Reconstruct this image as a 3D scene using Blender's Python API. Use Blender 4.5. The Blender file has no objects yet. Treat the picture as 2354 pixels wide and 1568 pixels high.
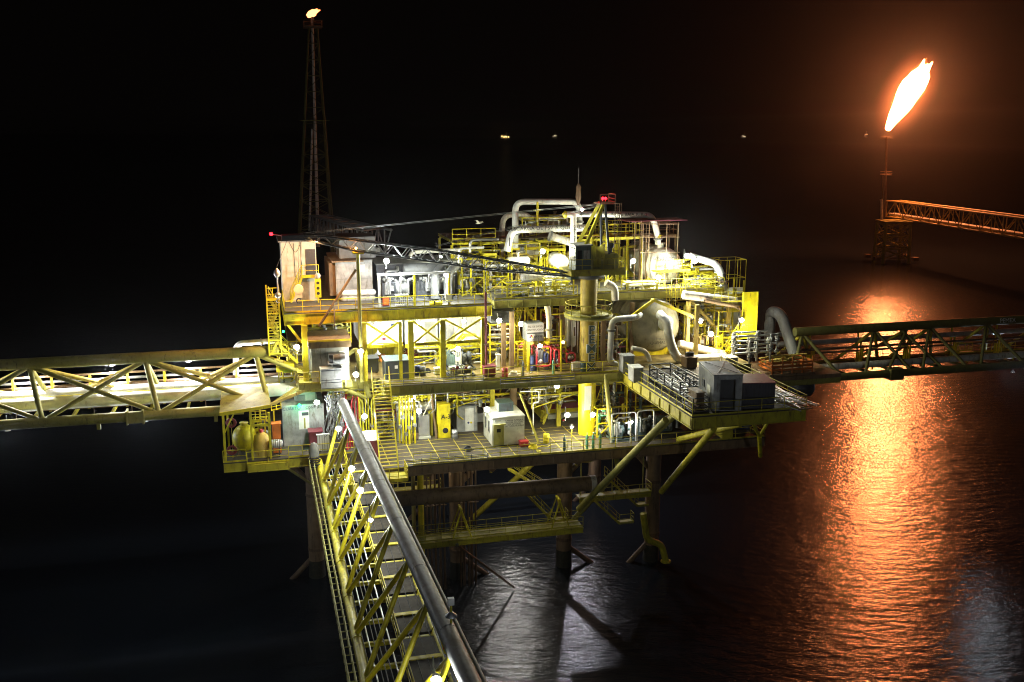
import bpy, math, random
from mathutils import Vector as V, Matrix
random.seed(7)
R = math.radians
C = bpy.context.scene.collection
# ---------------------------------------------------------------- camera model (pixels of a 2353 x 1568 picture)
PHI = R(14.5); FPX = 2288.0; TH = math.atan(482/FPX); CAMZ = 46.0
FW = V((math.sin(PHI)*math.cos(TH), math.cos(PHI)*math.cos(TH), -math.sin(TH)))
RT = V((math.cos(PHI), -math.sin(PHI), 0)); UP = RT.cross(FW)
CAM = V((0, 0, CAMZ))
def at(u, v, x=None, y=None, z=None):
    d = FW + RT*((u-1176.5)/FPX) - UP*((v-784)/FPX)
    t = x/d.x if x is not None else (y/d.y if y is not None else (z-CAMZ)/d.z)
    return CAM + d*t
def fr(u0, v0, u1, v1, z=None, y=None):
    """measured front face -> x0, y, z0, x1, z1 (y from the deck it stands on when z is given)"""
    um, vm = (u0+u1)/2, (v0+v1)/2
    if y is None: y = at(um, v1, z=z).y
    return at(u0, vm, y=y).x, y, (z if z is not None else at(um, v1, y=y).z), at(u1, vm, y=y).x, at(um, v0, y=y).z
# ---------------------------------------------------------------- mesh builder
class MB:
    def __init__(s): s.v = []; s.f = []; s.s = []
    def quad(s, pts, smooth=False):
        n = len(s.v); s.v += [tuple(p) for p in pts]; s.f.append(tuple(range(n, n+len(pts)))); s.s.append(smooth); return s
    def ob(s, c, a, b, d):
        c = V(c); n = len(s.v)
        for i in (-1, 1):
            for j in (-1, 1):
                for k in (-1, 1): s.v.append(tuple(c+a*i+b*j+d*k))
        for q in ((0,1,3,2),(4,6,7,5),(0,4,5,1),(2,3,7,6),(0,2,6,4),(1,5,7,3)):
            s.f.append(tuple(n+i for i in q)); s.s.append(False)
        return s
    def box(s, x0, y0, z0, x1, y1, z1):
        return s.ob(((x0+x1)/2, (y0+y1)/2, (z0+z1)/2), V((abs(x1-x0)/2,0,0)), V((0,abs(y1-y0)/2,0)), V((0,0,abs(z1-z0)/2)))
    def beam(s, p, q, w, h=None):
        p, q = V(p), V(q); d = q-p; L = d.length
        if L < 1e-6: return s
        d /= L; up = V((0,0,1)) if abs(d.z) < .95 else V((0,1,0))
        a = d.cross(up).normalized(); b = a.cross(d)
        return s.ob((p+q)/2, d*(L/2), a*(w/2), b*((h or w)/2))
    def ibeam(s, p, q, w, h):
        p, q = V(p), V(q); t = .06
        s.beam(p, q, t, h-2*t-.004)
        u = V((0,0,1))*(h/2-t/2)
        s.beam(p+u, q+u, w, t); s.beam(p-u, q-u, w, t); return s
    def ring(s, c, a, b, r, n):
        k = len(s.v); s.v += [tuple(c+a*(r*math.cos(2*math.pi*i/n))+b*(r*math.sin(2*math.pi*i/n))) for i in range(n)]; return k
    def lathe(s, o, d, prof, n=16, caps=True):
        """prof = [(distance along d, radius)]"""
        o, d = V(o), V(d).normalized(); up = V((0,0,1)) if abs(d.z) < .95 else V((0,1,0))
        a = d.cross(up).normalized(); b = d.cross(a); prev = None
        for t, r in prof:
            k = s.ring(o+d*t, a, b, max(r, .0005), n)
            if prev is not None:
                for i in range(n):
                    j = (i+1) % n; s.f.append((prev+i, prev+j, k+j, k+i)); s.s.append(True)
            prev = k
        if caps:
            for t, r in (prof[0], prof[-1]):
                if r > .002:
                    k = s.ring(o+d*t, a, b, r, n); s.f.append(tuple(range(k, k+n))); s.s.append(False)
        return s
    def tube(s, p, q, r, r2=None, n=8):
        p, q = V(p), V(q)
        if (q-p).length < 1e-5: return s
        return s.lathe(p, q-p, [(0, r), ((q-p).length, r if r2 is None else r2)], n)
    def flange(s, p, d, r, w=.08):
        return s.lathe(V(p)-V(d).normalized()*w/2, d, [(0, r), (w, r)], 14)
    def path(s, pts, r, bend=None, n=12, caps=True):
        pts = [V(p) for p in pts]; bend = bend or r*2.6; out = [pts[0]]
        for i in range(1, len(pts)-1):
            p, a, b = pts[i], pts[i-1]-pts[i], pts[i+1]-pts[i]
            la, lb = a.length, b.length; a, b = a/la, b/lb
            e = min(bend, la*.49, lb*.49); ang = a.angle(b)
            if ang > math.pi-.05: out.append(p); continue
            for k in range(7):
                t = k/6; out.append((p+a*e)*(1-t)**2 + p*2*t*(1-t) + (p+b*e)*t*t)
        out.append(pts[-1])
        d = (out[1]-out[0]).normalized(); up = V((0,0,1)) if abs(d.z) < .95 else V((0,1,0))
        a = d.cross(up).normalized(); prev = None; ends = []
        for i, p in enumerate(out):
            d = ((out[i+1] if i+1 < len(out) else p)-(out[i-1] if i else p)).normalized()
            a = (a-d*a.dot(d)).normalized(); b = d.cross(a)
            k = s.ring(p, a, b, r, n)
            if prev is not None:
                for m in range(n):
                    j = (m+1) % n; s.f.append((prev+m, prev+j, k+j, k+m)); s.s.append(True)
            prev = k
            if i in (0, len(out)-1): ends.append((p, a.copy(), b.copy()))
        if caps:
            for p, a, b in ends:
                k = s.ring(p, a, b, r, n); s.f.append(tuple(range(k, k+n))); s.s.append(False)
        return s
    def ball(s, c, rx, ry=None, rz=None, n=14, m=9):
        ry = ry or rx; rz = rz or rx; c = V(c); rows = []
        for i in range(m+1):
            th = math.pi*i/m; k = len(s.v); rows.append(k)
            for j in range(n):
                ph = 2*math.pi*j/n
                s.v.append((c.x+rx*math.sin(th)*math.cos(ph)+1e-5*j, c.y+ry*math.sin(th)*math.sin(ph), c.z+rz*math.cos(th)))
        for i in range(m):
            for j in range(n):
                jj = (j+1) % n; s.f.append((rows[i]+j, rows[i+1]+j, rows[i+1]+jj, rows[i]+jj)); s.s.append(True)
        return s
    def torus(s, c, d, Rr, r, n=20, m=6, arc=1.0, start=0):
        d = V(d).normalized(); up = V((0,0,1)) if abs(d.z) < .95 else V((0,1,0))
        a = d.cross(up).normalized(); b = a.cross(d); c = V(c)
        pts = [c+a*(Rr*math.cos(2*math.pi*(start+arc*i/n)))+b*(Rr*math.sin(2*math.pi*(start+arc*i/n))) for i in range(n+1)]
        return s.path(pts, r, bend=.001, n=m, caps=arc < 1) if arc < 1 else s._closed(pts[:-1], r, m, d)
    def _closed(s, pts, r, m, d):
        N = len(pts); ks = []
        for i, p in enumerate(pts):
            t = (pts[(i+1) % N]-pts[i-1]).normalized(); o = t.cross(d).normalized(); ks.append(s.ring(p, o, d, r, m))
        for i in range(N):
            k, l = ks[i], ks[(i+1) % N]
            for j in range(m):
                jj = (j+1) % m; s.f.append((k+j, k+jj, l+jj, l+j)); s.s.append(True)
        return s
    def rail(s, pts, h=1.1, gap=1.6, r=.032, toe=True, mids=(.5,), closed=False):
        pts = [V(p) for p in pts]
        if closed: pts.append(pts[0])
        U = V((0,0,1))
        for p, q in zip(pts, pts[1:]):
            L = (q-p).length; k = max(1, round(L/gap))
            for i in range(k+1):
                b = p.lerp(q, i/k); s.tube(b, b+U*h, r, n=5)
            s.tube(p+U*h, q+U*h, r*1.15, n=5)
            for m in mids: s.tube(p+U*h*m, q+U*h*m, r*.9, n=5)
            if toe: s.beam(p+U*.08, q+U*.08, .015, .15)
        return s
    def ladder(s, p, q, side, w=.5, step=.3, r=.025, rung=.016):
        p, q, side = V(p), V(q), V(side).normalized()*w/2
        s.tube(p-side, q-side, r, n=5); s.tube(p+side, q+side, r, n=5)
        k = int((q-p).length/step)
        for i in range(1, k): c = p.lerp(q, i/k); s.tube(c-side, c+side, rung, n=4)
        return s
    def cage(s, p, q, out, r=.38):
        p, q, out = V(p), V(q), V(out).normalized(); d = (q-p).normalized(); k = max(2, int((q-p).length/.9)); side = d.cross(out)
        arcs = [[p.lerp(q, i/k)+out*(.05+r*math.sin(math.pi*j/6)*1.7)+side*(r*math.cos(math.pi*j/6)) for j in range(7)] for i in range(k+1)]
        for a in arcs:
            for x, y in zip(a, a[1:]): s.beam(x, y, .02, .05)
        for j in (1, 2, 3, 4, 5): s.beam(arcs[0][j], arcs[-1][j], .03, .015)
        return s
    def stair(s, p, q, side, w=.9, step=.25, rails=True):
        p, q = V(p), V(q); side = V(side).normalized()*w/2; U = V((0,0,1))
        s.beam(p-side, q-side, .04, .22); s.beam(p+side, q+side, .04, .22)
        k = max(3, int(abs(q.z-p.z)/step)); h = V((q.x-p.x, q.y-p.y, 0)); h = h.normalized() if h.length > .01 else side.cross(U).normalized()
        for i in range(1, k): s.ob(p.lerp(q, i/k), side*.96, h*.12, U*.018)
        if rails:
            for e in (-side, side):
                for f in (1.0, .55): s.tube(p+e+U*f, q+e+U*f, .026, n=5)
                m = max(2, int((q-p).length/1.4))
                for i in range(m+1): b = p.lerp(q, i/m)+e; s.tube(b, b+U, .024, n=5)
        return s
    def lattice(s, p, q, w, h, n, rc, rb, up=(0,0,1), chord=True):
        """four-chord box truss from p to q"""
        p, q = V(p), V(q); d = (q-p).normalized(); a = d.cross(V(up)).normalized(); b = a.cross(d)
        cs = [a*(i*w/2)+b*(j*h/2) for i, j in ((-1,-1),(1,-1),(1,1),(-1,1))]
        if chord:
            for c in cs: s.tube(p+c, q+c, rc, n=6)
        for i in range(n):
            A, B = p.lerp(q, i/n), p.lerp(q, (i+1)/n)
            for k in range(4):
                c, e = cs[k], cs[(k+1) % 4]
                if i % 2: c, e = e, c
                s.tube(A+c, B+e, rb, n=5)
                s.tube(A+cs[k], A+cs[(k+1) % 4], rb*.9, n=5)
        return s
    def build(s, name, mat, parent=None, loc=None):
        me = bpy.data.meshes.new(name); off = V(loc) if loc is not None else V((0,0,0))
        if loc is not None: s.v = [(x-off.x, y-off.y, z-off.z) for x, y, z in s.v]
        me.from_pydata(s.v, [], s.f); me.polygons.foreach_set('use_smooth', s.s)
        import bmesh
        bm = bmesh.new(); bm.from_mesh(me); bmesh.ops.recalc_face_normals(bm, faces=bm.faces); bm.to_mesh(me); bm.free()
        me.materials.append(mat); o = bpy.data.objects.new(name, me); C.objects.link(o)
        if parent is not None: attach(o, parent)
        elif loc is not None: o.location = off
        return o
WORLD = {}
def wloc(o): return WORLD.get(o.name, V((0,0,0)))
def attach(o, parent):
    """children are built in world coordinates; their own frame is moved under the parent's base point"""
    o.parent = parent; o.matrix_parent_inverse = Matrix.Translation(-wloc(parent))
def tag(o, label, cat, group=None, kind=None):
    o['label'] = label; o['category'] = cat
    if group: o['group'] = group
    if kind: o['kind'] = kind
    return o
def T(name, label, cat, loc=(0,0,0), group=None):
    o = bpy.data.objects.new(name, None); C.objects.link(o); o.location = loc; o.empty_display_size = .3
    WORLD[o.name] = V(loc); return tag(o, label, cat, group)
def structure(o): o['kind'] = 'structure'; return o
def copy_tree(src, loc, label):
    """copy a thing with its parts and sub-parts"""
    c = src.copy(); C.objects.link(c); c.location = loc; c['label'] = label; WORLD[c.name] = V(loc)
    def kids(a, b):
        for ch in list(a.children):
            k = ch.copy(); C.objects.link(k); k.parent = b; kids(ch, k)
    kids(src, c); return c
# ---------------------------------------------------------------- materials
def mat(name, col, rough=.5, metal=0., var=.25, rust=.12, scale=1.3, dirt=(.05,.035,.02), bump=0., emit=None, streak=True):
    m = bpy.data.materials.new(name); m.use_nodes = True; nt = m.node_tree; b = nt.nodes['Principled BSDF']
    N = nt.nodes.new; L = nt.links.new
    b.inputs['Roughness'].default_value = rough; b.inputs['Metallic'].default_value = metal
    b.inputs['Base Color'].default_value = (*col, 1)
    if emit:
        b.inputs['Emission Color'].default_value = (*emit[0], 1); b.inputs['Emission Strength'].default_value = emit[1]; m.cycles.emission_sampling = 'NONE'; return m
    g = N('ShaderNodeNewGeometry'); n1 = N('ShaderNodeTexNoise'); n1.inputs['Scale'].default_value = scale; n1.inputs['Detail'].default_value = 5
    mp = N('ShaderNodeVectorMath'); mp.operation = 'MULTIPLY'; mp.inputs[1].default_value = (1.6, 1.6, .35 if streak else 1.6)
    L(g.outputs['Position'], n1.inputs['Vector']); L(g.outputs['Position'], mp.inputs[0])
    n2 = N('ShaderNodeTexNoise'); n2.inputs['Scale'].default_value = scale*1.6; n2.inputs['Detail'].default_value = 8; n2.inputs['Roughness'].default_value = .7
    L(mp.outputs[0], n2.inputs['Vector'])
    r1 = N('ShaderNodeMapRange'); r1.inputs[1].default_value = .3; r1.inputs[2].default_value = .7; r1.inputs[3].default_value = 1-var; r1.inputs[4].default_value = 1+var*.3
    L(n1.outputs[0], r1.inputs[0])
    mu = N('ShaderNodeMix'); mu.data_type = 'RGBA'; mu.blend_type = 'MULTIPLY'; mu.inputs[0].default_value = 1; mu.inputs[6].default_value = (*col, 1)
    cb = N('ShaderNodeCombineColor'); [L(r1.outputs[0], cb.inputs[i]) for i in range(3)]; L(cb.outputs[0], mu.inputs[7])
    r2 = N('ShaderNodeMapRange'); r2.inputs[1].default_value = .62-rust*.5; r2.inputs[2].default_value = .74-rust*.3; r2.inputs[3].default_value = 0; r2.inputs[4].default_value = .85
    L(n2.outputs[0], r2.inputs[0])
    mx = N('ShaderNodeMix'); mx.data_type = 'RGBA'; L(r2.outputs[0], mx.inputs[0]); L(mu.outputs[2], mx.inputs[6]); mx.inputs[7].default_value = (*dirt, 1)
    L(mx.outputs[2], b.inputs['Base Color'])
    rr = N('ShaderNodeMapRange'); rr.inputs[3].default_value = max(.05, rough-.1); rr.inputs[4].default_value = min(1, rough+.25); L(n2.outputs[0], rr.inputs[0]); L(rr.outputs[0], b.inputs['Roughness'])
    if bump:
        bp = N('ShaderNodeBump'); bp.inputs['Strength'].default_value = bump; bp.inputs['Distance'].default_value = .03; L(n2.outputs[0], bp.inputs['Height']); L(bp.outputs[0], b.inputs['Normal'])
    return m
RUST = (.13,.05,.018)
YEL = mat('yellow_paint', (.62,.54,.012), .42, var=.4, rust=.15, dirt=(.11,.06,.012))
YELD = mat('worn_yellow_paint', (.44,.385,.022), .55, rust=.2, dirt=(.1,.055,.015))
YELO = mat('safety_yellow_paint', (.72,.6,.012), .38, var=.35, rust=.09, dirt=RUST)
OLV = mat('weathered_olive_paint', (.3,.28,.06), .6, rust=.16, dirt=(.07,.05,.02))
BEIGE = mat('aged_ochre_paint', (.5,.38,.08), .5, rust=.14, dirt=RUST)
WHT = mat('white_paint', (.74,.74,.7), .4, rust=.06, dirt=(.25,.18,.1))
WHTR = mat('rust_stained_white_paint', (.66,.63,.55), .5, rust=.2, dirt=(.2,.11,.05))
CREAM = mat('cream_paint', (.6,.6,.5), .5, rust=.07, dirt=(.25,.2,.1))
GRY = mat('light_grey_paint', (.36,.37,.37), .45, var=.45, rust=.16, dirt=(.11,.08,.05))
MGR = mat('mid_grey_paint', (.2,.21,.21), .5, rust=.12, dirt=(.06,.045,.03))
DRK = mat('dark_machine_paint', (.05,.055,.065), .45, rust=.1, dirt=(.03,.02,.012))
BLU = mat('dark_blue_paint', (.03,.05,.16), .4, rust=.08)
TEAL = mat('grey_green_paint', (.07,.11,.11), .5, rust=.14)
RED = mat('red_paint', (.42,.025,.035), .4, rust=.06)
MAR = mat('maroon_paint', (.2,.03,.05), .5, rust=.1)
BRN = mat('rusty_steel', (.14,.09,.05), .65, .1, rust=.3, dirt=(.07,.03,.015))
BROWN = mat('brown_painted_steel', (.2,.13,.07), .6, rust=.2, dirt=(.05,.03,.015))
STL = mat('galvanised_steel', (.5,.51,.52), .35, .8, rust=.06)
LAG = mat('silver_lagging', (.62,.63,.64), .3, .75, rust=.06, dirt=(.3,.27,.22))
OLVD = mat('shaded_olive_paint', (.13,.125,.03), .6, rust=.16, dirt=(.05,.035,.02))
NAVY = mat('navy_grey_paint', (.05,.052,.068), .5, rust=.14, dirt=(.05,.03,.02))
TANB = mat('dull_beige_paint', (.27,.255,.17), .5, var=.4, rust=.14, dirt=(.1,.07,.03))
OCHR = mat('dull_ochre_paint', (.42,.31,.035), .5, var=.35, rust=.15, dirt=RUST)
GROW = mat('marine_growth', (.018,.02,.012), .85, var=.5, rust=.3, bump=.8, streak=False)
TUBE = mat('dark_grey_tube_paint', (.12,.122,.125), .45, var=.4, rust=.14, dirt=(.06,.04,.025))
BLK = mat('black_rubber', (.012,.012,.013), .6, rust=0)
GLS = mat('dark_glass', (.02,.025,.03), .08, rust=0, var=.1)
DECK = mat('deck_plate_paint', (.075,.062,.045), .7, var=.5, rust=.25, scale=.7, dirt=(.05,.035,.02), bump=.3, streak=False)
DECKY = mat('ochre_deck_coating', (.22,.165,.045), .65, var=.5, rust=.22, scale=.6, dirt=(.08,.05,.02), bump=.3, streak=False)
DECKG = mat('pale_deck_coating', (.13,.125,.1), .6, var=.4, rust=.2, scale=.6, dirt=(.08,.06,.04), bump=.2, streak=False)
DECKB = mat('brown_walkway_plate', (.045,.036,.026), .75, var=.5, rust=.25, dirt=(.03,.02,.012), bump=.2, streak=False)
PAINT = mat('yellow_line_paint', (.55,.45,.03), .6, var=.4, rust=.22, dirt=(.12,.1,.07), streak=False)
INK = mat('black_stencil_paint', (.012,.012,.014), .6, var=.1, rust=.05, dirt=(.1,.1,.1))
INKW = mat('white_stencil_paint', (.75,.75,.72), .6, var=.1, rust=.05)
SIGNW = mat('white_sign_board', (.78,.78,.8), .5, var=.08, rust=.03)
ORNG = mat('orange_plastic', (.6,.16,.02), .5, rust=.05)
GRN = mat('green_bottle_paint', (.08,.3,.2), .35, rust=.04)
LWHT = mat('lamp_glass_white', (1,1,1), emit=((1,.97,.9), 60))
LGRN = mat('lamp_glass_green', (0,1,.4), emit=((.02,1,.35), 14))
LRED = mat('lamp_glass_red', (1,0,0), emit=((1,.005,.01), 26))
LORG = mat('lamp_glass_amber', (1,.4,.1), emit=((1,.42,.1), 40))
LAMPAMB = mat('lamp_glass_ship', (1,.7,.3), emit=((1,.62,.22), 5))
LAMPFNT = mat('lamp_glass_far', (1,.8,.5), emit=((1,.8,.5), 1.2))
LAMPDIM = mat('lamp_glass_faint', (1,.8,.5), emit=((1,.75,.4), 4))
# ---------------------------------------------------------------- lettering
def text(s, size, m, parent, o, right=(1,0,0), up=(0,0,1), align='CENTER', name='lettering', cyl=None, bold=.0, xs=1.0, spacing=1.0):
    cu = bpy.data.curves.new('t', 'FONT'); cu.body = s; cu.size = size; cu.align_x = align; cu.align_y = 'CENTER'; cu.offset = bold; cu.space_character = spacing
    t = bpy.data.objects.new('t', cu); C.objects.link(t); bpy.context.view_layer.update()
    me = bpy.data.meshes.new_from_object(t.evaluated_get(bpy.context.evaluated_depsgraph_get())); bpy.data.objects.remove(t); bpy.data.curves.remove(cu)
    import bmesh
    bm = bmesh.new(); bm.from_mesh(me)
    if cyl: bmesh.ops.triangulate(bm, faces=bm.faces); bmesh.ops.subdivide_edges(bm, edges=[e for e in bm.edges if e.calc_length() > .15], cuts=2, use_grid_fill=True)
    o, right, up = V(o), V(right).normalized(), V(up).normalized(); nrm = right.cross(up)
    for v in bm.verts:
        a, b = v.co.x*xs, v.co.y
        if not cyl: v.co = o+right*a+up*b
        elif cyl[0] == 'h': th = b/cyl[1]+cyl[2]; v.co = o+right*a+(nrm*math.cos(th)+up*math.sin(th))*cyl[1]
        else: th = a/cyl[1]+cyl[2]; v.co = o+up*b+(nrm*math.cos(th)+right*math.sin(th))*cyl[1]
    bm.to_mesh(me); bm.free(); me.materials.clear(); me.materials.append(m); me.name = name
    ob = bpy.data.objects.new(name, me); C.objects.link(ob)
    if parent is not None: attach(ob, parent)
    return ob
# ---------------------------------------------------------------- lamps
def light(parent, loc, power, col=(1,.97,.9), r=.15, spot=None, aim=None):
    l = bpy.data.lights.new('lamp_light', 'SPOT' if spot else 'POINT'); l.energy = power*GAIN; l.color = col; l.shadow_soft_size = r
    o = bpy.data.objects.new('lamp_light', l); C.objects.link(o)
    if spot:
        l.spot_size = R(spot); l.spot_blend = .5; o.rotation_mode = 'QUATERNION'; o.rotation_quaternion = (V(aim)-V(loc)).to_track_quat('-Z', 'Y')
    o.location = loc
    if parent is not None: attach(o, parent)
    return o
LAMPS = 0; GAIN = 4.0; HAZE = .00005
def flood(u, v, y, label, power=300, r=.16, pole=0, up=0, back=.5, col=(1,.97,.9), group='floodlights burning on the platform', lens=None):
    """a floodlight: bracket, housing, glowing glass; it faces the viewer's side and down"""
    p = at(u, v, y=y); t = T('floodlight', label, 'floodlight', p, group)
    d = V((-.15,-1,-.35)).normalized()
    MB().lathe(p-d*.3, d, [(0, r*.5), (.08, r*.9), (.26, r*1.25), (.3, r*1.25)], 12).build('housing', MGR, t)
    MB().lathe(p+d*.0, d, [(0, r*1.2), (r*.5, r*1.0), (r*.85, .01)], 14, caps=False).build('lamp_glass', lens or LWHT, t)
    m = MB()
    if pole: m.tube(p-d*.3, p-d*.3-V((0,0,pole)), .035, n=6)
    elif up: m.tube(p-d*.25, p-d*.25+V((0,0,up)), .03, n=6)
    else: m.tube(p-d*.28, p-d*.28+V((0,back,0)), .035, n=6); m.tube(p-d*.28+V((0,back,-.9)), p-d*.28+V((0,back,.5)), .04, n=6)
    m.box(p.x-r*1.3, p.y+.02, p.z-.03, p.x+r*1.3, p.y+.06, p.z+.03)
    m.build('bracket', MGR, t)
    light(t, p+d*(r*.9+.12), power, col, .14)
    return t
# ---------------------------------------------------------------- sea and sky
def sea():
    m = bpy.data.materials.new('night_sea_water'); m.use_nodes = True; nt = m.node_tree; b = nt.nodes['Principled BSDF']; N = nt.nodes.new; L = nt.links.new
    b.inputs['Base Color'].default_value = (.006,.008,.011,1); b.inputs['Roughness'].default_value = .2; b.inputs['IOR'].default_value = 1.33
    g = N('ShaderNodeNewGeometry'); h = None; ro = N('ShaderNodeVectorRotate'); ro.rotation_type = 'Z_AXIS'; ro.inputs['Angle'].default_value = R(18); L(g.outputs['Position'], ro.inputs['Vector'])
    for sc, st, w, dt in ((.12, (.6,1,1), .13, 2), (1.05, (.42,1,1), .115, 3), (4.4, (.42,1,1), .047, 6), (.02, (1,1,1), 0, 2)):
        mp = N('ShaderNodeVectorMath'); mp.operation = 'MULTIPLY'; mp.inputs[1].default_value = st; L(ro.outputs[0], mp.inputs[0])
        n = N('ShaderNodeTexNoise'); n.inputs['Scale'].default_value = sc; n.inputs['Detail'].default_value = dt; L(mp.outputs[0], n.inputs['Vector'])
        if not w:                                                   # wind patches: calmer and rougher water
            q = N('ShaderNodeMapRange'); q.inputs[1].default_value = .35; q.inputs[2].default_value = .65; q.inputs[3].default_value = .65; q.inputs[4].default_value = 1.15; L(n.outputs[0], q.inputs[0]); a = N('ShaderNodeMath'); a.operation = 'MULTIPLY'; L(h.outputs[0], a.inputs[0]); L(q.outputs[0], a.inputs[1]); h = a; continue
        k = N('ShaderNodeMath'); k.operation = 'MULTIPLY'; k.inputs[1].default_value = w; L(n.outputs[0], k.inputs[0])
        if h is None: h = k
        else:
            a = N('ShaderNodeMath'); a.operation = 'ADD'; L(h.outputs[0], a.inputs[0]); L(k.outputs[0], a.inputs[1]); h = a
    bp = N('ShaderNodeBump'); bp.inputs['Strength'].default_value = 1; bp.inputs['Distance'].default_value = 1.15; L(h.outputs[0], bp.inputs['Height']); L(bp.outputs[0], b.inputs['Normal'])
    s = 9000
    return structure(MB().quad([(-s,-s,0),(s,-s,0),(s,s+9000,0),(-s,s+9000,0)]).build('sea', m))
sea()
w = bpy.data.worlds.new('World'); bpy.context.scene.world = w; w.use_nodes = True
nt = w.node_tree; bg = nt.nodes['Background']
sk = nt.nodes.new('ShaderNodeTexSky'); sk.sky_type = 'NISHITA'; sk.sun_disc = False; sk.sun_elevation = R(-9); sk.sun_rotation = R(60)
mx = nt.nodes.new('ShaderNodeMix'); mx.data_type = 'RGBA'; mx.blend_type = 'ADD'; mx.inputs[0].default_value = 1
nt.links.new(sk.outputs[0], mx.inputs[6]); mx.inputs[7].default_value = (.052,.04,.036,1); nt.links.new(mx.outputs[2], bg.inputs[0]); bg.inputs[1].default_value = .02
# ---------------------------------------------------------------- decks
def grid_lines(m, x0, y0, x1, y1, z, dx, dy, w=.09):
    x = x0
    while x <= x1: m.box(x-w/2, y0, z+.004, x+w/2, y1, z+.006); x += dx
    y = y0
    while y <= y1: m.box(x0, y-w/2, z+.008, x1, y+w/2, z+.010); y += dy
    return m
def girders(m, x0, y0, x1, y1, z, h=.85, step=4.2):
    """edge beams and cross beams hung under a deck plate whose top is z"""
    for y in (y0+.15, y1-.15): m.ibeam((x0,y,z-.1-h/2), (x1,y,z-.1-h/2), .3, h)
    y = y0+step
    while y < y1-1: m.ibeam((x0+.3,y,z-.1-h/2), (x1-.3,y,z-.1-h/2), .25, h*.8); y += step
    x = x0+.15
    while x < x1: m.ibeam((x,y0+.35,z-.12-h/2), (x,y1-.35,z-.12-h/2), .3, h*.92); x += step
    k = int((x1-x0)/1.4)
    for i in range(k+1): x = x0+.05+(x1-x0-.1)*i/k; m.box(x-.02, y0+.02, z-.08-h, x+.02, y0+.13, z-.13)
    return m
ZL, ZM, ZU = 17.0, 23.5, 30.0
# lower deck
lo = T('platform_deck', 'lowest broad steel deck carrying the white cabin, with grey plating and yellow painted lines', 'deck', (25,100,ZL))
MB().box(9.9,83.5,ZL-.1,47,122,ZL).box(-.5,88.4,ZL-.1,9.88,122,ZL).build('plating', DECK, lo)
girders(girders(MB(), 9.9,83.5,47,122,ZL), -.5,88.4,9.6,122,ZL).build('girder_frame', BROWN, lo)
grid_lines(MB(), 10.6,84.2,30,92,ZL,2.3,1.05).build('deck_marking', PAINT, lo)
MB().rail([(12.6,83.6,ZL),(31.6,83.6,ZL)]).build('railing', YEL, lo)
MB().rail([(31.6,83.6,ZL),(46.9,83.6,ZL),(46.9,96,ZL)]).build('railing', YELD, lo)
MB().rail([(4.2,88.5,ZL),(9.7,88.5,ZL)]).build('railing', YEL, lo)
for x in (15.6, 21.8, 28.6): MB().beam((x,92,ZL), (x,92,ZM-1), .42).build('column', YELD, lo)
for x in (24.2, 38.5, 45.8): MB().tube((x,93,ZL), (x,93,ZM-1), .38, n=14).build('column', BROWN, lo)
for x in (6, 15, 24, 33, 45): MB().tube((x,110,ZL), (x,110,ZM-1), .4, n=12).build('column', YELD, lo)
# middle deck
mi = T('platform_deck', 'middle steel deck of the platform with ochre coating, long railing and yellow columns', 'deck', (25,100,ZM))
MB().box(10.6,87,ZM-.1,47,122,ZM).box(3,90.3,ZM-.1,10.58,122,ZM).build('plating', DECKY, mi)
girders(girders(MB(), 10.6,87,47,122,ZM), 3,90.3,10.3,122,ZM).build('girder_frame', OLV, mi)
MB().rail([(10.7,87.1,ZM),(33,87.1,ZM)]).build('railing', YEL, mi)
MB().rail([(3.1,90.4,ZM),(6.4,90.4,ZM)]).rail([(3.1,90.4,ZM),(3.1,99,ZM)]).build('railing', YELD, mi)
MB().rail([(46.9,90,ZM),(46.9,104,ZM)]).build('railing', YEL, mi)
for u in (703, 838, 921, 945, 1018, 1112):
    p = at(u, 850, y=89.6 if u < 900 else 89.2); MB().beam((p.x,p.y,ZM+.002), (p.x,p.y,ZU-1.05), .5 if u != 921 else .3).build('column', YEL, mi)
zb = at(1000, 789, y=89.4).z
x = [at(u, 760, y=89.4).x for u in (838, 921, 945, 1018, 1112)]
MB().ibeam((x[0]+.3,89.45,zb), (x[1]-.2,89.45,zb), .2, .3).ibeam((x[2]+.3,89.45,zb), (x[3]-.3,89.45,zb), .2, .3).ibeam((x[3]+.3,89.45,zb), (x[4]-.3,89.45,zb), .2, .3).build('beam', YEL, mi)
zt = ZU-1.1
for a, b in ((0,1),(2,3),(3,4)):
    MB().tube((x[a]+.2,89.3,zb+.1), (x[b]-.2,89.3,zt), .1).build('brace', YEL, mi); MB().tube((x[a]+.2,89.55,zt), (x[b]-.2,89.55,zb+.1), .1).build('brace', YEL, mi)
p, q = at(655,738,y=90.6), at(703,800,y=90.6); MB().beam(p, q, .22).build('brace', YELO, mi)
for u, y in ((1157,92), (1176,91), (1290,95), (1385,92), (1450,93)):
    p = at(u, 800, y=y); MB().beam((p.x,y,ZM+.002), (p.x,y,ZU-.9), .4).build('column', BROWN, mi)
for u, y in ((1580,92), (1672,94), (1600,90)):
    p = at(u, 760, y=y); MB().beam((p.x,y,ZM+.002), (p.x,y,ZU-.9), .36).build('column', BEIGE, mi)
for x_ in (6, 15, 24, 33, 45): MB().tube((x_,110,ZM), (x_,110,ZU-1), .4, n=12).build('column', YEL, mi)
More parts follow.
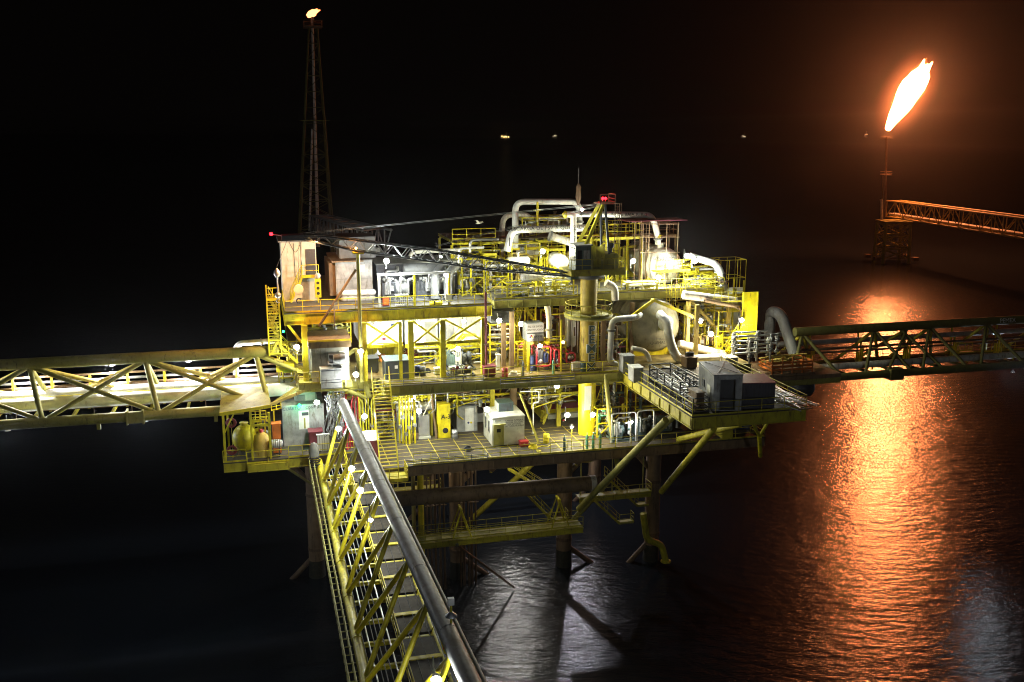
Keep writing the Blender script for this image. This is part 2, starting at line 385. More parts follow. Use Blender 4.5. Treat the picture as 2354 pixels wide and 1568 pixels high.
# upper deck: turbine side
up = T('platform_deck', 'topmost deck at the left with deep bright yellow edge girder under the white tower block', 'deck', (12,100,ZU))
MB().box(2.2,90.2,ZU-.1,21.4,114,ZU).build('plating', DECKG, up)
girders(MB(), 2.2,90.2,21.4,114,ZU, 1.0).build('girder_frame', YEL, up)
MB().rail([(2.3,90.3,ZU),(21.3,90.3,ZU)]).rail([(2.3,90.3,ZU),(2.3,97,ZU)]).build('railing', YELO, up)
# upper deck: process side
ur = T('platform_deck', 'topmost deck at the right below the big white vessels, edged with dull railings', 'deck', (33,100,ZU))
ZR = 30.2
MB().box(21.9,91.5,ZR-.1,30.4,118,ZR).box(30.42,93,ZR-.1,45.6,118,ZR).build('plating', DECKG, ur)
girders(girders(MB(), 21.9,91.5,30.4,118,ZR,.75), 30.5,93,45.6,118,ZR,.75).build('girder_frame', OLV, ur)
MB().rail([(22,91.6,ZR),(30.3,91.6,ZR)]).rail([(31.5,93.1,ZR),(45.5,93.1,ZR),(45.5,104,ZR)]).build('railing', YELD, ur)
# pipe deck above process side
zt = 34.6
pd = T('pipe_rack', 'tall yellow steel pipe rack with gratings standing behind the crane', 'pipe rack', (30,102,ZR))
for x_ in (19.5,22.5,25.5,28.5,31.5,34.5,37.5):
    for y_ in (100,107): MB().beam((x_,y_,ZU+.002), (x_,y_,zt), .26).build('post', YEL, pd)
m = MB()
for y_ in (100,107):
    for z_ in (32.4, zt+.12): m.ibeam((19.5,y_-.0,z_), (37.5,y_,z_), .2, .24)
for x_ in (19.5,22.5,25.5,28.5,31.5,34.5,37.5):
    for z_ in (32.65, zt+.37): m.ibeam((x_,99.8,z_), (x_,107.2,z_), .2, .24)
m.build('beam', YEL, pd)
m = MB()
for x_ in (19.5,25.5,31.5): m.tube((x_,100,32.5), (x_+3,100,zt), .07); m.tube((x_+3,100,ZU+.1), (x_+6,100,32.3), .07)
m.build('brace', YELD, pd)
MB().box(19.5,99.6,zt+.5,37.5,107,zt+.56).build('grating', BROWN, pd)
MB().rail([(19.5,99.7,zt+.56),(24,99.7,zt+.56)]).build('railing', YEL, pd)
MB().rail([(30.5,99.7,zt+.56),(37.4,99.7,zt+.56),(37.4,107,zt+.56)]).build('railing', YEL, pd)
# ---------------------------------------------------------------- cantilever laydown platform
zc = ZM; X0, X1, Y0, Y1 = 33.35, 43.7, 71.1, 86.85
cl = T('laydown_platform', 'cantilevered storage platform loaded with the grey container, jutting toward the viewer', 'platform', (38,79,zc))
MB().box(X0,Y0,zc-.1,X1,Y1,zc).build('plating', DECK, cl)
m = MB(); m.ibeam((X0,Y0+.12,zc-.6), (X1,Y0+.12,zc-.6), .25, .98); m.ibeam((X0+.12,Y0+.3,zc-.6), (X0+.12,Y1,zc-.6), .25, .98); m.ibeam((X1-.12,Y0+.3,zc-.6), (X1-.12,Y1,zc-.6), .25, .98)
for y_ in (75,79,83): m.ibeam((X0+.3,y_,zc-.55), (X1-.3,y_,zc-.55), .2, .8)
for i in range(6): x_ = X0+.2+(X1-X0-.4)*i/5; m.box(x_-.03, Y0-.02, zc-1.08, x_+.03, Y0+.1, zc-.12)
for i in range(8): y_ = Y0+.3+(Y1-Y0-.6)*i/7; m.box(X0-.02, y_-.03, zc-1.08, X0+.1, y_+.03, zc-.12)
m.build('edge_girder', YELD, cl)
for x_ in (36.2, 38.7, 41.2, 43.4):
    MB().quad([(x_,Y0+.2,zc-1.1),(x_,Y0+2.4,zc-1.1),(x_,Y0+2.4,zc-1.9)]).quad([(x_-.06,Y0+.2,zc-1.1),(x_-.06,Y0+2.4,zc-1.9),(x_-.06,Y0+2.4,zc-1.1)]).quad([(x_,Y0+.2,zc-1.1),(x_,Y0+2.4,zc-1.9),(x_-.06,Y0+2.4,zc-1.9),(x_-.06,Y0+.2,zc-1.1)]).build('bracket', YELD, cl)
MB().rail([(X0+.05,Y0+.05,zc),(X1-.05,Y0+.05,zc)], gap=2).build('railing', YELD, cl)
MB().rail([(X0+.05,Y0+.05,zc),(X0+.05,Y1,zc)]).build('railing', YEL, cl)
MB().rail([(X1-.05,Y0+.05,zc),(X1-.05,Y1,zc)], toe=False, mids=(.4,.7)).build('railing', YELD, cl)
m = MB(); m.tube((X0+2.6,Y0+7,zc-1.1), at(1420,1075,y=84), .3, n=12); m.build('strut', OLV, cl)
a = at(1530,965,y=76); b = at(1330,1170,y=88); MB().tube(a, b, .3, n=12).build('strut', OLV, cl)
a = at(1640,985,y=75.5); b = at(1520,1130,y=88); MB().tube(a, b, .3, n=12).build('strut', YELD, cl)
MB().tube(at(1700,975,y=75), at(1560,1010,y=84), .28, n=12).build('strut', YELD, cl)
m = MB(); j = at(1745,1003,y=77); m.tube(j, at(1747,1048,y=80), .2, n=10); m.tube(at(1728,970,y=74), j, .14); m.tube(at(1765,970,y=76), j, .14); m.build('strut', YEL, cl)
a = at(1392,860,y=86.6); b = at(1420,1075,y=86.2); MB().tube(a, at(1400,950,y=86.4), .22, n=10).tube(at(1400,950,y=86.4), b, .28, n=10).build('strut', OLV, cl)
# ---------------------------------------------------------------- jacket below the decks
for i, (x_, y_, lb) in enumerate(((18.9,96,'thick rust brown leg in the sea below the left end of the lower walkway'), (30.6,96,'thick leg in the sea below the A-frames at the right end of the lower walkway'), (40.3,95,'dark leg rising from the sea beside the yellow elbow pipe'),
                                  (4.6,100,'dark leg at the outer left corner under the decks'), (18.9,113,'far leg seen behind the first brown leg under the deck'), (40.3,114,'far leg in the dark under the right end of the deck'))):
    t = T('jacket_pile', lb, 'platform leg', (x_,y_,0), 'legs carrying the platform')
    MB().tube((x_,y_,-3), (x_,y_,15.9), .8, n=18).build('shaft', BROWN, t)
    MB().lathe((x_,y_,-1), (0,0,1), [(0,.86),(1.2,.88),(2.0,.84),(2.9,.815)], 18, caps=False).build('growth_band', GROW, t)
    for z_ in (3, 9, 14.5): MB().lathe((x_,y_,z_), (0,0,1), [(0,.86),(.3,.86)], 18).build('collar', BRN, t)
    dx = 6 if i in (0, 1) else -5
    MB().tube((x_,y_,10), (x_+dx,y_,15.8), .3, n=10).build('brace', BROWN, t)
    MB().tube((x_,y_,2.5), (x_+dx*.8,y_,-1.5), .28, n=10).build('brace', BRN, t)
hb = T('jacket_brace', 'very thick brown horizontal tube spanning under the lowest deck, with a pale cut end', 'brace', at(1140,1122,y=86.5))
a, b = at(905,1148,y=87.5), at(1368,1110,y=86)
MB().tube(a, b, .72, n=20).build('tube', BROWN, hb); MB().lathe(b, b-a, [(-.5,.74),(.02,.74)], 20).build('end_band', WHTR, hb)
# conductors under the left of the deck
for u, mt, lb in ((949, BEIGE, 'slim ochre riser pipe lit below the deck by the stair foot, left of its pair'), (966, YELO, 'bright yellow riser pipe lit below the deck, right of its pair')):
    p = at(u, 1100, y=92); t = T('riser_pipe', lb, 'riser pipe', (p.x,92,0), 'riser pipes under the lowest deck')
    MB().tube((p.x,92,-2), (p.x,92,15.9), .3 if u > 950 else .2, n=12).build('pipe', mt, t)
    [MB().flange((p.x,92,z_), (0,0,1), .38, .12).build('flange', BROWN, t) for z_ in (5.5, 11, 14.2)]
for u, lb in ((1000,'rusty bundle of thin conductor pipes behind the stair foot under the deck'), (1075,'thin rusty caissons hanging below the deck left of the lower stair')):
    p = at(u, 1100, y=94); t = T('conductor_bundle', lb, 'pipe bundle', (p.x,94,0))
    m = MB()
    for k in range(5): m.tube((p.x-.9+.42*k,94+random.uniform(-.6,.6),-1), (p.x-.9+.42*k,94,15.9), random.uniform(.07,.16), n=8)
    m.build('pipe', BRN, t)
    [MB().beam((p.x-1.1,93.9,z_), (p.x+1.1,93.9,z_), .1).build('clamp', BROWN, t) for z_ in (5,9,13)]
# boat-landing walkway
wk = T('walkway', 'low olive walkway with two A-frames hanging under the platform near the water', 'walkway', at(1130,1225,y=86))
a, b, c = at(940,1250,y=86), at(1285,1195,y=86), at(1340,1190,y=86); zz = a.z; b = V((b.x,86,zz)); c = V((c.x,86,zz)); a = V((a.x,86,zz))
MB().box(a.x,86,zz-.12,c.x,87.6,zz-.04).build('grating', OLV, wk)
m = MB(); m.ibeam((a.x,85.95,zz-.35), (c.x,85.95,zz-.35), .2, .55); m.ibeam((a.x,87.65,zz-.35), (c.x,87.65,zz-.35), .2, .55)
for k in range(12): x_ = a.x+(c.x-a.x)*k/11; m.beam((x_,86,zz-.3), (x_,87.6,zz-.3), .1)
m.build('frame', YELD, wk)
MB().rail([a, c], h=1.0).build('railing', YELD, wk); MB().rail([a+V((0,1.6,0)), c+V((0,1.6,0))], h=1.0).build('railing', YELD, wk)
for u in (1062, 1288):
    p = at(u, 1215, y=86); m = MB()
    for dy in (0, 1.6):
        m.beam((p.x-.9,86+dy,zz), (p.x,86.3+dy*.6,zz+2.7), .12); m.beam((p.x+.9,86+dy,zz), (p.x,86.3+dy*.6,zz+2.7), .12)
    m.beam((p.x,86.2,zz+2.75), (p.x,87.5,zz+2.75), .18); m.build('hanger_frame', YEL, wk)
for (u0,v0,u1,v1,y_,lb) in ((1165,1075,1255,1130,94,'steep yellow stair under the deck above the horizontal brown tube'), (1392,1095,1462,1160,95,'olive stair descending under the right of the deck'), (1365,1150,1420,1200,93,'short olive stair at the right end of the low walkway'), (1205,1130,1268,1195,92,'dim stair between the brown tube and the walkway A-frame')):
    t = T('access_stair', lb, 'stair', at(u1,v1,y=y_), 'stairs under the platform'); p, q = at(u0,v0,y=y_), at(u1,v1,y=y_)
    MB().stair(q, p, (0,1,0)).build('flight', YELD, t); MB().box(q.x,y_-.5,q.z-.1,q.x+1.6,y_+.5,q.z).build('landing', OLV, t)
    MB().rail([(q.x,y_-.5,q.z),(q.x+1.6,y_-.5,q.z),(q.x+1.6,y_+.5,q.z)], h=1).build('railing', YELD, t)
t = T('elbow_pipe', 'yellow elbow of a sea water pipe hanging off the right leg near the water', 'pipe', at(1510,1260,y=93))
MB().path([at(1478,1180,y=93), at(1486,1240,y=93), at(1520,1252,y=93), at(1530,1290,y=93)], .36, .6).build('pipe', YELD, t); p = at(1530,1290,y=93); MB().flange(p, (0,0,1), .56, .16).build('flange', YELD, t)
t = T('mooring_boom', 'thin dark boom slanting from the low walkway down to the water', 'boom', at(1050,1255,y=86))
MB().tube(at(1050,1252,y=86), at(1180,1350,z=.3), .11, n=8).build('tube', BROWN, t); MB().ball(at(1050,1252,y=86), .2).build('hinge', MGR, t)

for i, (u0, u1, lb) in enumerate(((930,1040,'left'),(1060,1200,'middle'),(1230,1420,'right'))):
    p, q = at(u0,1080,y=90), at(u1,1080,y=90); t = T('underdeck_truss', lb+' V braced truss under the front of the lowest deck', 'truss', (p.x,90,16), 'trusses under the lowest deck'); c = (p.x+q.x)/2
    MB().beam((p.x,90,16), (c,90,13.6), .26).build('brace', BROWN, t); MB().beam((q.x,90,16), (c,90,13.6), .26).build('brace', BROWN, t); MB().tube((c-.1,90,13.4), (c-.1,90,15.95), .12).build('hanger', YELD, t); MB().tube((p.x,91.5,14.2), (q.x,91.5,14.2), .12).build('pipe', STL, t)

# further steel in the shade under the platform
for i, (a, b, r, lb) in enumerate((((18.9,96,5),(30.6,96,14.8),.3,'yellow brown diagonal brace rising right between the two legs at the walkway'), ((30.6,96,4),(40.3,95,14.8),.3,'diagonal brace rising right behind the yellow elbow pipe'), ((4.6,100,9),(18.9,96,9),.32,'level tube brace under the deck behind the footbridge'), ((18.9,113,6),(40.3,114,6),.3,'far level tube brace near the water'), ((18.9,96,12.2),(40.3,95,12.2),.26,'level olive brace just above the thick brown tube'))):
    t = T('jacket_brace', lb, 'brace', a, 'braces between the legs'); MB().tube(a, b, r, n=12).build('tube', (YELD,OLV,BROWN,BROWN,OLV)[i], t); MB().tube(V(a).lerp(V(b),.06), V(a).lerp(V(b),.09), r*1.25, n=12).tube(V(a).lerp(V(b),.91), V(a).lerp(V(b),.94), r*1.25, n=12).build('sleeve', BRN, t)
for i, (x0, x1, y_, z_, lb) in enumerate(((20.5,30,99,11.2,'upper railed catwalk in the shade behind the thick brown tube'), (31.5,39.5,93.5,8.4,'railed catwalk at the right leg, right of the low walkway'), (9,18,100,8.5,'dim catwalk with railing behind the riser pipes at the left'))):
    t = T('catwalk', lb, 'walkway', (x0,y_,z_), 'catwalks under the platform'); MB().box(x0,y_,z_-.1,x1,y_+1.4,z_).build('grating', OLV, t); MB().rail([(x0,y_,z_),(x1,y_,z_),(x1,y_+1.4,z_)], h=1, gap=1.3).build('railing', YELD, t); MB().ibeam((x0,y_+.1,z_-.3), (x1,y_+.1,z_-.3), .15, .36).build('edge_beam', YELD, t)
    for k in range(3): x_ = x0+.5+(x1-x0-1)*k/2; MB().tube((x_,y_+1.2,z_), (x_,y_+1.2,15.95), .07).build('hanger', OLV, t)
# ---------------------------------------------------------------- left pipe bridge (triangular truss)
YT, YN, YF = 91.6, 90.0, 95.6
pT0, pT1 = at(-150,858,y=YT), at(640,802,y=YT); zT = (pT0.z+pT1.z)/2+.12; zB = 21.45
lb_ = T('pipe_bridge', 'long triangular truss bridge at the left carrying brightly lit white pipes', 'bridge', (-12,YT,zB))
xa, xb = -30.0, at(640,800,y=YT).x
MB().tube((xa,YT,zT), (xb,YT,zT), .5, n=18).build('top_chord', OLV, lb_)
MB().tube((xa,YN,zB), (at(520,940,y=YN).x+1.5,YN,zB), .46, n=18).build('bottom_chord', OLV, lb_)
MB().tube((xa,YF,zB), (xb+2,YF,zB), .4, n=14).build('bottom_chord', YELD, lb_)
us = [at(u,430,y=YT).x for u in (25, 303, 567, 820-0)]; st = us[1]-us[0]; nodes = [us[0]-st, us[0], us[1], us[2], us[2]+st*.96]
for i, x_ in enumerate(nodes):
    MB().tube((x_,YT,zT-.3), (x_+.9,YN+.05,zB+.3), .24, n=10).tube((x_,YT,zT-.3), (x_+.9,YF,zB+.3), .22, n=10).build('post', OLV, lb_)
    if i:
        a, b = nodes[i-1], x_
        for y_ in (YN+.05, YF-.05):
            m = MB(); m.tube((a+.2,YT,zT-.35), (b+.6,y_,zB+.3), .2, n=10); m.tube((b-.2,YT,zT-.35), (a+1.3,y_,zB+.3), .2, n=10); m.build('diagonal', OLV if y_ < 92 else BEIGE, lb_)
for k in range(9): x_ = xa+1+3.2*k; MB().ibeam((x_,YN+.4,zB+.1), (x_,YF-.3,zB+.1), .2, .3).build('cross_beam', YELD, lb_)
for u in (228, 498, 760): x_ = at(u,990,y=YN).x; MB().box(x_-.15,YN-.2,zB-.95,x_+.15,YN+.2,zB-.4).build('lug', OLV, lb_)
x_ = at(312,965,y=YN).x; MB().box(x_-.75,YN-.56,zB-.62,x_-.6,YN+.5,zB+.62).box(x_+.6,YN-.56,zB-.62,x_+.75,YN+.5,zB+.62).box(x_-.6,YN-.52,zB-.5,x_+.6,YN-.47,zB+.5).build('splice_plate', OLV, lb_)
MB().rail([(xa,YN+.5,zB+.35),(-5,YN+.5,zB+.35)], h=.55, gap=3, toe=False, mids=()).build('railing', BRN, lb_)
for y_, z_, r_, mt, lb in ((92.6,.95,.62,WHT,'fat white pipe nearest the viewer inside the left bridge'), (94.1,1.5,.42,WHT,'slimmer bright white pipe behind the fat one in the left bridge'), (94.9,2.4,.13,STL,'thin upper silver line high inside the left bridge'), (94.3,3.05,.1,BROWN,'thin brown line running highest inside the left bridge'), (94.6,1.95,.17,BRN,'rust brown pipe just above the white pipes in the left bridge')):
    t = T('pipeline', lb, 'pipe', (-14,y_,zB+z_), 'pipes in the left bridge')
    MB().tube((xa,y_,zB+z_), (xb+3,y_,zB+z_), r_, n=16).build('pipe', mt, t)
    [MB().box(xa+2+3.2*k, y_-.09, zB+.27, xa+2.2+3.2*k, y_+.09, zB+z_-r_).build('pipe_support', YELD, t) for k in range(1,9)]
MB().rail([(xa,93.5,zB+.3),(xb,93.5,zB+.3)], h=1.1, gap=2.2).build('railing', YEL, lb_)
t = T('riser_pipe', 'white riser rising through the left bridge and bending toward the stair tower', 'pipe', at(543,880,y=94.5))
MB().path([at(542,905,y=94.8), at(542,790,y=94.8), at(640,783,y=94.8)], .27, .7).build('pipe', WHT, t); MB().flange(at(600,787,y=94.8), (1,0,0), .38).build('flange', STL, t)
# ---------------------------------------------------------------- foreground bridge
fb = T('footbridge', 'foreground yellow truss footbridge with one huge grey top tube, running toward the viewer', 'bridge', (7,62,17))
XL, XR, XT, zt, zb = 4.6, 9.3, 7.35, 22.6, 16.8; FBZ = zb
ya, yb = 30.0, 88.0
p0, p1 = at(1105,1620,z=zt), at(788,927,z=zt)
def tx(y): return p0.x+(p1.x-p0.x)*(y-p0.y)/(p1.y-p0.y)
MB().tube((tx(ya),ya,zt), (p1.x,p1.y,zt), .46, n=24).build('top_chord', TUBE, fb); MB().ball(p1, .45).build('end_cap', BEIGE, fb)
[MB().lathe((tx(y_),y_,zt), (p0-p1), [(0,.475),(.12,.475)], 20).build('weld_band', TUBE, fb) for y_ in range(36, 86, 7)]
for x_, r_ in ((XL,.3),(XR,.3)): MB().tube((x_,ya,zb), (x_,yb-.5,zb), r_, n=14).build('bottom_chord', YEL, fb)
for k in range(10):
    y_ = 81.7-5.4*k
    for X, sg in ((XL,-1), (XR,1)):
        for dy, mt in ((2.7, YEL), (-2.7, YELO)): MB().tube((X,y_+.25*(dy > 0)-.25*(dy < 0),zb+.2), (tx(y_+dy)+.28*sg,y_+dy,zt-.25), .15, n=10).build('diagonal', mt, fb)
        MB().lathe((X,y_-.7,zb), (0,1,0), [(0,.34),(1.4,.34)], 14).build('node_sleeve', YEL, fb)
MB().tube((tx(ya)+.62,ya,zt-.05), (tx(74)+.62,74,zt-.05), .1, n=8).build('side_pipe', CREAM, fb)
for i in range(20):
    y_ = 86-2.7*i; m = MB(); m.ibeam((XL+.1,y_,zb-.1), (XR-.1,y_,zb-.1), .22, .26)
    if i % 2: m.box(7.0,y_-.18,zb+.135,XR-.1,y_+.18,zb+.2)
    m.build('cross_beam', YEL, fb)
for i in range(10): y_ = 86-5.4*i; MB().box(7.05,y_-5.1,zb+.05,9.35,y_-.3,zb+.1).build('deck_panel', DECKB, fb)
m = MB()
for x_ in (7.6,8.2,8.8): MB().tube((x_,34,zb+.16), (x_,87,zb+.16), .03, n=5).build('cable', BLK, fb)
MB().rail([(6.85,34,zb+.1),(6.85,87,zb+.1)], h=1.1, gap=1.9).build('railing', YELO, fb); MB().rail([(9.45,34,zb+.3),(9.45,83,zb+.3)], h=1.1, gap=1.9).build('railing', YEL, fb)
MB().tube((9.1,34,zb+.75), (9.1,86,zb+.75), .13, n=10).build('service_pipe', DRK, fb)
for x_, r_ in ((4.9,.03),(5.2,.045),(5.5,.03),(5.75,.035),(6.05,.03),(6.4,.05)): MB().tube((x_,30,zb+.22), (x_,86,zb+.22), r_, n=6).build('service_pipe', LAG if r_ > .04 else MGR, fb)
m = MB(); m.rail([(3.65,34,zb-.15),(3.65,86,zb-.15)], h=1.0, gap=.95, r=.03, toe=False, mids=(.33,.66)); m.rail([(4.05,34,zb-.15),(4.05,86,zb-.15)], h=.7, gap=.95, r=.03, toe=False)
for i in range(55): m.beam((3.65,86-.95*i,zb-.15), (4.3,86-.95*i,zb-.15), .05)
m.build('cable_tray', OLV, fb)
# landing & railing at the platform end of the footbridge
t = T('landing_platform', 'small bright yellow railed landing at the upper left of the footbridge', 'landing', (4,82,17))
a = at(742,1130,y=81); x0, z0 = a.x, a.z
MB().box(x0,81,z0-.5,x0+2.6,83.5,z0).build('floor', YELO, t); MB().rail([(x0,81,z0),(x0+2.6,81,z0)], r=.035).rail([(x0,81,z0),(x0,83.5,z0)], r=.035).build('railing', YELO, t)
t = T('winch', 'grey capstan with coiled dark cable hanging left of the footbridge end', 'winch', at(722,1043,y=86))
p = at(722,1043,y=86); MB().lathe(p+V((0,0,-.2)), (0,0,1), [(0,.45),(.6,.42),(1.1,.3),(1.25,.05)], 14).build('drum', MGR, t)
m = MB(); [m.torus(p+V((0,0,-.35-.2*i)), (.1*(i % 2),.1,1), .45+.06*(i % 2), .06, 16, 5) for i in range(5)]; m.build('cable', BLK, t); MB().box(p.x-.1,p.y,p.z-1.4,p.x+.1,p.y+2.3,p.z-1.2).build('bracket', OLV, t)
# mast of lamps at the right of the bridge
t = T('signal_mast', 'short mast with white shades and red panel clamped on the footbridge tube', 'mast', at(1037,1440,z=zt))
p = at(1037,1450,z=zt); MB().tube(p+V((0,0,-1)), p+V((0,0,1.6)), .06).build('pole', YELD, t)
MB().lathe(p+V((.0,0,1.0)), (0,0,-1), [(0,.05),(.2,.3),(.24,.3)], 12).build('shade', STL, t); MB().box(p.x-.15,p.y-.1,p.z+1.35,p.x+.15,p.y+.1,p.z+1.7).build('sensor_box', STL, t)
MB().box(p.x-.42,p.y-.05,p.z-.9,p.x-.08,p.y,p.z-.25).build('panel', RED, t); MB().box(p.x-.46,p.y-.08,p.z-.2,p.x-.06,p.y+.05,p.z+.05).build('panel', SIGNW, t)
# ---------------------------------------------------------------- right pipe bridge
rb = T('pipe_bridge', 'dark triangular truss bridge at the right, silhouetted against the orange reflection', 'bridge', (65,92,20))
pa, pb = at(1838,764,y=92.5), at(2353,733,y=92.5); zT = (pa.z+pb.z)/2; x0, x1 = pa.x-.6, 98
zB = (at(1880,872,y=90).z+at(2353,846,y=90).z)/2
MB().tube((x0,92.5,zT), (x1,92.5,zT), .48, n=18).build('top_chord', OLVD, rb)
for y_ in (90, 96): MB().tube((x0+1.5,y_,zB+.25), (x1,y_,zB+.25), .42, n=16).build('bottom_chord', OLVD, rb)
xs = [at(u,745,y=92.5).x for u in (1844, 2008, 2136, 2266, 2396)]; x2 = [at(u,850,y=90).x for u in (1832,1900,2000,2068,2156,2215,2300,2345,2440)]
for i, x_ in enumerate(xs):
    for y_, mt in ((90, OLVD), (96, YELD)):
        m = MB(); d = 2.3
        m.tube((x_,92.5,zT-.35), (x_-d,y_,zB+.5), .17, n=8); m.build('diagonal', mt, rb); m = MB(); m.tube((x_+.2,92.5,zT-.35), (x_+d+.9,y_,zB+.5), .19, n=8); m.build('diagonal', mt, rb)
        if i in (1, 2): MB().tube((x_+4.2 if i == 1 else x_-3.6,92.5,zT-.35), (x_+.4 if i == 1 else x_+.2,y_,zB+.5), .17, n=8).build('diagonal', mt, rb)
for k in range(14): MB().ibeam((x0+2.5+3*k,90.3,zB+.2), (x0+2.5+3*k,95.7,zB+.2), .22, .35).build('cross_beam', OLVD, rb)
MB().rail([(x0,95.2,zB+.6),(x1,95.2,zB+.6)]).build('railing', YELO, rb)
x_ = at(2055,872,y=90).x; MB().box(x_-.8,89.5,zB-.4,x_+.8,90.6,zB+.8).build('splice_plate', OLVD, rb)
text('PEMEX', .7, INKW, rb, (at(2316,742,y=92).x,92.5,zT), cyl=('h', .5, .15))
for y_, dz, r_, mt, lb in ((91.6,1.0,.36,WHTR,'lowest broad white pipe crossing the right bridge'), (94,3.2,.3,LAG,'silver lagged pipe high in the right bridge'), (94.6,4.1,.18,LAG,'slim topmost silver pipe in the right bridge'), (93.6,2.5,.14,BRN,'thin dark pipe below the silver pipe in the right bridge'), (94.4,1.9,.12,BROWN,'thinnest brown line midway up the right bridge')):
    t = T('pipeline', lb, 'pipe', (65,y_,zB+dz), 'pipes in the right bridge'); MB().tube((x0+(1.5 if dz == 1. else -1),y_,zB+dz), (x1,y_,zB+dz), r_, n=16).build('pipe', mt, t)
    [MB().box(x0+3+6*k,y_-.08,zB+.4,x0+3.15+6*k,y_+.08,zB+dz-r_).build('pipe_support', YELO, t) for k in range(6)]
t = T('valve_stand', 'little yellow valve access stand inside the right bridge', 'stand', at(2215,790,y=93))
p = at(2215,800,y=93.2); MB().rail([(p.x-.9,93,p.z-.3),(p.x+.9,93,p.z-.3)], h=.9, gap=.9).ladder((p.x-1,93,zB+.5), (p.x-1,93,p.z+.3), (1,0,0)).build('frame', YELO, t); MB().box(p.x-.9,92.6,p.z-.4,p.x+.9,93.4,p.z-.34).build('floor', YELO, t)
# big bent grey riser at the right deck end
t = T('riser_pipe', 'thick dark grey pipe leaning down into the start of the right bridge', 'pipe', at(1800,770,y=93))
MB().path([at(1772,735,y=98), at(1772,715,y=97), at(1795,722,y=95), at(1826,815,y=92.6)], .62, 1.6, n=18).build('pipe', MGR, t); MB().lathe(at(1768,760,y=97), (0,0,1), [(-1.5,.5),(.8,.6),(1.6,.4)], 16).build('elbow_housing', MGR, t)
# ---------------------------------------------------------------- flare towers
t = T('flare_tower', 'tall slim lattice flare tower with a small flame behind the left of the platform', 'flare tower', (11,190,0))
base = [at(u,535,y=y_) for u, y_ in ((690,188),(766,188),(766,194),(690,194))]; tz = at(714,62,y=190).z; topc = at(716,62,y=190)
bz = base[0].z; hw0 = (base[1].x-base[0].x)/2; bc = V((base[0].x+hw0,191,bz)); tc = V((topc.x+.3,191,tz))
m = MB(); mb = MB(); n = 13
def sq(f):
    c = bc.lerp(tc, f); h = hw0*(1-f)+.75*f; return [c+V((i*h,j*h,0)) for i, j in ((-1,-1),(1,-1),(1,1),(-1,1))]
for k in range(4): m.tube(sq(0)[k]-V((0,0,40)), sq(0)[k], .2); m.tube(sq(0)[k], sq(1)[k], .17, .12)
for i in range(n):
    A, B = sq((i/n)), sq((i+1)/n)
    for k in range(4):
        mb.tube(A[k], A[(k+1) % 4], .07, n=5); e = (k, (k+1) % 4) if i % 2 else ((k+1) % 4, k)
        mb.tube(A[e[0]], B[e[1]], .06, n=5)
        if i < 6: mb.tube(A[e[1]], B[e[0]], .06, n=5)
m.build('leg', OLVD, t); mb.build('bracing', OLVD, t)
MB().tube((bc.x+.3,190.5,bz-3), (tc.x-.1,190.8,tz+1.8), .3, .22, n=10).build('flare_pipe', WHTR, t); MB().tube((bc.x-1.2,190.5,bz), (tc.x-.9,190.8,tz-18), .2, n=8).build('flare_pipe', WHTR, t)
m = MB(); m.box(tc.x-1.6,189.4,tz-.15,tc.x+1.6,192.6,tz); m.rail([(tc.x-1.6,189.4,tz),(tc.x+1.6,189.4,tz),(tc.x+1.6,192.6,tz),(tc.x-1.6,192.6,tz)], closed=True); m.build('top_platform', BROWN, t)
m = MB(); c = bc.lerp(tc, .55); m.box(c.x-2.6,188.4,c.z,c.x+2.6,193.6,c.z+.1); m.build('middle_platform', OLV, t)
sb = T('flare_bridge', 'dark lattice bridge leading from the platform back to the slim flare tower', 'bridge', (12,150,29))
a, b = V((bc.x+.5,188,bz+1.6)), at(868,560,y=114); MB().lattice(a, b, 3.2, 3.0, 14, .16, .09).build('truss', MGR, sb); MB().tube(a+V((0,0,-.8)), b+V((0,0,-.8)), .3, n=10).build('pipe', LAG, sb)
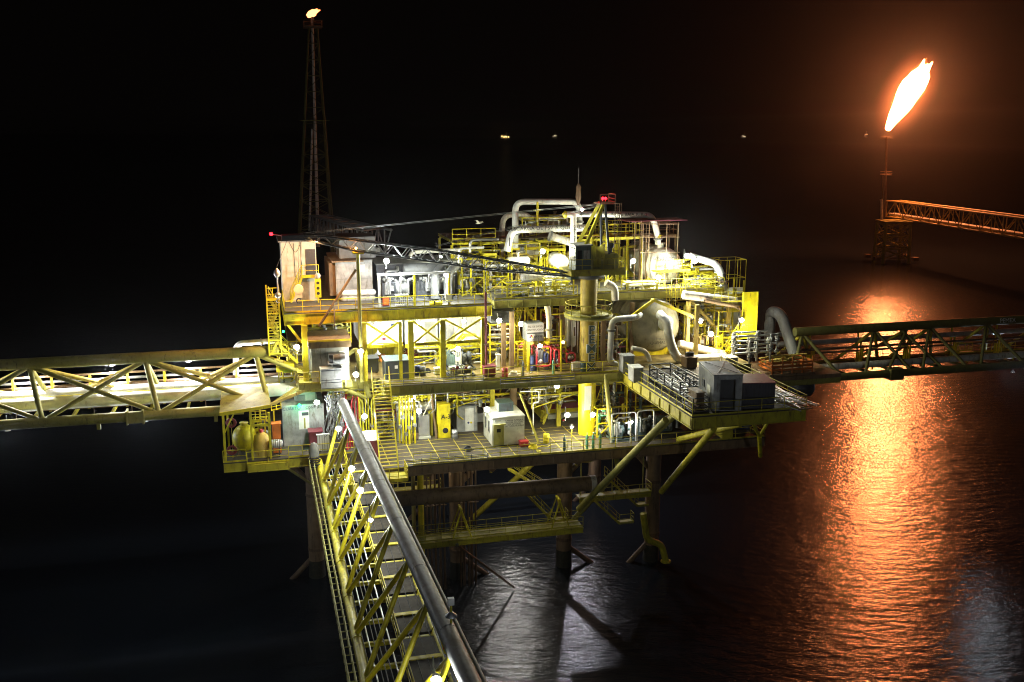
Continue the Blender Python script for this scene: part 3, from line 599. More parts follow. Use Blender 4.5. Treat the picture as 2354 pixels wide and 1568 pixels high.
def flame(name, label, p, pts, seed, m, licks=5):
    """closed blown flame body along a curve of (point, radius), with torn licks at its end"""
    rnd = random.Random(seed); t = T(name, label, 'flame', p); b = MB(); n = 22; prev = None
    fr_ = []
    for i in range(len(pts)-1):
        for k in range(5): f = k/5; fr_.append((pts[i][0].lerp(pts[i+1][0], f), pts[i][1]*(1-f)+pts[i+1][1]*f))
    fr_.append(pts[-1]); ph = [rnd.uniform(0,6.28) for _ in range(4)]
    for i, (c, r) in enumerate(fr_):
        d = (fr_[min(i+1,len(fr_)-1)][0]-fr_[max(i-1,0)][0]).normalized(); a = d.cross(V((0,1,0))).normalized(); e = d.cross(a); k = len(b.v)
        for j in range(n):
            th = 2*math.pi*j/n; w = 1+(.03+.07*i/len(fr_))*(math.sin(3*th+ph[0]+i*.4)+.7*math.sin(5*th+ph[1]-i*.55)); q = c+(a*math.cos(th)+e*math.sin(th))*max(r,.02)*w
            b.v.append(tuple(q))
        if prev is not None:
            for j in range(n): jj = (j+1) % n; b.f.append((prev+j, prev+jj, k+jj, k+j)); b.s.append(True)
        prev = k
    for k in range(licks):                                          # torn licks leaving the crown of the flame
        th = 2*math.pi*k/licks+.5; c, r = pts[-2]; ax_ = (pts[-1][0]-pts[-3][0]).normalized(); a = ax_.cross(V((0,1,0))).normalized(); e = ax_.cross(a); o = c+(a*math.cos(th)+e*math.sin(th))*r*.42; L = r*rnd.uniform(.5,2.1); bw = (a*rnd.uniform(-.3,.15)+e*rnd.uniform(-.2,.2))*r
        n2 = len(b.v); lp = [o-ax_*r*.5, o, o+ax_*L*.5+bw*.4, o+ax_*L+bw]; lr = [r*.4, r*.42, r*.2, r*.015]
        for i in range(4): b.ring(lp[i], a, e, lr[i], 8)
        for i in range(3):
            for j in range(8): jj = (j+1) % 8; b.f.append((n2+i*8+j, n2+i*8+jj, n2+i*8+8+jj, n2+i*8+8+j)); b.s.append(True)
    b.build('fire', m, t); return t
def envelope(t, pts, m, grow, seed):
    q = [(c, r*grow) for c, r in pts]; d0 = (q[1][0]-q[0][0]).normalized(); d1 = (q[-1][0]-q[-2][0]).normalized(); q = [(q[0][0]-d0*.3, .01)]+q+[(q[-1][0]+d1*q[-1][1]*1.5, .01)]; e = flame('gas_flame', 'x', pts[0][0], q, seed, m, 0); ch = e.children[0]; ch.name = 'fire_envelope'; attach(ch, t); bpy.data.objects.remove(e)
def glow(name, strength):
    m = bpy.data.materials.new(name); m.use_nodes = True; nt = m.node_tree; nt.nodes.remove(nt.nodes['Principled BSDF']); e = nt.nodes.new('ShaderNodeEmission'); e.inputs[0].default_value = (1,.2,.05,1); e.inputs[1].default_value = strength; nt.links.new(e.outputs[0], nt.nodes['Material Output'].inputs['Volume']); return m
FIRE = bpy.data.materials.new('burning_gas'); FIRE.use_nodes = True; nt_ = FIRE.node_tree; e_ = nt_.nodes.new('ShaderNodeEmission'); e_.inputs[0].default_value = (1,.27,.085,1); e_.inputs[1].default_value = 340; nt_.links.new(e_.outputs[0], nt_.nodes['Material Output'].inputs[0])
FIRE2 = FIRE.copy(); FIRE2.name = 'small_burning_gas'; FIRE2.node_tree.nodes['Emission'].inputs[1].default_value = 6
p = at(706,38,y=191); q = at(728,24,y=191); flame('gas_flame', 'small orange flame burning on top of the slim lattice tower', p, [(p,.3),(p.lerp(q,.35),.62),(p.lerp(q,.7),.6),(q,.1)], 3, FIRE2)
# right flare on its tripod in the sea
TP = at(2047,602,z=0); dep = (TP-CAM).dot(FW)
def atd(u, v, k=0): d = FW + RT*((u-1176.5)/FPX) - UP*((v-784)/FPX); return CAM + d*(dep+k)
t = T('flare_jacket', 'yellow four legged steel support standing in the sea under the great flare', 'flare tower', (TP.x,TP.y,0))
zt_ = atd(2047,508).z; hw = 4.3; ax, ay = RT, V((RT.y*-1,RT.x,0)); cT = V((TP.x,TP.y,0))
def lg(i, j, z): k = 1+.07*(zt_-z)/zt_; return cT+ax*(hw*i*k)+ay*(hw*j*k)+V((0,0,z))
m = MB(); mb = MB()
for i, j in ((-1,-1),(1,-1),(1,1),(-1,1)): m.tube(lg(i,j,-2), lg(i,j,zt_), .62, .55, n=12)
cs = ((-1,-1),(1,-1),(1,1),(-1,1)); lv = (1.5, zt_*.36, zt_*.66, zt_-.6)
for k in range(4):
    a, b = cs[k], cs[(k+1) % 4]
    for z_ in lv[1:]: mb.tube(lg(*a,z_), lg(*b,z_), .3, n=8)
    for z0_, z1_ in ((1.5,lv[1]),(lv[1],lv[2]),(lv[2],lv[3])): mb.tube(lg(*a,z0_), lg(*b,z1_), .2, n=8); mb.tube(lg(*b,z0_), lg(*a,z1_), .2, n=8)
m.build('leg', YELD, t); mb.build('bracing', YELD, t)
m = MB(); m.ob(cT+V((0,0,zt_+.2)), ax*(hw+.6), ay*(hw+.6), V((0,0,.2))); m.build('cap_deck', OLV, t)
m = MB()
for i, j in cs: q = lg(i*1.5,j,1.6); m.ob(q, ax*.9, ay*1.2, V((0,0,.6)))
m.beam(lg(-1.5,-1,1.9), lg(1.5,-1,1.9), .3); m.build('boat_bumper', BRN, t)
s0 = atd(2033,500); s1 = atd(2037.5,316)
fs = T('flare_stack', 'slender red lit flare stack rising from the yellow sea support', 'flare stack', s0)
MB().tube(s0, s1, .42, .36, n=12).build('pipe', BRN, fs); MB().tube(s0+ax*-1.0, atd(2035,405)+ax*-.9, .22).build('ladder_mast', BRN, fs); MB().path([atd(2026,505), atd(2026,462), atd(2024.5,458)], .5, .8).build('knockout_pipe', WHTR, fs)
for u, v in ((2036,402),(2037,318)):
    m = MB(); c = atd(u, v); m.ob(c, ax*1.6, ay*1.6, V((0,0,.12)))
    for z_ in (.5, 1.1):
        q = [c+ax*(1.6*i)+ay*(1.6*j)+V((0,0,z_)) for i, j in cs]; [m.tube(q[k], q[(k+1) % 4], .07, n=5) for k in range(4)]
    m.build('ring_platform', BROWN, fs)
f = [atd(u, v) for u, v in ((2040,298),(2056,267),(2079,231),(2100,198),(2116,170),(2124,150))]
fl = list(zip(f, (.8, 2.2, 3.5, 4.0, 3.0, .4)))
ft = flame('gas_flame', 'huge white hot flare flame blown to the right above the tall stack', f[0], fl, 5, FIRE)
envelope(ft, fl[:-1]+[(atd(2125,146), 1.0)], glow('flame_edge_gas', .4), 1.12, 5)
gm = glow('flame_halo_emission', 0); nt_ = gm.node_tree; tc_ = nt_.nodes.new('ShaderNodeTexCoord'); gr_ = nt_.nodes.new('ShaderNodeTexGradient'); gr_.gradient_type = 'SPHERICAL'; pw_ = nt_.nodes.new('ShaderNodeMath'); pw_.operation = 'POWER'; pw_.inputs[1].default_value = 2.6; ml_ = nt_.nodes.new('ShaderNodeMath'); ml_.operation = 'MULTIPLY'; ml_.inputs[1].default_value = .3
nt_.links.new(tc_.outputs['Object'], gr_.inputs[0]); nt_.links.new(gr_.outputs['Fac'], pw_.inputs[0]); nt_.links.new(pw_.outputs[0], ml_.inputs[0]); nt_.links.new(ml_.outputs[0], nt_.nodes['Emission'].inputs[1])
go = MB().ball((0,0,0), 1, n=28, m=18).build('flame_halo', gm); gc = atd(2084,218); gd = (atd(2122,145)-atd(2046,290)).normalized(); attach(go, ft); go.location = gc; go.rotation_mode = 'QUATERNION'; go.rotation_quaternion = gd.to_track_quat('Z','Y'); go.scale = (11.5,11.5,21)  # halo around the flame, painted as an emitting volume that fades outwards
fbx = T('flare_bridge', 'orange lit truss bridge running right from the yellow sea support', 'bridge', (240,310,15))
a = atd(2047,480); b = at(2353,520,z=a.z+.5); d = (b-a).normalized(); d.z = 0; a0 = a+V((0,0,.2)); b0 = a0+d*95
MB().lattice(a0+d*1.5, b0, 5, 5.6, 17, .32, .17).build('truss', BEIGE, fbx); MB().lattice(a0-V((0,0,2.0))+ax*.5, b0-V((0,0,2.0)), 1.6, .1, 1, .35, .05).build('pipe', WHTR, fbx)
# distant lit vessels near the horizon
for u, v, w_, lb in ((1161,315,9,'brightest distant lit vessel near the horizon, with a small mast'), (1275,312,5,'faint lit vessel near the horizon to the right of the brightest one'), (1709,313,5,'very faint lit vessel at the horizon left of the flare'), (1991,309,3,'tiny lit vessel seen just left of the flare stack')):
    Y = 7000; p = at(u, v, y=Y); t = T('ship', lb, 'ship', (p.x,Y,0), 'distant lit ships'); w2 = w_*3.1
    MB().box(p.x-w2,Y,-1,p.x+w2,Y+30,6).build('hull', DRK, t); MB().box(p.x-w2*.5,Y+4,6.1,p.x+w2*.2,Y+24,max(14,p.z+4)).build('deckhouse', GRY, t); MB().tube((p.x+w2*.5,Y+8,5), (p.x+w2*.45,Y+8,max(40,p.z+25)), 1.6).build('mast', GRY, t)
    m = MB(); [m.ball((p.x+w2*k,Y-3,max(7,p.z-2)+random.uniform(-2,5)), 3.2+1.2*(w_ > 8), n=6, m=4) for k in (-.9,-.35,-.05,.3,.85)]; m.build('deck_lights', LAMPAMB if w_ > 8 else LAMPFNT, t)
# ---------------------------------------------------------------- crane
cy = 88.9; cx = at(1351,800,y=cy).x; zt_ = at(1351,640,y=cy).z
cr = T('pedestal_crane', 'big pedestal crane with operator cab and long lattice boom reaching left over the platform', 'crane', (cx,cy,15))
m = MB(); m.tube((cx,cy,15.2), (cx,cy,ZM-1.1), .84, n=28); m.build('pedestal', YELO, cr, None)
MB().tube((cx,cy,ZM-1.09), (cx,cy,zt_), .8, n=28).build('pedestal', OCHR, cr); MB().lathe((cx,cy,14.2), (0,0,1), [(0,.7),(.3,.95),(1.4,.95)], 24).build('pedestal_foot', BEIGE, cr)
# ring platform on the pedestal
zr = at(1345,722,y=cy).z; m = MB(); m.lathe((cx,cy,zr-.35), (0,0,1), [(0,.85),(.05,2.3),(.35,2.35),(.36,.85)], 24, caps=False); m.build('ring_platform', OLV, cr)
MB().rail([(cx+2.25*math.cos(2*math.pi*i/14),cy+2.25*math.sin(2*math.pi*i/14),zr) for i in range(14)], closed=True, gap=1.0).build('railing', YELD, cr)
zl = (at(1345,746,y=cy).z, at(1345,852,y=cy).z); L_ = (zl[0]-zl[1])/5
for i, ch in enumerate('PEMEX'): 
    text(ch, L_*1.28, INKW, cr, (cx+.02,cy,zl[0]-L_*(i+.5)), cyl=('v', .815, .12), bold=.05, xs=1.3, name='letter'); text(ch, L_*1.28, TEAL, cr, (cx+.02,cy,zl[0]-L_*(i+.5)), cyl=('v', .826, .12), bold=.015, xs=1.3, name='letter')
MB().quad([(cx-.55,cy-.83,19.6),(cx+.12,cy-.86,19.6),(cx+.12,cy-.86,22.0),(cx-.55,cy-.83,22.0)]).quad([(cx-.55,cy-.8,19.6),(cx-.55,cy-.8,22),(cx+.12,cy-.83,22),(cx+.12,cy-.83,19.6)]).build('notice_board', SIGNW, cr)
# house
zb = zt_; x0, _, _, x1, _ = fr(1312,624,1436,640,y=cy-1.8)
MB().lathe((cx,cy,zb), (0,0,1), [(0,1.0),(.25,1.5),(.5,1.5)], 24).build('slew_ring', DRK, cr)
MB().box(x0,cy-1.9,zb+.5,x1,cy+1.9,zb+.95).build('house_base', YELD, cr)
MB().rail([(x0,cy-1.85,zb+.95),(x1,cy-1.85,zb+.95),(x1,cy+1.85,zb+.95)], gap=1).build('railing', YELD, cr)
a0, _, z0, a1, z1 = fr(1323,566,1358,612,y=cy-1.7); z0 = zb+.96
MB().box(a0,cy-1.7,z0,a1,cy+.3,z1).build('cab', TEAL, cr)
for u0, u1 in ((1327,1337),(1341,1355)): b0, _, c0, b1, c1 = fr(u0,576,u1,598,y=cy-1.72); MB().box(b0,cy-1.74,c0,b1,cy-1.705,c1).build('cab_window', GRY if u0 > 1340 else GLS, cr)
MB().box(a0-.12,cy-1.85,z1+.004,a1+.15,cy+.4,z1+.12).build('cab_roof', GRY, cr); MB().box(a0-.035,cy-1.4,z0+.9,a0-.005,cy,z1-.25).build('cab_window', GLS, cr)
e0, _, _, e1, f1 = fr(1362,585,1421,624,y=cy-1.2)
MB().box(e0,cy-1.2,z0,e1,cy+1.5,f1).build('engine_house', OLV, cr); MB().box(e0+.1,cy-1.24,z0+.3,e0+.8,cy-1.205,z0+1.3).build('door', YELD, cr)
h = at(1368,580,y=cy-1); MB().lathe((h.x-.3,cy-1.3,h.z), (1,0,0), [(0,.75),(.1,.75),(.1,.55),(.8,.55),(.8,.75),(.9,.75)], 18).build('winch_drum', YELD, cr)
e = at(1404,572,y=cy); MB().tube((e.x,cy,f1), (e.x,cy,e.z+.4), .12).ball((e.x,cy,e.z+.3), .3).build('exhaust', BLK, cr)
tp = at(1383,466,y=cy); 
for y_ in (cy-1.1, cy+1.1):
    MB().beam((at(1337,566,y=cy).x,y_,z1), (tp.x,cy+(y_-cy)*.5,tp.z), .2, .3).build('gantry_leg', YELD, cr); MB().beam((e1-.9,y_,f1), (tp.x+.1,cy+(y_-cy)*.5,tp.z), .2).build('gantry_leg', DRK, cr)
m = MB(); m.box(tp.x-.5,cy-.9,tp.z-.1,tp.x+1.0,cy+.9,tp.z); m.rail([(tp.x-.5,cy-.9,tp.z),(tp.x+1,cy-.9,tp.z),(tp.x+1,cy+.9,tp.z)], h=.8); m.build('gantry_top', BRN, cr)
MB().ladder((tp.x+1.2,cy-.95,f1), (tp.x+1.2,cy-.95,tp.z), (1,0,0), .45).cage((tp.x+1.2,cy-.95,f1+1), (tp.x+1.2,cy-.95,tp.z), (0,-1,0), .35).build('ladder', BRN, cr)
m = MB(); q = at(1329,442,y=cy+8); m.lathe(q, (0,0,1), [(-1.3,.12),(-.5,.3),(.2,.22),(.5,.28),(.9,.05)], 12); vt = T('vent_cowl', 'little rust red cowl vent on the tall pipe loop beside the crane mast', 'vent', q); m.build('cowl', BRN, vt); MB().tube(q+V((0,0,.9)), q+V((0,0,2.4)), .02, n=4).build('spike', MGR, vt)
# boom
bu0, bu1 = at(1316,626,y=cy), at(690,541,y=cy); bl0 = at(1316,634,y=cy)
pts_u = [at(1316,628,y=cy), at(1180,604,y=cy), at(1000,574,y=cy), at(748,543,y=cy), at(660,541,y=cy)]
pts_l = [at(1316,634,y=cy), at(1126,620,y=cy), at(1000,601,y=cy), at(824,577,y=cy), at(715,553,y=cy), at(660,545,y=cy)]
def lerpx(P, x):
    for a, b in zip(P, P[1:]):
        if (a.x-x)*(b.x-x) <= 0 and a.x != b.x: return a.lerp(b, (x-a.x)/(b.x-a.x))
    return P[-1].copy()
mch = MB(); mbr = MB(); hw = .65
for P in (pts_u, pts_l):
    for y_ in (-hw, hw):
        for a, b in zip(P, P[1:]): mch.tube(a+V((0,y_,0)), b+V((0,y_,0)), .085, n=7)
xs = [pts_u[0].x+(pts_u[-1].x-pts_u[0].x)*i/34 for i in range(35)]
for i in range(34):
    A, B = lerpx(pts_u, xs[i]), lerpx(pts_l, xs[i+1]); 
    if i % 2: A, B = lerpx(pts_l, xs[i]), lerpx(pts_u, xs[i+1])
    for y_ in (-hw, hw): mbr.tube(A+V((0,y_,0)), B+V((0,y_,0)), .042, n=5)
    for P in (pts_u, pts_l): a, b = lerpx(P, xs[i]), lerpx(P, xs[i+1]); mbr.tube(a+V((0,-hw,0)), b+V((0,hw,0)), .035, n=5)
bm_ = mch.build('boom', DRK, cr); mbr.build('boom_lacing', MGR, bm_)
MB().ob(at(1318,631,y=cy), V((.5,0,.05)), V((0,.7,0)), V((0,0,.35))).build('boom_foot', TEAL, cr)
h = at(655,545,y=cy); MB().box(h.x-.3,cy-.75,h.z-.25,h.x+1.6,cy+.75,h.z+.2).build('boom_head', DRK, cr)
m = MB()
for y_ in (-.5,.5): m.tube(tp+V((0,y_,-.1)), h+V((1.3,y_,.25)), .022, n=4); m.tube(tp+V((0,y_*.6,-.2)), at(1000,574,y=cy)+V((0,y_*.6,.3)), .018, n=4)
m.build('pendant_rope', MGR, cr)
k = at(686,665,y=cy); m = MB(); m.tube(h+V((1.2,-.1,-.2)), k+V((0,-.1,.5)), .02, n=4); m.tube(h+V((1.45,.1,-.2)), k+V((.15,.1,.5)), .02, n=4); m.build('hoist_rope', DRK, cr)
hb_ = T('hook_block', 'white oval crane hook block hanging in front of the white tower block', 'hook block', k)
m = MB(); m.lathe(k+V((0,-.18,0)), (0,1,0), [(0,.42),(.36,.42)], 18); m.box(k.x-.3,k.y-.15,k.z-.75,k.x+.3,k.y+.15,k.z+.1); m.build('sheave_block', WHT, hb_); MB().torus(k+V((0,0,-1.05)), (0,1,0), .22, .06, 12, 6, .75, .1).build('hook', DRK, hb_)
k = at(637,640,y=cy); MB().tube(h+V((.2,0,-.2)), k+V((0,0,1)), .02, n=4).build('hoist_rope', DRK, cr)
hb_ = T('hook_block', 'small headache ball hook hanging at the outer left end of the boom', 'hook block', k)
MB().lathe(k, (0,0,1), [(.9,.05),(.6,.26),(.35,.3),(.1,.15)], 14).tube(k+V((0,0,-1.6)), k+V((0,0,.2)), .06).ball(k+V((0,0,-1.5)), .28).build('ball', STL, hb_); MB().torus(k+V((0,0,-2.0)), (0,1,0), .16, .05, 12, 6, .75, .1).build('hook', STL, hb_)
for u, lb in ((1385,'left one of the twin red warning lamps on the crane mast'), (1391.5,'right one of the twin red warning lamps on the crane mast')):
    p = at(u, 456.5, y=cy); t = T('warning_lamp', lb, 'lamp', p, 'red aviation lamps'); MB().ball(p, .13).build('lamp_glass', LRED, t); MB().tube(p-V((0,0,.5)), p-V((0,0,.12)), .05).build('stem', MGR, t); light(t, p+V((0,-.2,.3)), 25, (1,.02,.02))
p = at(623,538,y=cy); t = T('warning_lamp', 'red warning lamp at the far tip of the boom on the left', 'lamp', p, 'red aviation lamps'); MB().ball(p, .14).build('lamp_glass', LRED, t); MB().tube(p+V((.1,0,-.05)), h+V((0,0,.1)), .04).build('stem', MGR, t); light(t, p+V((0,-.2,.2)), 20, (1,.02,.02))
# boom rest post
t = T('boom_rest', 'tall olive post with diagonal prop holding up the crane boom at the left', 'post', at(822,800,y=88.9))
a = at(822,578,y=cy); MB().tube((a.x,cy,ZM+.1), (a.x,cy,a.z-.15), .17, n=12).build('post', OLV, t); MB().box(a.x-.45,cy-.9,a.z-.15,a.x+.45,cy+.9,a.z-.03).build('cradle', YEL, t)
MB().tube(at(818,620,y=cy), at(733,750,y=cy+1), .12, n=8).build('prop', BROWN, t); q = at(767,690,y=cy+.4); MB().tube(q, (q.x,q.y,q.z-2.4), .05).build('rod', BROWN, t)
# ---------------------------------------------------------------- left tower block & turbines on the upper deck
x0, y0, z0, x1, z1 = fr(648,556,728,693,z=ZU)
t = T('tower_block', 'tall white windowless tower block lit orange, with dark upper doorway and small stair', 'building', (x0,y0,ZU))
MB().box(x0,y0,ZU,x1,y0+4.5,z1).build('wall', CREAM, t); MB().box(x0-.25,y0-.25,z1,x1+.25,y0+4.7,z1+.14).build('roof', MGR, t)
a0, _, b0, a1, b1 = fr(702,573,725,632,y=y0); MB().box(a0,y0-.03,b0,a1,y0+.3,b1).build('doorway', DRK, t)
MB().box(a0-.4,y0-1.1,b0-.12,x1+.1,y0-.01,b0).build('balcony', YELO, t); MB().rail([(a0-.4,y0-1.05,b0),(x1+.1,y0-1.05,b0)], gap=1.1).build('railing', YELO, t)
p = V((a0-.4,y0-.6,b0)); q = at(668,690,y=y0-.6); MB().stair(V((q.x,y0-.6,ZU+.1)), p, (0,1,0), .8).build('stair', YELO, t)
a0, _, b0, a1, b1 = fr(686,640,712,690,y=y0); MB().box(a0,y0-.025,ZU+.1,a1,y0-.004,b1).build('door', GRY, t)
m = MB()
for u in (674, 690): p = at(u,560,y=y0-.08); m.tube((p.x,y0-.05,p.z), (p.x+.05,y0-.05,p.z-3.2), .025, n=4)
p = at(664,556,y=y0-.05); q = at(692,556,y=y0-.05); m.path([p, p.lerp(q,.5)+V((0,0,-1.3)), q], .02, .8, 4); m.build('cable', BLK, t)
x0_, _, z0_, x1_, z1_ = fr(724,640,738,692,y=y0-1.2); t = T('louvre_panel', 'upright yellow vent panel with four round holes beside the white tower block', 'panel', (x0_,y0-1.2,ZU))
MB().box(x0_,y0-1.2,ZU+.5,x1_,y0-1.05,z1_).build('panel', YEL, t); MB().box(x0_+.2,y0-1.18,ZU,x0_+.35,y0-1.06,ZU+.49).build('post', YEL, t)
m = MB(); [m.lathe((.5*(x0_+x1_),y0-1.205,ZU+.9+.5*k), (0,-1,0), [(0,.15),(.02,.13)], 12) for k in range(4) if ZU+.9+.5*k < z1_]; m.build('hole', BLK, t)
q = at(730,634,y=y0-1.2); MB().ball(q, .28).build('round_lamp', WHTR, t)
x0, y0, z0, x1, z1 = fr(772,600,856,682,z=ZU+.3); D = 6.5
t = T('generator_enclosure', 'big pale grey turbine enclosure with brown roof beside the boom rest post', 'enclosure', (x0,y0,ZU))
MB().box(x0,y0,ZU+.35,x1,y0+D,z1).build('wall', GRY, t); MB().box(x0,y0,ZU,x1,y0+D,ZU+.35).build('skid_base', DRK, t); MB().box(x0-.4,y0-.9,z1,x0+2.6,y0+D,z1+.14).build('roof', BROWN, t); MB().box(x0+2.61,y0-.1,z1,x1+.05,y0+D,z1+.1).build('roof', MGR, t)
m = MB(); [m.box(x0+.03,y0-.02,z1-(z1-ZU)*k-.04,x1-.03,y0+.01,z1-(z1-ZU)*k) for k in (.45,.92)]; m.box(x0+(x1-x0)*.02,y0-.02,ZU+.4,x0+(x1-x0)*.03,y0+.01,z1-.1); m.build('panel_seam', MGR, t)
MB().box(x0+2,y0-.02,z1-1.1,x0+2.8,y0+.0,z1-.4).build('sign_plate', SIGNW, t)
MB().box(x0+.5,y0+1,z1+.15,x0+4,y0+5,z1+2.2).build('intake_hood', MGR, t); MB().box(x0-.6,y0+.4,ZU+.4,x0-.01,y0+D,z1-.2).build('side_cabinet', BROWN, t)
for k, (v_, lb) in enumerate(((674,'upper one of two white horizontal cylinders under the grey enclosure'), (688,'lower one of two white horizontal cylinders under the grey enclosure'))):
    a, b = at(783,v_,y=y0-.9), at(864,v_-2,y=y0-.9); q = T('air_receiver', lb, 'cylinder', a, 'white cylinders in front of the grey enclosure'); MB().lathe(a, b-a, [(0,.05),(.1,.25),(.25,.3),((b-a).length-.25,.3),((b-a).length-.1,.25),((b-a).length,.05)], 16).build('vessel', WHT if k == 0 else GRY, q); MB().box(a.x+.6,a.y-.2,ZU,a.x+.75,a.y+.2,a.z-.28).box(b.x-.75,a.y-.2,ZU,b.x-.6,a.y+.2,a.z-.28).build('saddle', MGR, q)
def machine(name, label, cat, u0, v0, u1, v1, y, D, seed, m1=DRK, m2=MGR, m3=STL, zb=None, group=None):
    """skid-mounted machinery: base frame, engine block, casings, pipework"""
    r_ = random.Random(seed); x0, _, z0, x1, z1 = fr(u0,v0,u1,v1,y=y); z0 = zb if zb is not None else z0; W, H = x1-x0, z1-z0
    t = T(name, label, cat, (x0,y,z0), group)
    b = MB(); b.ibeam((x0,y+.1,z0+.12), (x1,y+.1,z0+.12), .15, .24); b.ibeam((x0,y+D-.1,z0+.12), (x1,y+D-.1,z0+.12), .15, .24)
    for k in range(4): b.box(x0+W*k/3.001,y+.2,z0+.02,x0+W*k/3.001+.12,y+D-.2,z0+.2)
    b.build('skid_base', m2, t)
    k = MB(); k.box(x0+W*.08,y+.3,z0+.26,x0+W*.5,y+D-.3,z0+H*.7)
    for i in range(5): k.box(x0+W*(.1+.08*i),y+.22,z0+H*.36,x0+W*(.1+.08*i)+W*.04,y+.3,z0+H*.66)
    k.build('engine_block', m1, t)
    MB().lathe((x0+W*.52,y+D*.5,z0+H*.42), (1,0,0), [(0,H*.12),(.02,H*.26),(W*.14,H*.3),(W*.16,H*.2),(W*.3,H*.2),(W*.32,H*.28),(W*.42,H*.28),(W*.45,H*.1)], 18).build('pump_casing', m2, t)
    p = MB()
    for i in range(5):
        xx = x0+W*r_.uniform(.12,.9); p.path([(xx,y+.15,z0+H*.3), (xx,y+.15,z0+H*r_.uniform(.72,.98)), (xx+W*r_.uniform(-.25,.25),y+.15,z0+H*r_.uniform(.72,.98)), (xx+W*r_.uniform(-.1,.1),y+D*.6,z0+H*.6)], min(.13,H*.04), n=8)
    p.build('pipework', m3, t)
    q = MB()
    for i in range(3): xx = x0+W*r_.uniform(.1,.9); zz = z0+H*r_.uniform(.5,.9); q.lathe((xx,y+.05,zz), (0,1,0), [(0,.02),(.01,.16),(.05,.16),(.06,.03),(.2,.03)], 10)
    q.build('handwheel', MAR if seed == 9 else m2, t)
    MB().box(x0+W*.3,y+.02,z0+H*.42,x0+W*.42,y+.2,z0+H*.6).build('control_box', GRY, t)
    return t
machine('gas_turbine', 'dark blue grey turbine set under the left bay of the yellow goalpost frame', 'machine', 874,632,946,684,93.5,4,3,DRK,MGR,STL,ZU)
t = machine('gas_turbine', 'dark turbine set with fat grey exhaust ducts under the right bay of the goalpost frame', 'machine', 950,622,1050,684,94.2,4.5,4,DRK,MGR,LAG,ZU)
for u in (1000, 1030): a = at(u,680,y=93.8); MB().path([(a.x,93.9,ZU+.2), (a.x,93.9,ZU+2.6), (a.x+1.0,95,ZU+3.1)], .42, 1, 14).build('duct', MGR, t)
MB().lathe(at(985,618,y=95.5), (1,0,0), [(-2.5,.3),(-2.4,.6),(2.4,.6),(2.5,.3)], 16).build('silencer', MGR, t)
x0, _, z0, x1, z1 = fr(866,606,1058,684,y=97.5); t = T('turbine_hall', 'long dark blue grey acoustic housing with seams behind the turbines on the left top deck', 'enclosure', (x0,97.5,ZU)); MB().box(x0,97.5,ZU,x1,103,z1).build('wall', NAVY, t); MB().box(x0-.1,97.4,z1,x1+.1,103.1,z1+.1).build('roof', MGR, t)
for k in range(7): a = x0+(x1-x0)*(k+.1)/7; MB().box(a,97.42,ZU+.3,a+(x1-x0)*.11,97.496,z1-.5-(k % 3)*.5).build('door', DRK if k % 2 else NAVY, t)
for k in range(5): a = x0+(x1-x0)*(k+.5)/5; MB().path([(a,97,ZU+.2), (a,97,z1-.6-.3*(k % 2)), (a+1.2,97,z1-.6-.3*(k % 2)), (a+1.2,97.3,z1-.2)], .13+.05*(k % 3), .3, 10).build('pipe', (STL, MGR, LAG)[k % 3], t)
for u, v in ((905,622),(962,618),(1020,616)): a = at(u,v,y=99); MB().lathe(a, (1,0,0), [(-1.2,.2),(-1.1,.5),(1.1,.5),(1.2,.2)], 16).build('silencer', (MGR, NAVY)[u > 950], t)
t = T('lifting_frame', 'yellow goalpost gantry with bright top beam in front of the dark turbines', 'frame', at(952,700,y=91))
zt_ = at(952,629,y=91).z
for u, mt in ((871,WHT),(952,YEL),(1032,YELO)): x_ = at(u,660,y=91).x; MB().beam((x_,91,ZU+.002), (x_,91,zt_-.1), .2).build('post', mt, t)
MB().ibeam((at(866,630,y=91).x,91,zt_), (at(1036,626,y=91).x,91,zt_), .2, .2).build('beam', WHT, t)
m = MB(); x_ = at(925,690,y=90.6)
t = T('cage_basket', 'pale slatted crate on the edge railing of the left top deck', 'crate', (x_.x,90.9,ZU)); m.box(x_.x-.6,90.8,ZU+.15,x_.x+.6,91.4,ZU+.22)
for k in range(7): m.box(x_.x-.6+.19*k,90.8,ZU+.23,x_.x-.54+.19*k,90.85,ZU+1.1)
m.box(x_.x-.6,90.78,ZU+1.1,x_.x+.6,91.4,ZU+1.16).build('slats', CREAM, t)
x_ = at(1031,690,y=90.8).x; t = T('junction_box', 'white electric box on the left top deck under the right goalpost', 'box', (x_,90.8,ZU)); MB().box(x_-.28,90.8,ZU+.3,x_+.28,91.1,ZU+1).build('cabinet', WHT, t); MB().box(x_-.05,90.9,ZU,x_+.05,91,ZU+.29).build('stand', MGR, t)
x_ = at(1002,697,y=90.9).x; t = T('hose_bundle', 'bright yellow rolled hose bundle lying along the left top deck edge', 'hose', (x_,90.9,ZU)); MB().lathe((x_-.6,91,ZU+.22), (1,0,0), [(0,.1),(.02,.2),(1.2,.2),(1.22,.1)], 12).build('roll', YELO, t); MB().box(x_-.2,90.78,ZU+.02,x_-.1,91.22,ZU+.45).build('strap', BLK, t)
x_ = at(888,690,y=91).x; t = T('fire_box', 'small red hose box beside the white goalpost post', 'box', (x_,91.3,ZU)); MB().box(x_-.3,91.3,ZU+.1,x_+.3,91.7,ZU+.9).build('cabinet', RED, t); MB().box(x_-.25,91.27,ZU+.2,x_+.25,91.295,ZU+.8).build('door', ORNG, t)
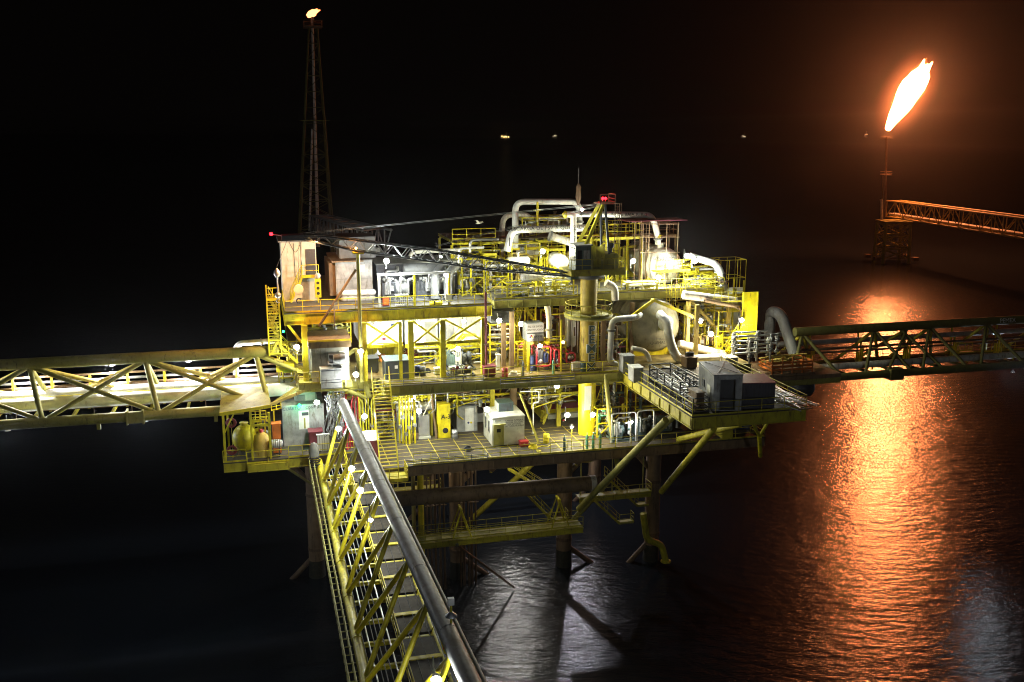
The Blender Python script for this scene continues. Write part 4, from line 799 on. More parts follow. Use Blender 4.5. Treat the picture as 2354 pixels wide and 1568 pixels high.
# ---------------------------------------------------------------- process vessels
def vessel(name, label, u, v, rpx, y, L, mt, saddle, zf, cat='vessel', rings=3):
    c = at(u, v, y=y); sc = (c-CAM).dot(FW)/FPX; r = rpx*sc; t = T(name, label, cat, c)
    MB().lathe(c+V((0,-r*.48,0)), (0,1,0), [(0,.01),(r*.03,r*.3),(r*.1,r*.55),(r*.22,r*.8),(r*.36,r*.94),(r*.5,r),(L,r),(L+r*.3,r*.85),(L+r*.5,.02)], 40).build('shell', mt, t)
    m = MB(); [m.lathe(c+V((0,L*k,0)), (0,1,0), [(0,r*1.005),(.02,r*1.03),(.1,r*1.03),(.12,r*1.005)], 40, caps=False) for k in [.06]+[(i+1)/(rings+.5) for i in range(rings-1)]]; m.build('band', mt, t)
    for k in (.12, .75): MB().box(c.x-r*.8,c.y+L*k,zf,c.x+r*.8,c.y+L*k+.35,c.z-r*.55).build('saddle', saddle, t)
    return t, c, r
t, vc, vr = vessel('separator_vessel', 'large white horizontal separator vessel with rings on the right top deck under a bent pipe', 1528,612,41,96.5,8.5,WHTR,YEL,ZR,rings=4)
text('SEPARADOR', .5, INK, t, vc+V((-.3,-vr*.42,vr*.45)), up=(0,.35,1)); text('MEZCLA', .4, INK, t, vc+V((-.6,-vr*.49,vr*.05)))
MB().lathe(vc+V((-.2,.9,vr*.9)), (0,0,1), [(0,.35),(.6,.35),(.6,.5),(.72,.5)], 16).build('nozzle', WHTR, t)
p = vc+V((-.1,-1.9,-.3)); m = MB(); m.box(p.x-1.9,p.y-.5,p.z,p.x+1.9,p.y+.9,p.z+.1); m.rail([(p.x-1.9,p.y-.45,p.z+.1),(p.x+1.9,p.y-.45,p.z+.1),(p.x+1.9,p.y+.9,p.z+.1)], gap=.9); m.build('access_platform', YEL, t)
MB().ladder((p.x-1.2,p.y-.5,ZR), (p.x-1.2,p.y-.5,p.z), (1,0,0)).ladder((p.x+1.4,p.y-.5,ZR), (p.x+1.4,p.y-.5,p.z), (1,0,0)).build('ladder', YELO, t)
t, wc, wr = vessel('separator_vessel', 'great beige round ended vessel on the ochre middle deck behind two bent white pipes', 1502,748,63,93.2,12,TANB,YELO,ZM,rings=4)
text('RETENCION', .3, INK, t, wc+V((.35,-wr*.5,-wr*.42)), up=(0,.3,1)); text('QUEMADOR', .42, INK, t, wc+V((.3,-wr*.49,-wr*.55)), up=(0,-.2,1))
MB().box(wc.x-.05,wc.y-wr*.52,wc.z-.25,wc.x+.9,wc.y-wr*.4,wc.z+.15).build('name_plate', OLV, t); MB().lathe(wc+V((.55,-wr*.6,.55)), (0,-1,0), [(-.6,.62),(0,.62),(0,.8),(.15,.8),(.15,.62),(.4,.55)], 20).build('nozzle', CREAM, t)
MB().box(wc.x-wr,wc.y-.2,ZM,wc.x+wr,wc.y+.3,wc.z-wr*.8).build('cradle', YELO, t)
t, c3, r3 = vessel('heat_exchanger', 'pale green white vessel glaring behind the crane cab, round end toward the right', 1291,603,17,95.5,3.0,WHT,YEL,ZR,rings=2)
for i, (u, v, rp, y, lb) in enumerate(((1224,636,11,94,'small white drum low between the pipes left of the crane'), (1275,510,15,105,'rust streaked drum high under the tall pipe loop'), (1213,575,12,100,'white drum half hidden behind the lettered pipe'), (1190,600,10,97,'small ochre stained drum below the lettered pipe bend'))):
    c = at(u, v, y=y); sc = (c-CAM).dot(FW)/FPX; r = rp*sc; L = 2.6; q = T('process_drum', lb, 'vessel', c, 'process drums behind the crane'); MB().lathe(c-V((L/2,0,0)), (1,0,0), [(0,.02),(r*.3,r*.8),(r*.55,r),(L-r*.55,r),(L-r*.3,r*.8),(L,.02)], 24).build('shell', WHTR, q); MB().box(c.x-.8,c.y-.2,c.z-r-.5,c.x-.6,c.y+.2,c.z-r*.85).box(c.x+.6,c.y-.2,c.z-r-.5,c.x+.8,c.y+.2,c.z-r*.85).build('saddle', YEL, q); MB().lathe((c.x,c.y,c.z+r*.9), (0,0,1), [(0,.14),(.4,.14),(.4,.22),(.48,.22)], 12).build('nozzle', WHTR, q)
# ---------------------------------------------------------------- big white pipes (measured centre lines)
def wp(label, pts, y, rpx, mt=WHT, name='process_pipe', bend=None, group=None, ys=None, fl=()):
    P = [at(u, v, y=(ys[i] if ys else y)) for i, (u, v) in enumerate(pts)]; sc = (P[0]-CAM).dot(FW)/FPX; r = rpx*sc; t = T(name, label, 'pipe', P[0], group)
    MB().path(P, r, bend, 16).build('pipe', mt, t)
    for i, f in fl: MB().flange(P[i].lerp(P[i+1], f), P[i+1]-P[i], r*1.5, .16).build('flange', MGR, t)
    return t, P, r
wp('topmost thick grey white pipe arch above the platform, left of the crane mast', [(1184,570),(1184,464),(1331,464),(1331,530)], 99, 7.2, bend=1.0, fl=((0,.3),(2,.7)))
wp('grey white pipe arch standing just behind and left of the topmost arch', [(1154,590),(1154,493),(1222,493),(1222,560)], 102, 6.6, WHTR, bend=1.3, fl=((0,.2),))
t, P, r = wp('white pipe lettered along its side, running left then bending down below the top arch', [(1345,524),(1175,529),(1165,578)], 97.2, 7.8, bend=.9); d = P[1]-P[0]
text('DESCARGA DE PSV A QUEMADOR 2', r*1.55, INK, t, P[1].lerp(P[0],.52), right=-d, cyl=('h', r*1.02, .35), spacing=1.08); q = P[1].lerp(P[2],.55); MB().box(q.x-.05,q.y-r-.03,q.z-.45,q.x+.06,q.y-r+.06,q.z+.45).build('arrow_mark', INK, t)
t, P, r = wp('long white header pipe at the upper right with black lettering, bending down onto the separator', [(1318,492),(1498,494),(1512,545),(1512,562)], 96.6, 7, bend=.8, fl=((2,.3),))
text('GAS DE BAJA P. R-2', r*1.5, INK, t, P[0].lerp(P[1],.67), right=P[1]-P[0], cyl=('h', r*1.02, .1), spacing=1.1); q = P[0].lerp(P[1],.13); m = MB(); m.box(q.x-.35,q.y-r-.03,q.z-.04,q.x+.5,q.y-r+.06,q.z+.06); m.quad([(q.x-.35,q.y-r-.03,q.z-.14),(q.x-.35,q.y-r-.03,q.z+.16),(q.x-.65,q.y-r-.03,q.z+.01)]); m.build('arrow_mark', INK, t)
q = P[2].lerp(P[3],.0); MB().lathe(q+V((0,0,.25)), (0,0,-1), [(0,r*1.03),(.35,r*1.03)], 16).build('yellow_band', YELO, t)
t, P, r = wp('white drop pipe with downward lettering in front of the header, left of the crane mast', [(1300,493),(1318,493),(1318,590)], 94.5, 7, bend=.7)
for i, ch in enumerate('GAS DE BAJA'):
    if ch != ' ': text(ch, r*1.25, INK, t, P[1].lerp(P[2],.28+.066*i), cyl=('v', r*1.02, .1))
MB().lathe(P[0], P[0]-P[1], [(-.05,r*1.1),(.1,r*1.25),(.3,r*.5)], 14).build('end_cap', YEL, t)
wp('banded white and rust pipe slanting between the drop pipe and the drums', [(1262,542),(1312,558)], 97, 8.5, WHTR, fl=((0,.05),))
t, P, r = wp('thick white pipe at the far right top, bending down to a dark valve', [(1585,589),(1649,608),(1660,640),(1660,652)], 95, 8.5, bend=1.0); MB().lathe(P[2]+V((0,0,.55)), (0,0,-1), [(0,r*1.04),(.9,r*1.04)], 18).build('black_sleeve', BLK, t); MB().flange(P[3]+V((0,0,.25)), (0,0,1), r*1.7, .2).build('flange', BRN, t); MB().ball(P[3]-V((0,0,.25)), .55, .55, .45).build('valve_body', STL, t)
wp('white pipe leaving the great beige vessel to the left and dropping to the deck', [(1470,724),(1460,730),(1406,735),(1401,832),(1428,842)], 90, 7, bend=.75, ys=(92.3,90.6,90,90,89.6), fl=((2,.25),))
wp('thickest white pipe, swooping from the great beige vessel right along the deck', [(1516,722),(1532,738),(1540,790),(1558,829),(1664,822)], 89, 10.5, bend=1.6, ys=(91.6,90.2,89.4,89.2,89.4))
wp('white and ochre pipe curving down in the middle bay right of the diesel tank signs', [(1215,684),(1255,690),(1262,730),(1262,776)], 92.5, 7, WHTR, bend=1.1, fl=((2,.6),))
wp('slim white pipe stepping up at the left end of the pipe rack', [(1080,580),(1080,552),(1146,550)], 99, 3.2, STL, bend=.5); wp('slimmer white pipe step in front of the taller step at the rack end', [(1055,625),(1055,571),(1112,569)], 97, 3, WHT, bend=.5)
wp('white pipe trestle line behind the crane boom above the turbines', [(940,600),(944,580),(1060,574)], 100, 4.5, WHT, bend=.6)
wp('rusty grey pipe lying level below the right top deck', [(1570,678),(1690,692)], 92, 10, WHTR); wp('dark rusty pipe curving down beside the great beige vessel', [(1620,690),(1700,706),(1716,730)], 91.5, 5, BROWN, bend=.8)
wp('ochre pipe slanting down to the right in the lamp lit right bay', [(1555,655),(1660,770)], 95, 4, BEIGE); wp('white knee pipe lying along the middle deck beside the thickest pipe', [(1560,790),(1665,815)], 92, 9, WHTR); wp('stub of white pipe with closed end under the thickest white pipe', [(1520,846),(1560,853)], 87.6, 6.5, WHTR, fl=((0,.6),))
wp('white elbow pipe behind the drop to the deck', [(1452,800),(1485,806),(1495,835),(1470,842)], 90.5, 5.5, CREAM, bend=.7); wp('white knobbly pipe end by the crane base under the right top deck', [(1392,650),(1412,660),(1414,690)], 92, 8.5, WHTR, bend=.8)
p0 = at(1235,475,y=98.4); t = T('pipe_support', 'yellow bracket post holding the topmost pipe arch', 'post', p0); MB().tube((p0.x,98.4,at(1235,525,y=98.4).z), (p0.x,98.4,p0.z-.4), .13).build('post', YELO, t); MB().box(p0.x-.3,98.2,p0.z-.45,p0.x+.3,98.8,p0.z-.32).box(p0.x-.06,98.2,p0.z-.3,p0.x+.06,98.6,p0.z+.5).build('cradle', YELO, t)
# small platforms / cages of the right top
def cage(label, u0, v0, u1, v1, y, D, mt=YEL, legs=True, zb=None, group=None, name='access_platform'):
    x0, _, z0, x1, z1 = fr(u0,v0,u1,v1,y=y); t = T(name, label, 'platform', (x0,y,z0), group); MB().box(x0,y,z0-.12,x1,y+D,z0).build('floor', mt, t)
    MB().rail([(x0,y,z0),(x1,y,z0),(x1,y+D,z0),(x0,y+D,z0)], h=z1-z0, gap=1.0, closed=True).build('railing', mt, t)
    if legs:
        zb = ZR if zb is None else zb; [MB().beam((a,b,zb+.002), (a,b,z0-.12), .14).build('post', mt, t) for a in (x0+.1,x1-.1) for b in (y+.1,y+D-.1)]
    return t
cage('yellow railed platform above the right separator, crossed by the header pipe', 1398,515,1478,548,97.5,4,YEL); cage('brown scaffold tower platform right of the header bend', 1485,514,1556,543,97,2,BROWN); cage('small yellow railed cage standing at the far left of the pipe rack', 1058,548,1080,570,100,1.5,YELO)
cage('yellow platform behind the far right bent pipe', 1575,604,1640,626,98,3,YELO); cage('tall olive railed cage at the outer right end of the top deck', 1636,640,1664,668,93.4,2,YELD); cage('highest yellow railed cage at the far right top', 1655,598,1713,680,97,2.5,YEL); cage('olive railed cage in front of the bent right pipe', 1600,650,1650,672,92.5,1.5,YELD); cage('yellow platform left of the lettered pipe bend', 1110,562,1142,586,98.5,2,YEL); cage('yellow platform in the rack behind the crane cab', 1240,556,1300,575,99,2,YEL)
t = T('scaffold', 'brown scaffold poles with plank roof standing around the white separator', 'scaffold', at(1530,560,y=95.2)); zt_ = at(1530,512,y=95.2).z; m = MB()
for u in (1476, 1490, 1530, 1556): x_ = at(u,600,y=95.2).x; m.tube((x_,95.2,ZR), (x_,95.2,zt_), .05, n=6); m.tube((x_,97.4,ZR), (x_,97.4,zt_), .05, n=6)
for v in (515, 545, 580): a, b = at(1470,v,y=95.2), at(1562,v,y=95.2); m.tube(a, b, .045, n=6); m.tube(a+V((0,2.2,0)), b+V((0,2.2,0)), .045, n=6)
m.build('pole', BROWN, t); a, b = at(1440,509,y=95), at(1578,513,y=95); MB().box(a.x,94.8,a.z-.03,b.x,97.6,a.z+.03).build('plank_roof', MAR, t)
x0, _, z0, x1, z1 = fr(1706,672,1741,778,y=91); t = T('blast_wall', 'tall flat yellow wall panel at the far right edge of the platform', 'wall', (x0,91,z0)); MB().box(x0,91,z0,x1,91.2,z1).build('panel', YELO, t); m = MB(); [m.box(x0+(x1-x0)*k,90.9,z0,x0+(x1-x0)*k+.1,90.995,z1) for k in (0,.9)]; m.build('stiffener', YEL, t)
x0, _, z0, x1, z1 = fr(1640,665,1706,695,y=91.5); MB().rail([(x0,91.4,z0),(x1,91.4,z0)], gap=.9).build('railing', YELD, t)
t = T('roof_truss', 'yellow gable shaped beam pair above the great beige vessel', 'frame', at(1510,690,y=91.2)); a, b, c = at(1432,742,y=91.2), at(1502,690,y=91.2), at(1610,735,y=91.2); MB().beam(a, b, .2, .3).build('rafter', YELO, t); MB().beam(b, c, .2, .3).build('rafter', YEL, t); MB().beam(b+V((0,.3,.1)), (b.x,91.5,ZR-.9), .25).build('post', YELO, t)
m = MB()
t = T('access_ladder', 'bright yellow caged ladder pair below the right separator by the floodlight', 'ladder', at(1545,690,y=92.6))
for u in (1535, 1548, 1560, 1572): p, q = at(u,655,y=92.8), at(u,704 if u < 1550 else 690,y=92.8); m.ladder(q, p, (1,0,0), .4)
m.build('ladder', YELO, t)
# clutter pipes in the rack: vertical lines & manifolds
r_ = random.Random(11)
for i, (u, v0, v1, mt, lb) in enumerate(((1075,590,690,WHTR,'leftmost'),(1098,575,690,CREAM,'second'),(1122,600,690,YEL,'third'),(1150,590,690,WHTR,'fourth'),(1195,580,690,WHT,'fifth'),(1255,560,680,YELO,'sixth'),(1300,560,690,BEIGE,'seventh'),(1430,540,650,YEL,'rightmost'))):
    y_ = 98.5+r_.uniform(-1,3); m = MB(); n2 = MB(); p = at(u,v0,y=y_); q = at(u,v1,y=y_); q.z = max(q.z, ZR)
    t = T('riser_cluster', f'{lb} cluster of upright pipes from the left in the pipe rack'+(' behind the crane boom' if u < 1310 else ''), 'pipes', (q.x,y_,q.z), 'riser clusters in the pipe rack')
    for k in range(4): x_ = p.x+(k-1.5)*r_.uniform(.28,.45); r = r_.uniform(.05,.17); z_ = p.z-r_.uniform(0,1.6); pp = MB().path([(x_,y_+r_.uniform(-.5,.5),q.z), (x_,y_,z_), (x_+r_.uniform(-1.2,1.2),y_+r_.uniform(0,1),z_+.05)], r, n=8).build('pipe', mt, t); zz = q.z+r_.uniform(.6,1.6); MB().flange((x_,y_,zz), (0,0,1), r*1.8, .3).lathe((x_,y_-.25-r,zz), (0,1,0), [(0,.14),(.04,.14),(.05,.03),(.25,.03)], 10).build('valve', MGR if i % 2 else YELO, pp)

def clutter(label, u0, v0, u1, v1, y, D, mats, seed, n=14, zf=None, rmax=.16, frame=YEL, cat='pipes'):
    """right-angled process pipework with valves inside a light steel frame"""
    q = random.Random(seed); x0, _, z0, x1, z1 = fr(u0,v0,u1,v1,y=y); z0 = zf if zf is not None else z0; t = T('pipework', label, cat, (x0,y,z0), 'process pipework of the platform')
    for k in range(n):
        r = rmax*q.uniform(.25,1)**1.3; p = V((q.uniform(x0,x1),y+q.uniform(0,D),z0)); pts = [p.copy()]
        if q.random() < .35: p.z = q.uniform(z0,z1); pts = [V((x0,p.y,p.z)), V((x1,p.y,p.z))]
        else:
            for j in range(q.randint(2,5)):
                ax = (2,0,2,1,0)[j]; p = p.copy(); p[ax] = q.uniform((x0,y,z0+.3)[ax], (x1,y+D,z1)[ax]); pts.append(p)
        pts = [a for i, a in enumerate(pts) if i == 0 or (a-pts[i-1]).length > .12]
        if len(pts) < 2: continue
        pp = MB().path(pts, r, r*2.2, 9).build('pipe', mats[k % len(mats)], t); vv = MB()
        a, b = pts[0], pts[1]; d = (b-a)
        if d.length > .8:
            c = a.lerp(b, q.uniform(.3,.7)); vv.flange(c-d.normalized()*.16, d, r*1.9, .06); vv.flange(c+d.normalized()*.16, d, r*1.9, .06); vv.ball(c, r*1.5, n=8, m=6); vv.tube(c, c+V((0,-.35,.05)), .025, n=5); vv.lathe(c+V((0,-.35,.05)), (0,-1,0), [(0,.02),(.01,.16),(.03,.16),(.04,.02)], 9).build('valve', MGR, pp)
    m = MB()
    for x_ in (x0,x1):
        for y_ in (y,y+D): m.beam((x_,y_,z0+.003), (x_,y_,z1), .11)
    for z_ in (z0+(z1-z0)*.5, z1): m.beam((x0,y,z_), (x1,y,z_), .1); m.beam((x0,y+D,z_), (x1,y+D,z_), .1)
    m.beam((x0,y,z0), (x1,y,z0+(z1-z0)*.5), .08); m.beam((x0,y,z1), (x0,y+D,z1), .1); m.beam((x1,y,z1), (x1,y+D,z1), .1); m.build('frame', frame, t)
    return t
for a in (
 ('yellow framed pipework with white pipes right of the dark turbines', 1062,596,1112,690,95.5,4,(WHTR,STL,YEL),1,18,ZU),
 ('yellow and white pipework behind the crane boom left of the lettered pipe bend', 1118,600,1168,688,96,4,(WHT,YEL,WHTR,BEIGE),2,20,ZR),
 ('ochre lit pipework under the lettered white pipe', 1176,560,1240,688,98,3,(BEIGE,WHT,YELO),3,20,ZR),
 ('low pipework on the top deck left of the crane pedestal', 1165,652,1228,688,92.6,2,(STL,YELD,BROWN),4,14,ZR),
 ('pale pipework low beside the crane pedestal under the pale vessel', 1250,640,1318,688,93,2,(WHT,CREAM,YEL),5,16,ZR),
 ('yellow framed pipework under the long header pipe right of the crane mast', 1392,548,1440,640,99,4,(YELO,WHTR,YEL),6,18,ZR),
 ('grey pipework with upright valves in front of the far right bent pipe', 1588,655,1632,690,93.4,2,(MGR,STL,TEAL),7,16,ZR),
 ('yellow pipework under the far right bent pipe', 1560,612,1650,660,97,3,(YELO,YEL,WHT),8,16,ZR),
 ('dim brown pipework between the diesel tank and the white upright tanks', 1262,722,1300,800,94,3,(BROWN,WHTR,MAR),9,16,ZM),
 ('brown and cream pipework right of the crane pedestal under the right top deck', 1374,735,1440,850,92.4,3,(BROWN,CREAM,BRN,MAR),10,24,ZM),
 ('ochre pipework glowing between the lamps of the right bay', 1572,700,1640,805,95,3,(BEIGE,YELO,WHTR,BROWN),11,26,ZM),
 ('yellow pipework in front of the tall yellow wall panel', 1650,716,1702,800,93,3,(YELO,YEL,STL),12,18,ZM),
 ('pipework hung under the middle deck right of the white cabin roof', 1222,878,1330,935,91,3,(YELD,WHTR,STL,BROWN),13,24,None),
 ('dark green pipework in the shade right of the yellow crane pedestal', 1384,880,1440,1000,89,3,(TEAL,YELD,STL),14,22,ZL),
 ('green pipework behind the dark skids under the laydown platform', 1460,900,1600,1000,90,3,(TEAL,MGR,YELD),15,24,ZL),
 ('amber lit pipework above the silver lagged heater unit', 905,885,1000,935,92,3,(YELO,WHTR,BEIGE),16,22,None),
 ('pipework above the grey green hut and the lettered pillar', 1030,882,1130,938,92,3,(STL,YEL,BROWN),17,22,None),
 ('pipework between the dark columns of the middle bay', 1126,745,1182,850,93.5,3,(YEL,STL,BROWN),18,20,ZM),
 ('yellow and rusty pipework under the olive canopy of the annex', 585,965,622,1045,90.4,1,(YELO,STL,MAR),19,12,None),
 ('dark pipework under the pale equipment room roof at the left', 706,742,806,790,93,3,(OLV,TEAL,BROWN),20,16,None),
 ('thin service pipes behind the red framed pumps in the middle bay', 1190,790,1300,850,91.8,1.5,(STL,BROWN,YEL,MAR),22,22,ZM),
 ('tangle of grey pipes and valves along the front of the right top deck', 1440,650,1510,690,93.6,1.5,(STL,MGR,WHTR),23,18,ZR),
 ('white and yellow overhead pipes above the lettered white pipe', 1200,500,1310,545,101,3,(WHTR,YEL,WHT),24,16,None),
 ('dense yellow pipework under the slim white pipe steps at the rack end', 1060,575,1150,640,101,3,(YEL,WHTR,YELO,STL),25,24,None),
 ('grey green pipework on the middle deck behind the pump skids', 1040,800,1108,852,93.5,2,(TEAL,STL,YELD),26,18,ZM),
 ('small pipework beside the yellow stair behind the dark green crate', 950,800,1010,856,94.5,2,(STL,YELD,BROWN),27,14,ZM),
 ('pipework around the foot of the yellow crane pedestal', 1372,940,1404,1020,87.2,1.2,(YELD,GRN,STL),28,14,ZL),
 ('pale pipework behind the tall yellow stair on the lowest deck', 860,930,912,1010,92,2,(STL,MAR,WHTR,YEL),29,18,ZL),
 ('pale pipework behind the zigzag stair tower at the left bridge end', 640,800,700,900,93,3,(STL,YEL,WHTR),21,18,None)):
    clutter(*a)

b = at(1100,513,y=99); t = MB(); n = len(t.v)
t.lathe(b+V((-.32,0,-.03)), (1,0,.1), [(0,.01),(.06,.05),(.2,.1),(.38,.09),(.52,.05),(.58,.055),(.64,.03),(.72,.005)], 10)
for sg, tip in ((-1, V((-.55,-.35,.3))), (1, V((.6,.5,.02)))):
    r = b+V((0,.06*sg,.04)); e = b+tip*.5+V((0,0,.14)); q = b+tip; t.quad([r+V((-.12,0,0)), r+V((.12,0,0)), e+V((.12,0,.02)), e+V((-.1,0,.02))], True).quad([e+V((-.1,0,.02)), e+V((.12,0,.02)), q+V((.03,0,0)), q+V((-.03,0,0))], True)
    t.quad([r+V((-.12,0,-.03)), e+V((-.1,0,-.01)), e+V((.12,0,-.01)), r+V((.12,0,-.03))], True).quad([e+V((-.1,0,-.01)), q+V((-.03,0,-.01)), q+V((.03,0,-.01)), e+V((.12,0,-.01))], True)
tag(t.build('seabird', WHTR, None, b), 'pale seabird gliding in the dark just left of the pipe arches', 'bird')
def blk(name, label, cat, u0, v0, u1, v1, z=None, y=None, D=2., m=MGR, group=None, roof=None, feet=True, part='body', over=.08):
    """a box-like unit seen by its front face: body with a top lid, base frame and corner edges"""
    x0, y0, z0, x1, z1 = fr(u0,v0,u1,v1,z=z,y=y); t = T(name, label, cat, (x0,y0,z0), group)
    b = .12 if feet else 0
    MB().box(x0,y0,z0+b,x1,y0+D,z1-.06).build(part, m, t)
    MB().box(x0-over,y0-over,z1-.058,x1+over,y0+D+over,z1).build('lid', roof or m, t)
    if feet: MB().box(x0+.05,y0+.05,z0,x0+.3,y0+D-.05,z0+b).box(x1-.3,y0+.05,z0,x1-.05,y0+D-.05,z0+b).build('base_frame', DRK, t)
    return t, (x0,y0,z0,x1,z1)
# ---------------------------------------------------------------- left of the middle deck
t = T('stair_tower', 'yellow zigzag stair tower at the outer left edge above the left bridge', 'stair', at(630,810,y=91)); x0, x1 = at(616,750,y=91).x, at(644,750,y=91).x; za, zb_ = at(630,813,y=91).z, at(630,690,y=91).z
n = 4
for i in range(n):
    z0, z1 = za+(zb_-za)*i/n, za+(zb_-za)*(i+1)/n; p, q = ((x0+.2,91.5,z0),(x1-.2,91.5,z1)) if i % 2 == 0 else ((x1-.2,92.5,z0),(x0+.2,92.5,z1)); MB().stair(p, q, (0,1,0), .8, .22).build('flight', YELD, t)
m = MB(); z_ = za
while z_ < zb_: m.box(x0+.05,91.02,z_,x1-.05,91.2,z_+.05); z_ += .26
m.build('slat_screen', YELD, t)
m = MB()
for x_ in (x0, x1):
    for y_ in (91,93): m.beam((x_,y_,za-.2), (x_,y_,zb_+1.1), .12)
for i in range(n+1): z_ = za+(zb_-za)*i/n; m.beam((x0,91,z_), (x1,91,z_), .08); m.beam((x0,93,z_), (x1,93,z_), .08)
m.build('frame', YEL, t); MB().box(x0,91,zb_-.08,x1,93,zb_).box(x0,91,za-.1,x1+.6,93,za).build('landing', YELD, t); MB().rail([(x0,91,zb_),(x1,91,zb_)], gap=.6).build('railing', YELO, t)
t = T('access_stair', 'yellow stair running down right from the foot of the zigzag stair tower', 'stair', at(675,840,y=92)); p, q = at(640,790,y=91.8), at(684,832,y=91.8); MB().stair(q, p, (0,1,0)).build('flight', YEL, t); a, b = at(634,830,y=91.8), at(676,842,y=91.8); MB().box(a.x,91.4,b.z-.4,b.x,92.8,b.z+.3).build('landing', YEL, t)
x0, y0, z0, x1, z1 = fr(716,798,803,884,z=ZM)
t = T('equipment_room', 'pale blue white equipment room with orange edged roof under the left of the top deck', 'building', (x0,y0,ZM)); MB().box(x0,y0,ZM,x1,y0+5,z1).build('wall', GRY, t); MB().box(x0-.25,y0-.3,z1,x1+.2,y0+5.2,z1+.75).build('roof', BROWN, t); MB().beam((x0-.25,y0-.35,z1+.68), (x1+.2,y0-.35,z1+.68), .1, .16).build('roof_edge', YELO, t); MB().box(x1-.9,y0-.03,ZM+.02,x1-.1,y0-.004,z1-.4).build('door', WHT, t)
x0, _, z0, x1, z1 = fr(756,812,794,834,y=y0-1.0); t = T('air_conditioner', 'dark grey air conditioner with round outlet on a bracket before the pale equipment room', 'air conditioner', (x0,y0-1,z0)); MB().box(x0,y0-1,z0,x1,y0-.1,z1-.15).build('casing', DRK, t); MB().lathe((x0+.35,y0-1.3,z0+.45), (1,0,0), [(0,.35),(.5,.42),(1.0,.42),(1.1,.2)], 14).build('blower', MGR, t); MB().box(x0-.1,y0-1.1,z0-.12,x1+.2,y0,z0-.005).box(x0+.2,y0-1,ZM,x0+.3,y0-.9,z0-.12).box(x1-.1,y0-1,ZM,x1,y0-.9,z0-.12).build('bracket', STL, t)
t = T('access_balcony', 'small olive grated balcony hanging at the left front of the middle deck', 'balcony', at(700,880,y=88.5)); a, b = at(686,885,y=88.2), at(735,885,y=88.2); MB().box(a.x,88.2,a.z-.5,b.x+2.9,90.2,a.z).build('floor', OLV, t); MB().rail([(b.x,88.2,a.z),(a.x,88.2,a.z),(a.x,90.2,a.z)], gap=1).build('railing', YELD, t); zbal = a.z
x0, _, z0, x1, z1 = fr(738,850,786,898,y=87.6); t = T('transformer_box', 'bluish grey box with horizontal bands standing on the olive balcony', 'box', (x0,87.6,z0)); MB().box(x0,87.8,zbal-.45,x1,89.2,z1).build('cabinet', GRY, t); m = MB(); [m.box(x0+.02,87.76,z1-(z1-z0)*k-.05,x1-.02,87.798,z1-(z1-z0)*k) for k in (.05,.5,.62,.9)]; m.build('band', DRK, t); MB().box(x0-.05,87.75,z1,x1+.05,89.3,z1+.06).build('lid', GRY, t)
# white walls of upper modules
x0, y0, z0, x1, z1 = fr(826,728,932,788,y=95); 
for lb, u0, u1, y_, cut in (('brightly lit white module wall with a small blue notice, left of the paired columns', 826,925,95,.3), ('brightly lit white module wall with a green notice, right of the paired columns', 930,1005,95.4,.0), ('whitish module with panelled wall behind the third yellow column', 1010,1104,96,.1)):
    x0, _, z0, x1, z1 = fr(u0,724,u1,789,y=y_); t = T('module_building', lb, 'building', (x0,y_,z0), 'white modules under the top deck'); MB().box(x0,y_,z0,x1,y_+6,min(z1,ZU-1.15)).build('wall', WHT, t)
    w = x1-x0; m = MB(); [m.box(x0+w*k-.02,y_-.012,z0+.3,x0+w*k+.02,y_-.002,z1-.2) for k in ((.33,.66) if cut else (.5,))]; m.box(x0,y_-.015,z0+.1,x1,y_-.002,z0+.16); m.build('panel_seam', GRY, t)
    if cut == .3: MB().box(x0+w*.73,y_-.03,z0+(z1-z0)*.55,x0+w*.82,y_-.02,z0+(z1-z0)*.68).build('notice', BLU, t); MB().box(x0+w*.52,y_-.03,z0+(z1-z0)*.1,x0+w*.6,y_-.02,z0+(z1-z0)*.19).build('notice', MAR, t)
    elif cut == 0: MB().box(x0+w*.1,y_-.03,z0+(z1-z0)*.6,x0+w*.24,y_-.02,z0+(z1-z0)*.72).build('notice', OLV, t); MB().box(x0+w*.62,y_-.03,z0+.1,x0+w*.95,y_-.02,z0+(z1-z0)*.75).build('roller_door', STL, t)
    else: MB().box(x0+w*.06,y_-.03,z0+.4,x0+w*.36,y_-.02,z1-.9).build('roller_door', GRY, t)
    MB().ibeam((x0,y_+.1,z0-.2), (x1,y_+.1,z0-.2), .2, .36).build('base_beam', YEL, t)
x0, _, z0, x1, z1 = fr(826,793,1060,850,y=97); t = T('yellow_wall', 'yellow wall with a dark red octagon painted on it, behind the dark crates', 'wall', (x0,97,ZM)); MB().box(x0,97,ZM,x1,97.2,z1).build('panel', YELD, t)
m = MB(); [m.box(x0+(x1-x0)*k/8-.03,96.93,ZM,x0+(x1-x0)*k/8+.03,96.996,z1) for k in range(9)]; m.build('seam', OLV, t)
c = at(945,810,y=96.9); rr = .78; MB().quad([(c.x+rr*math.cos(R(22.5+45*i)),96.91,c.z+rr*math.sin(R(22.5+45*i))) for i in range(8)]).build('stop_octagon', MAR, t); text('STOP', .62, INKW, t, (c.x-.05,96.9,c.z+.18), bold=.01)
a = at(966,807,y=96.9); text('1', .5, INKW, t, (a.x+.15,96.9,a.z)); a = at(974,822,y=96.9); MB().box(a.x,96.7,ZM+.02,a.x+1.0,96.92,a.z+.6).build('grille_door', DRK, t)
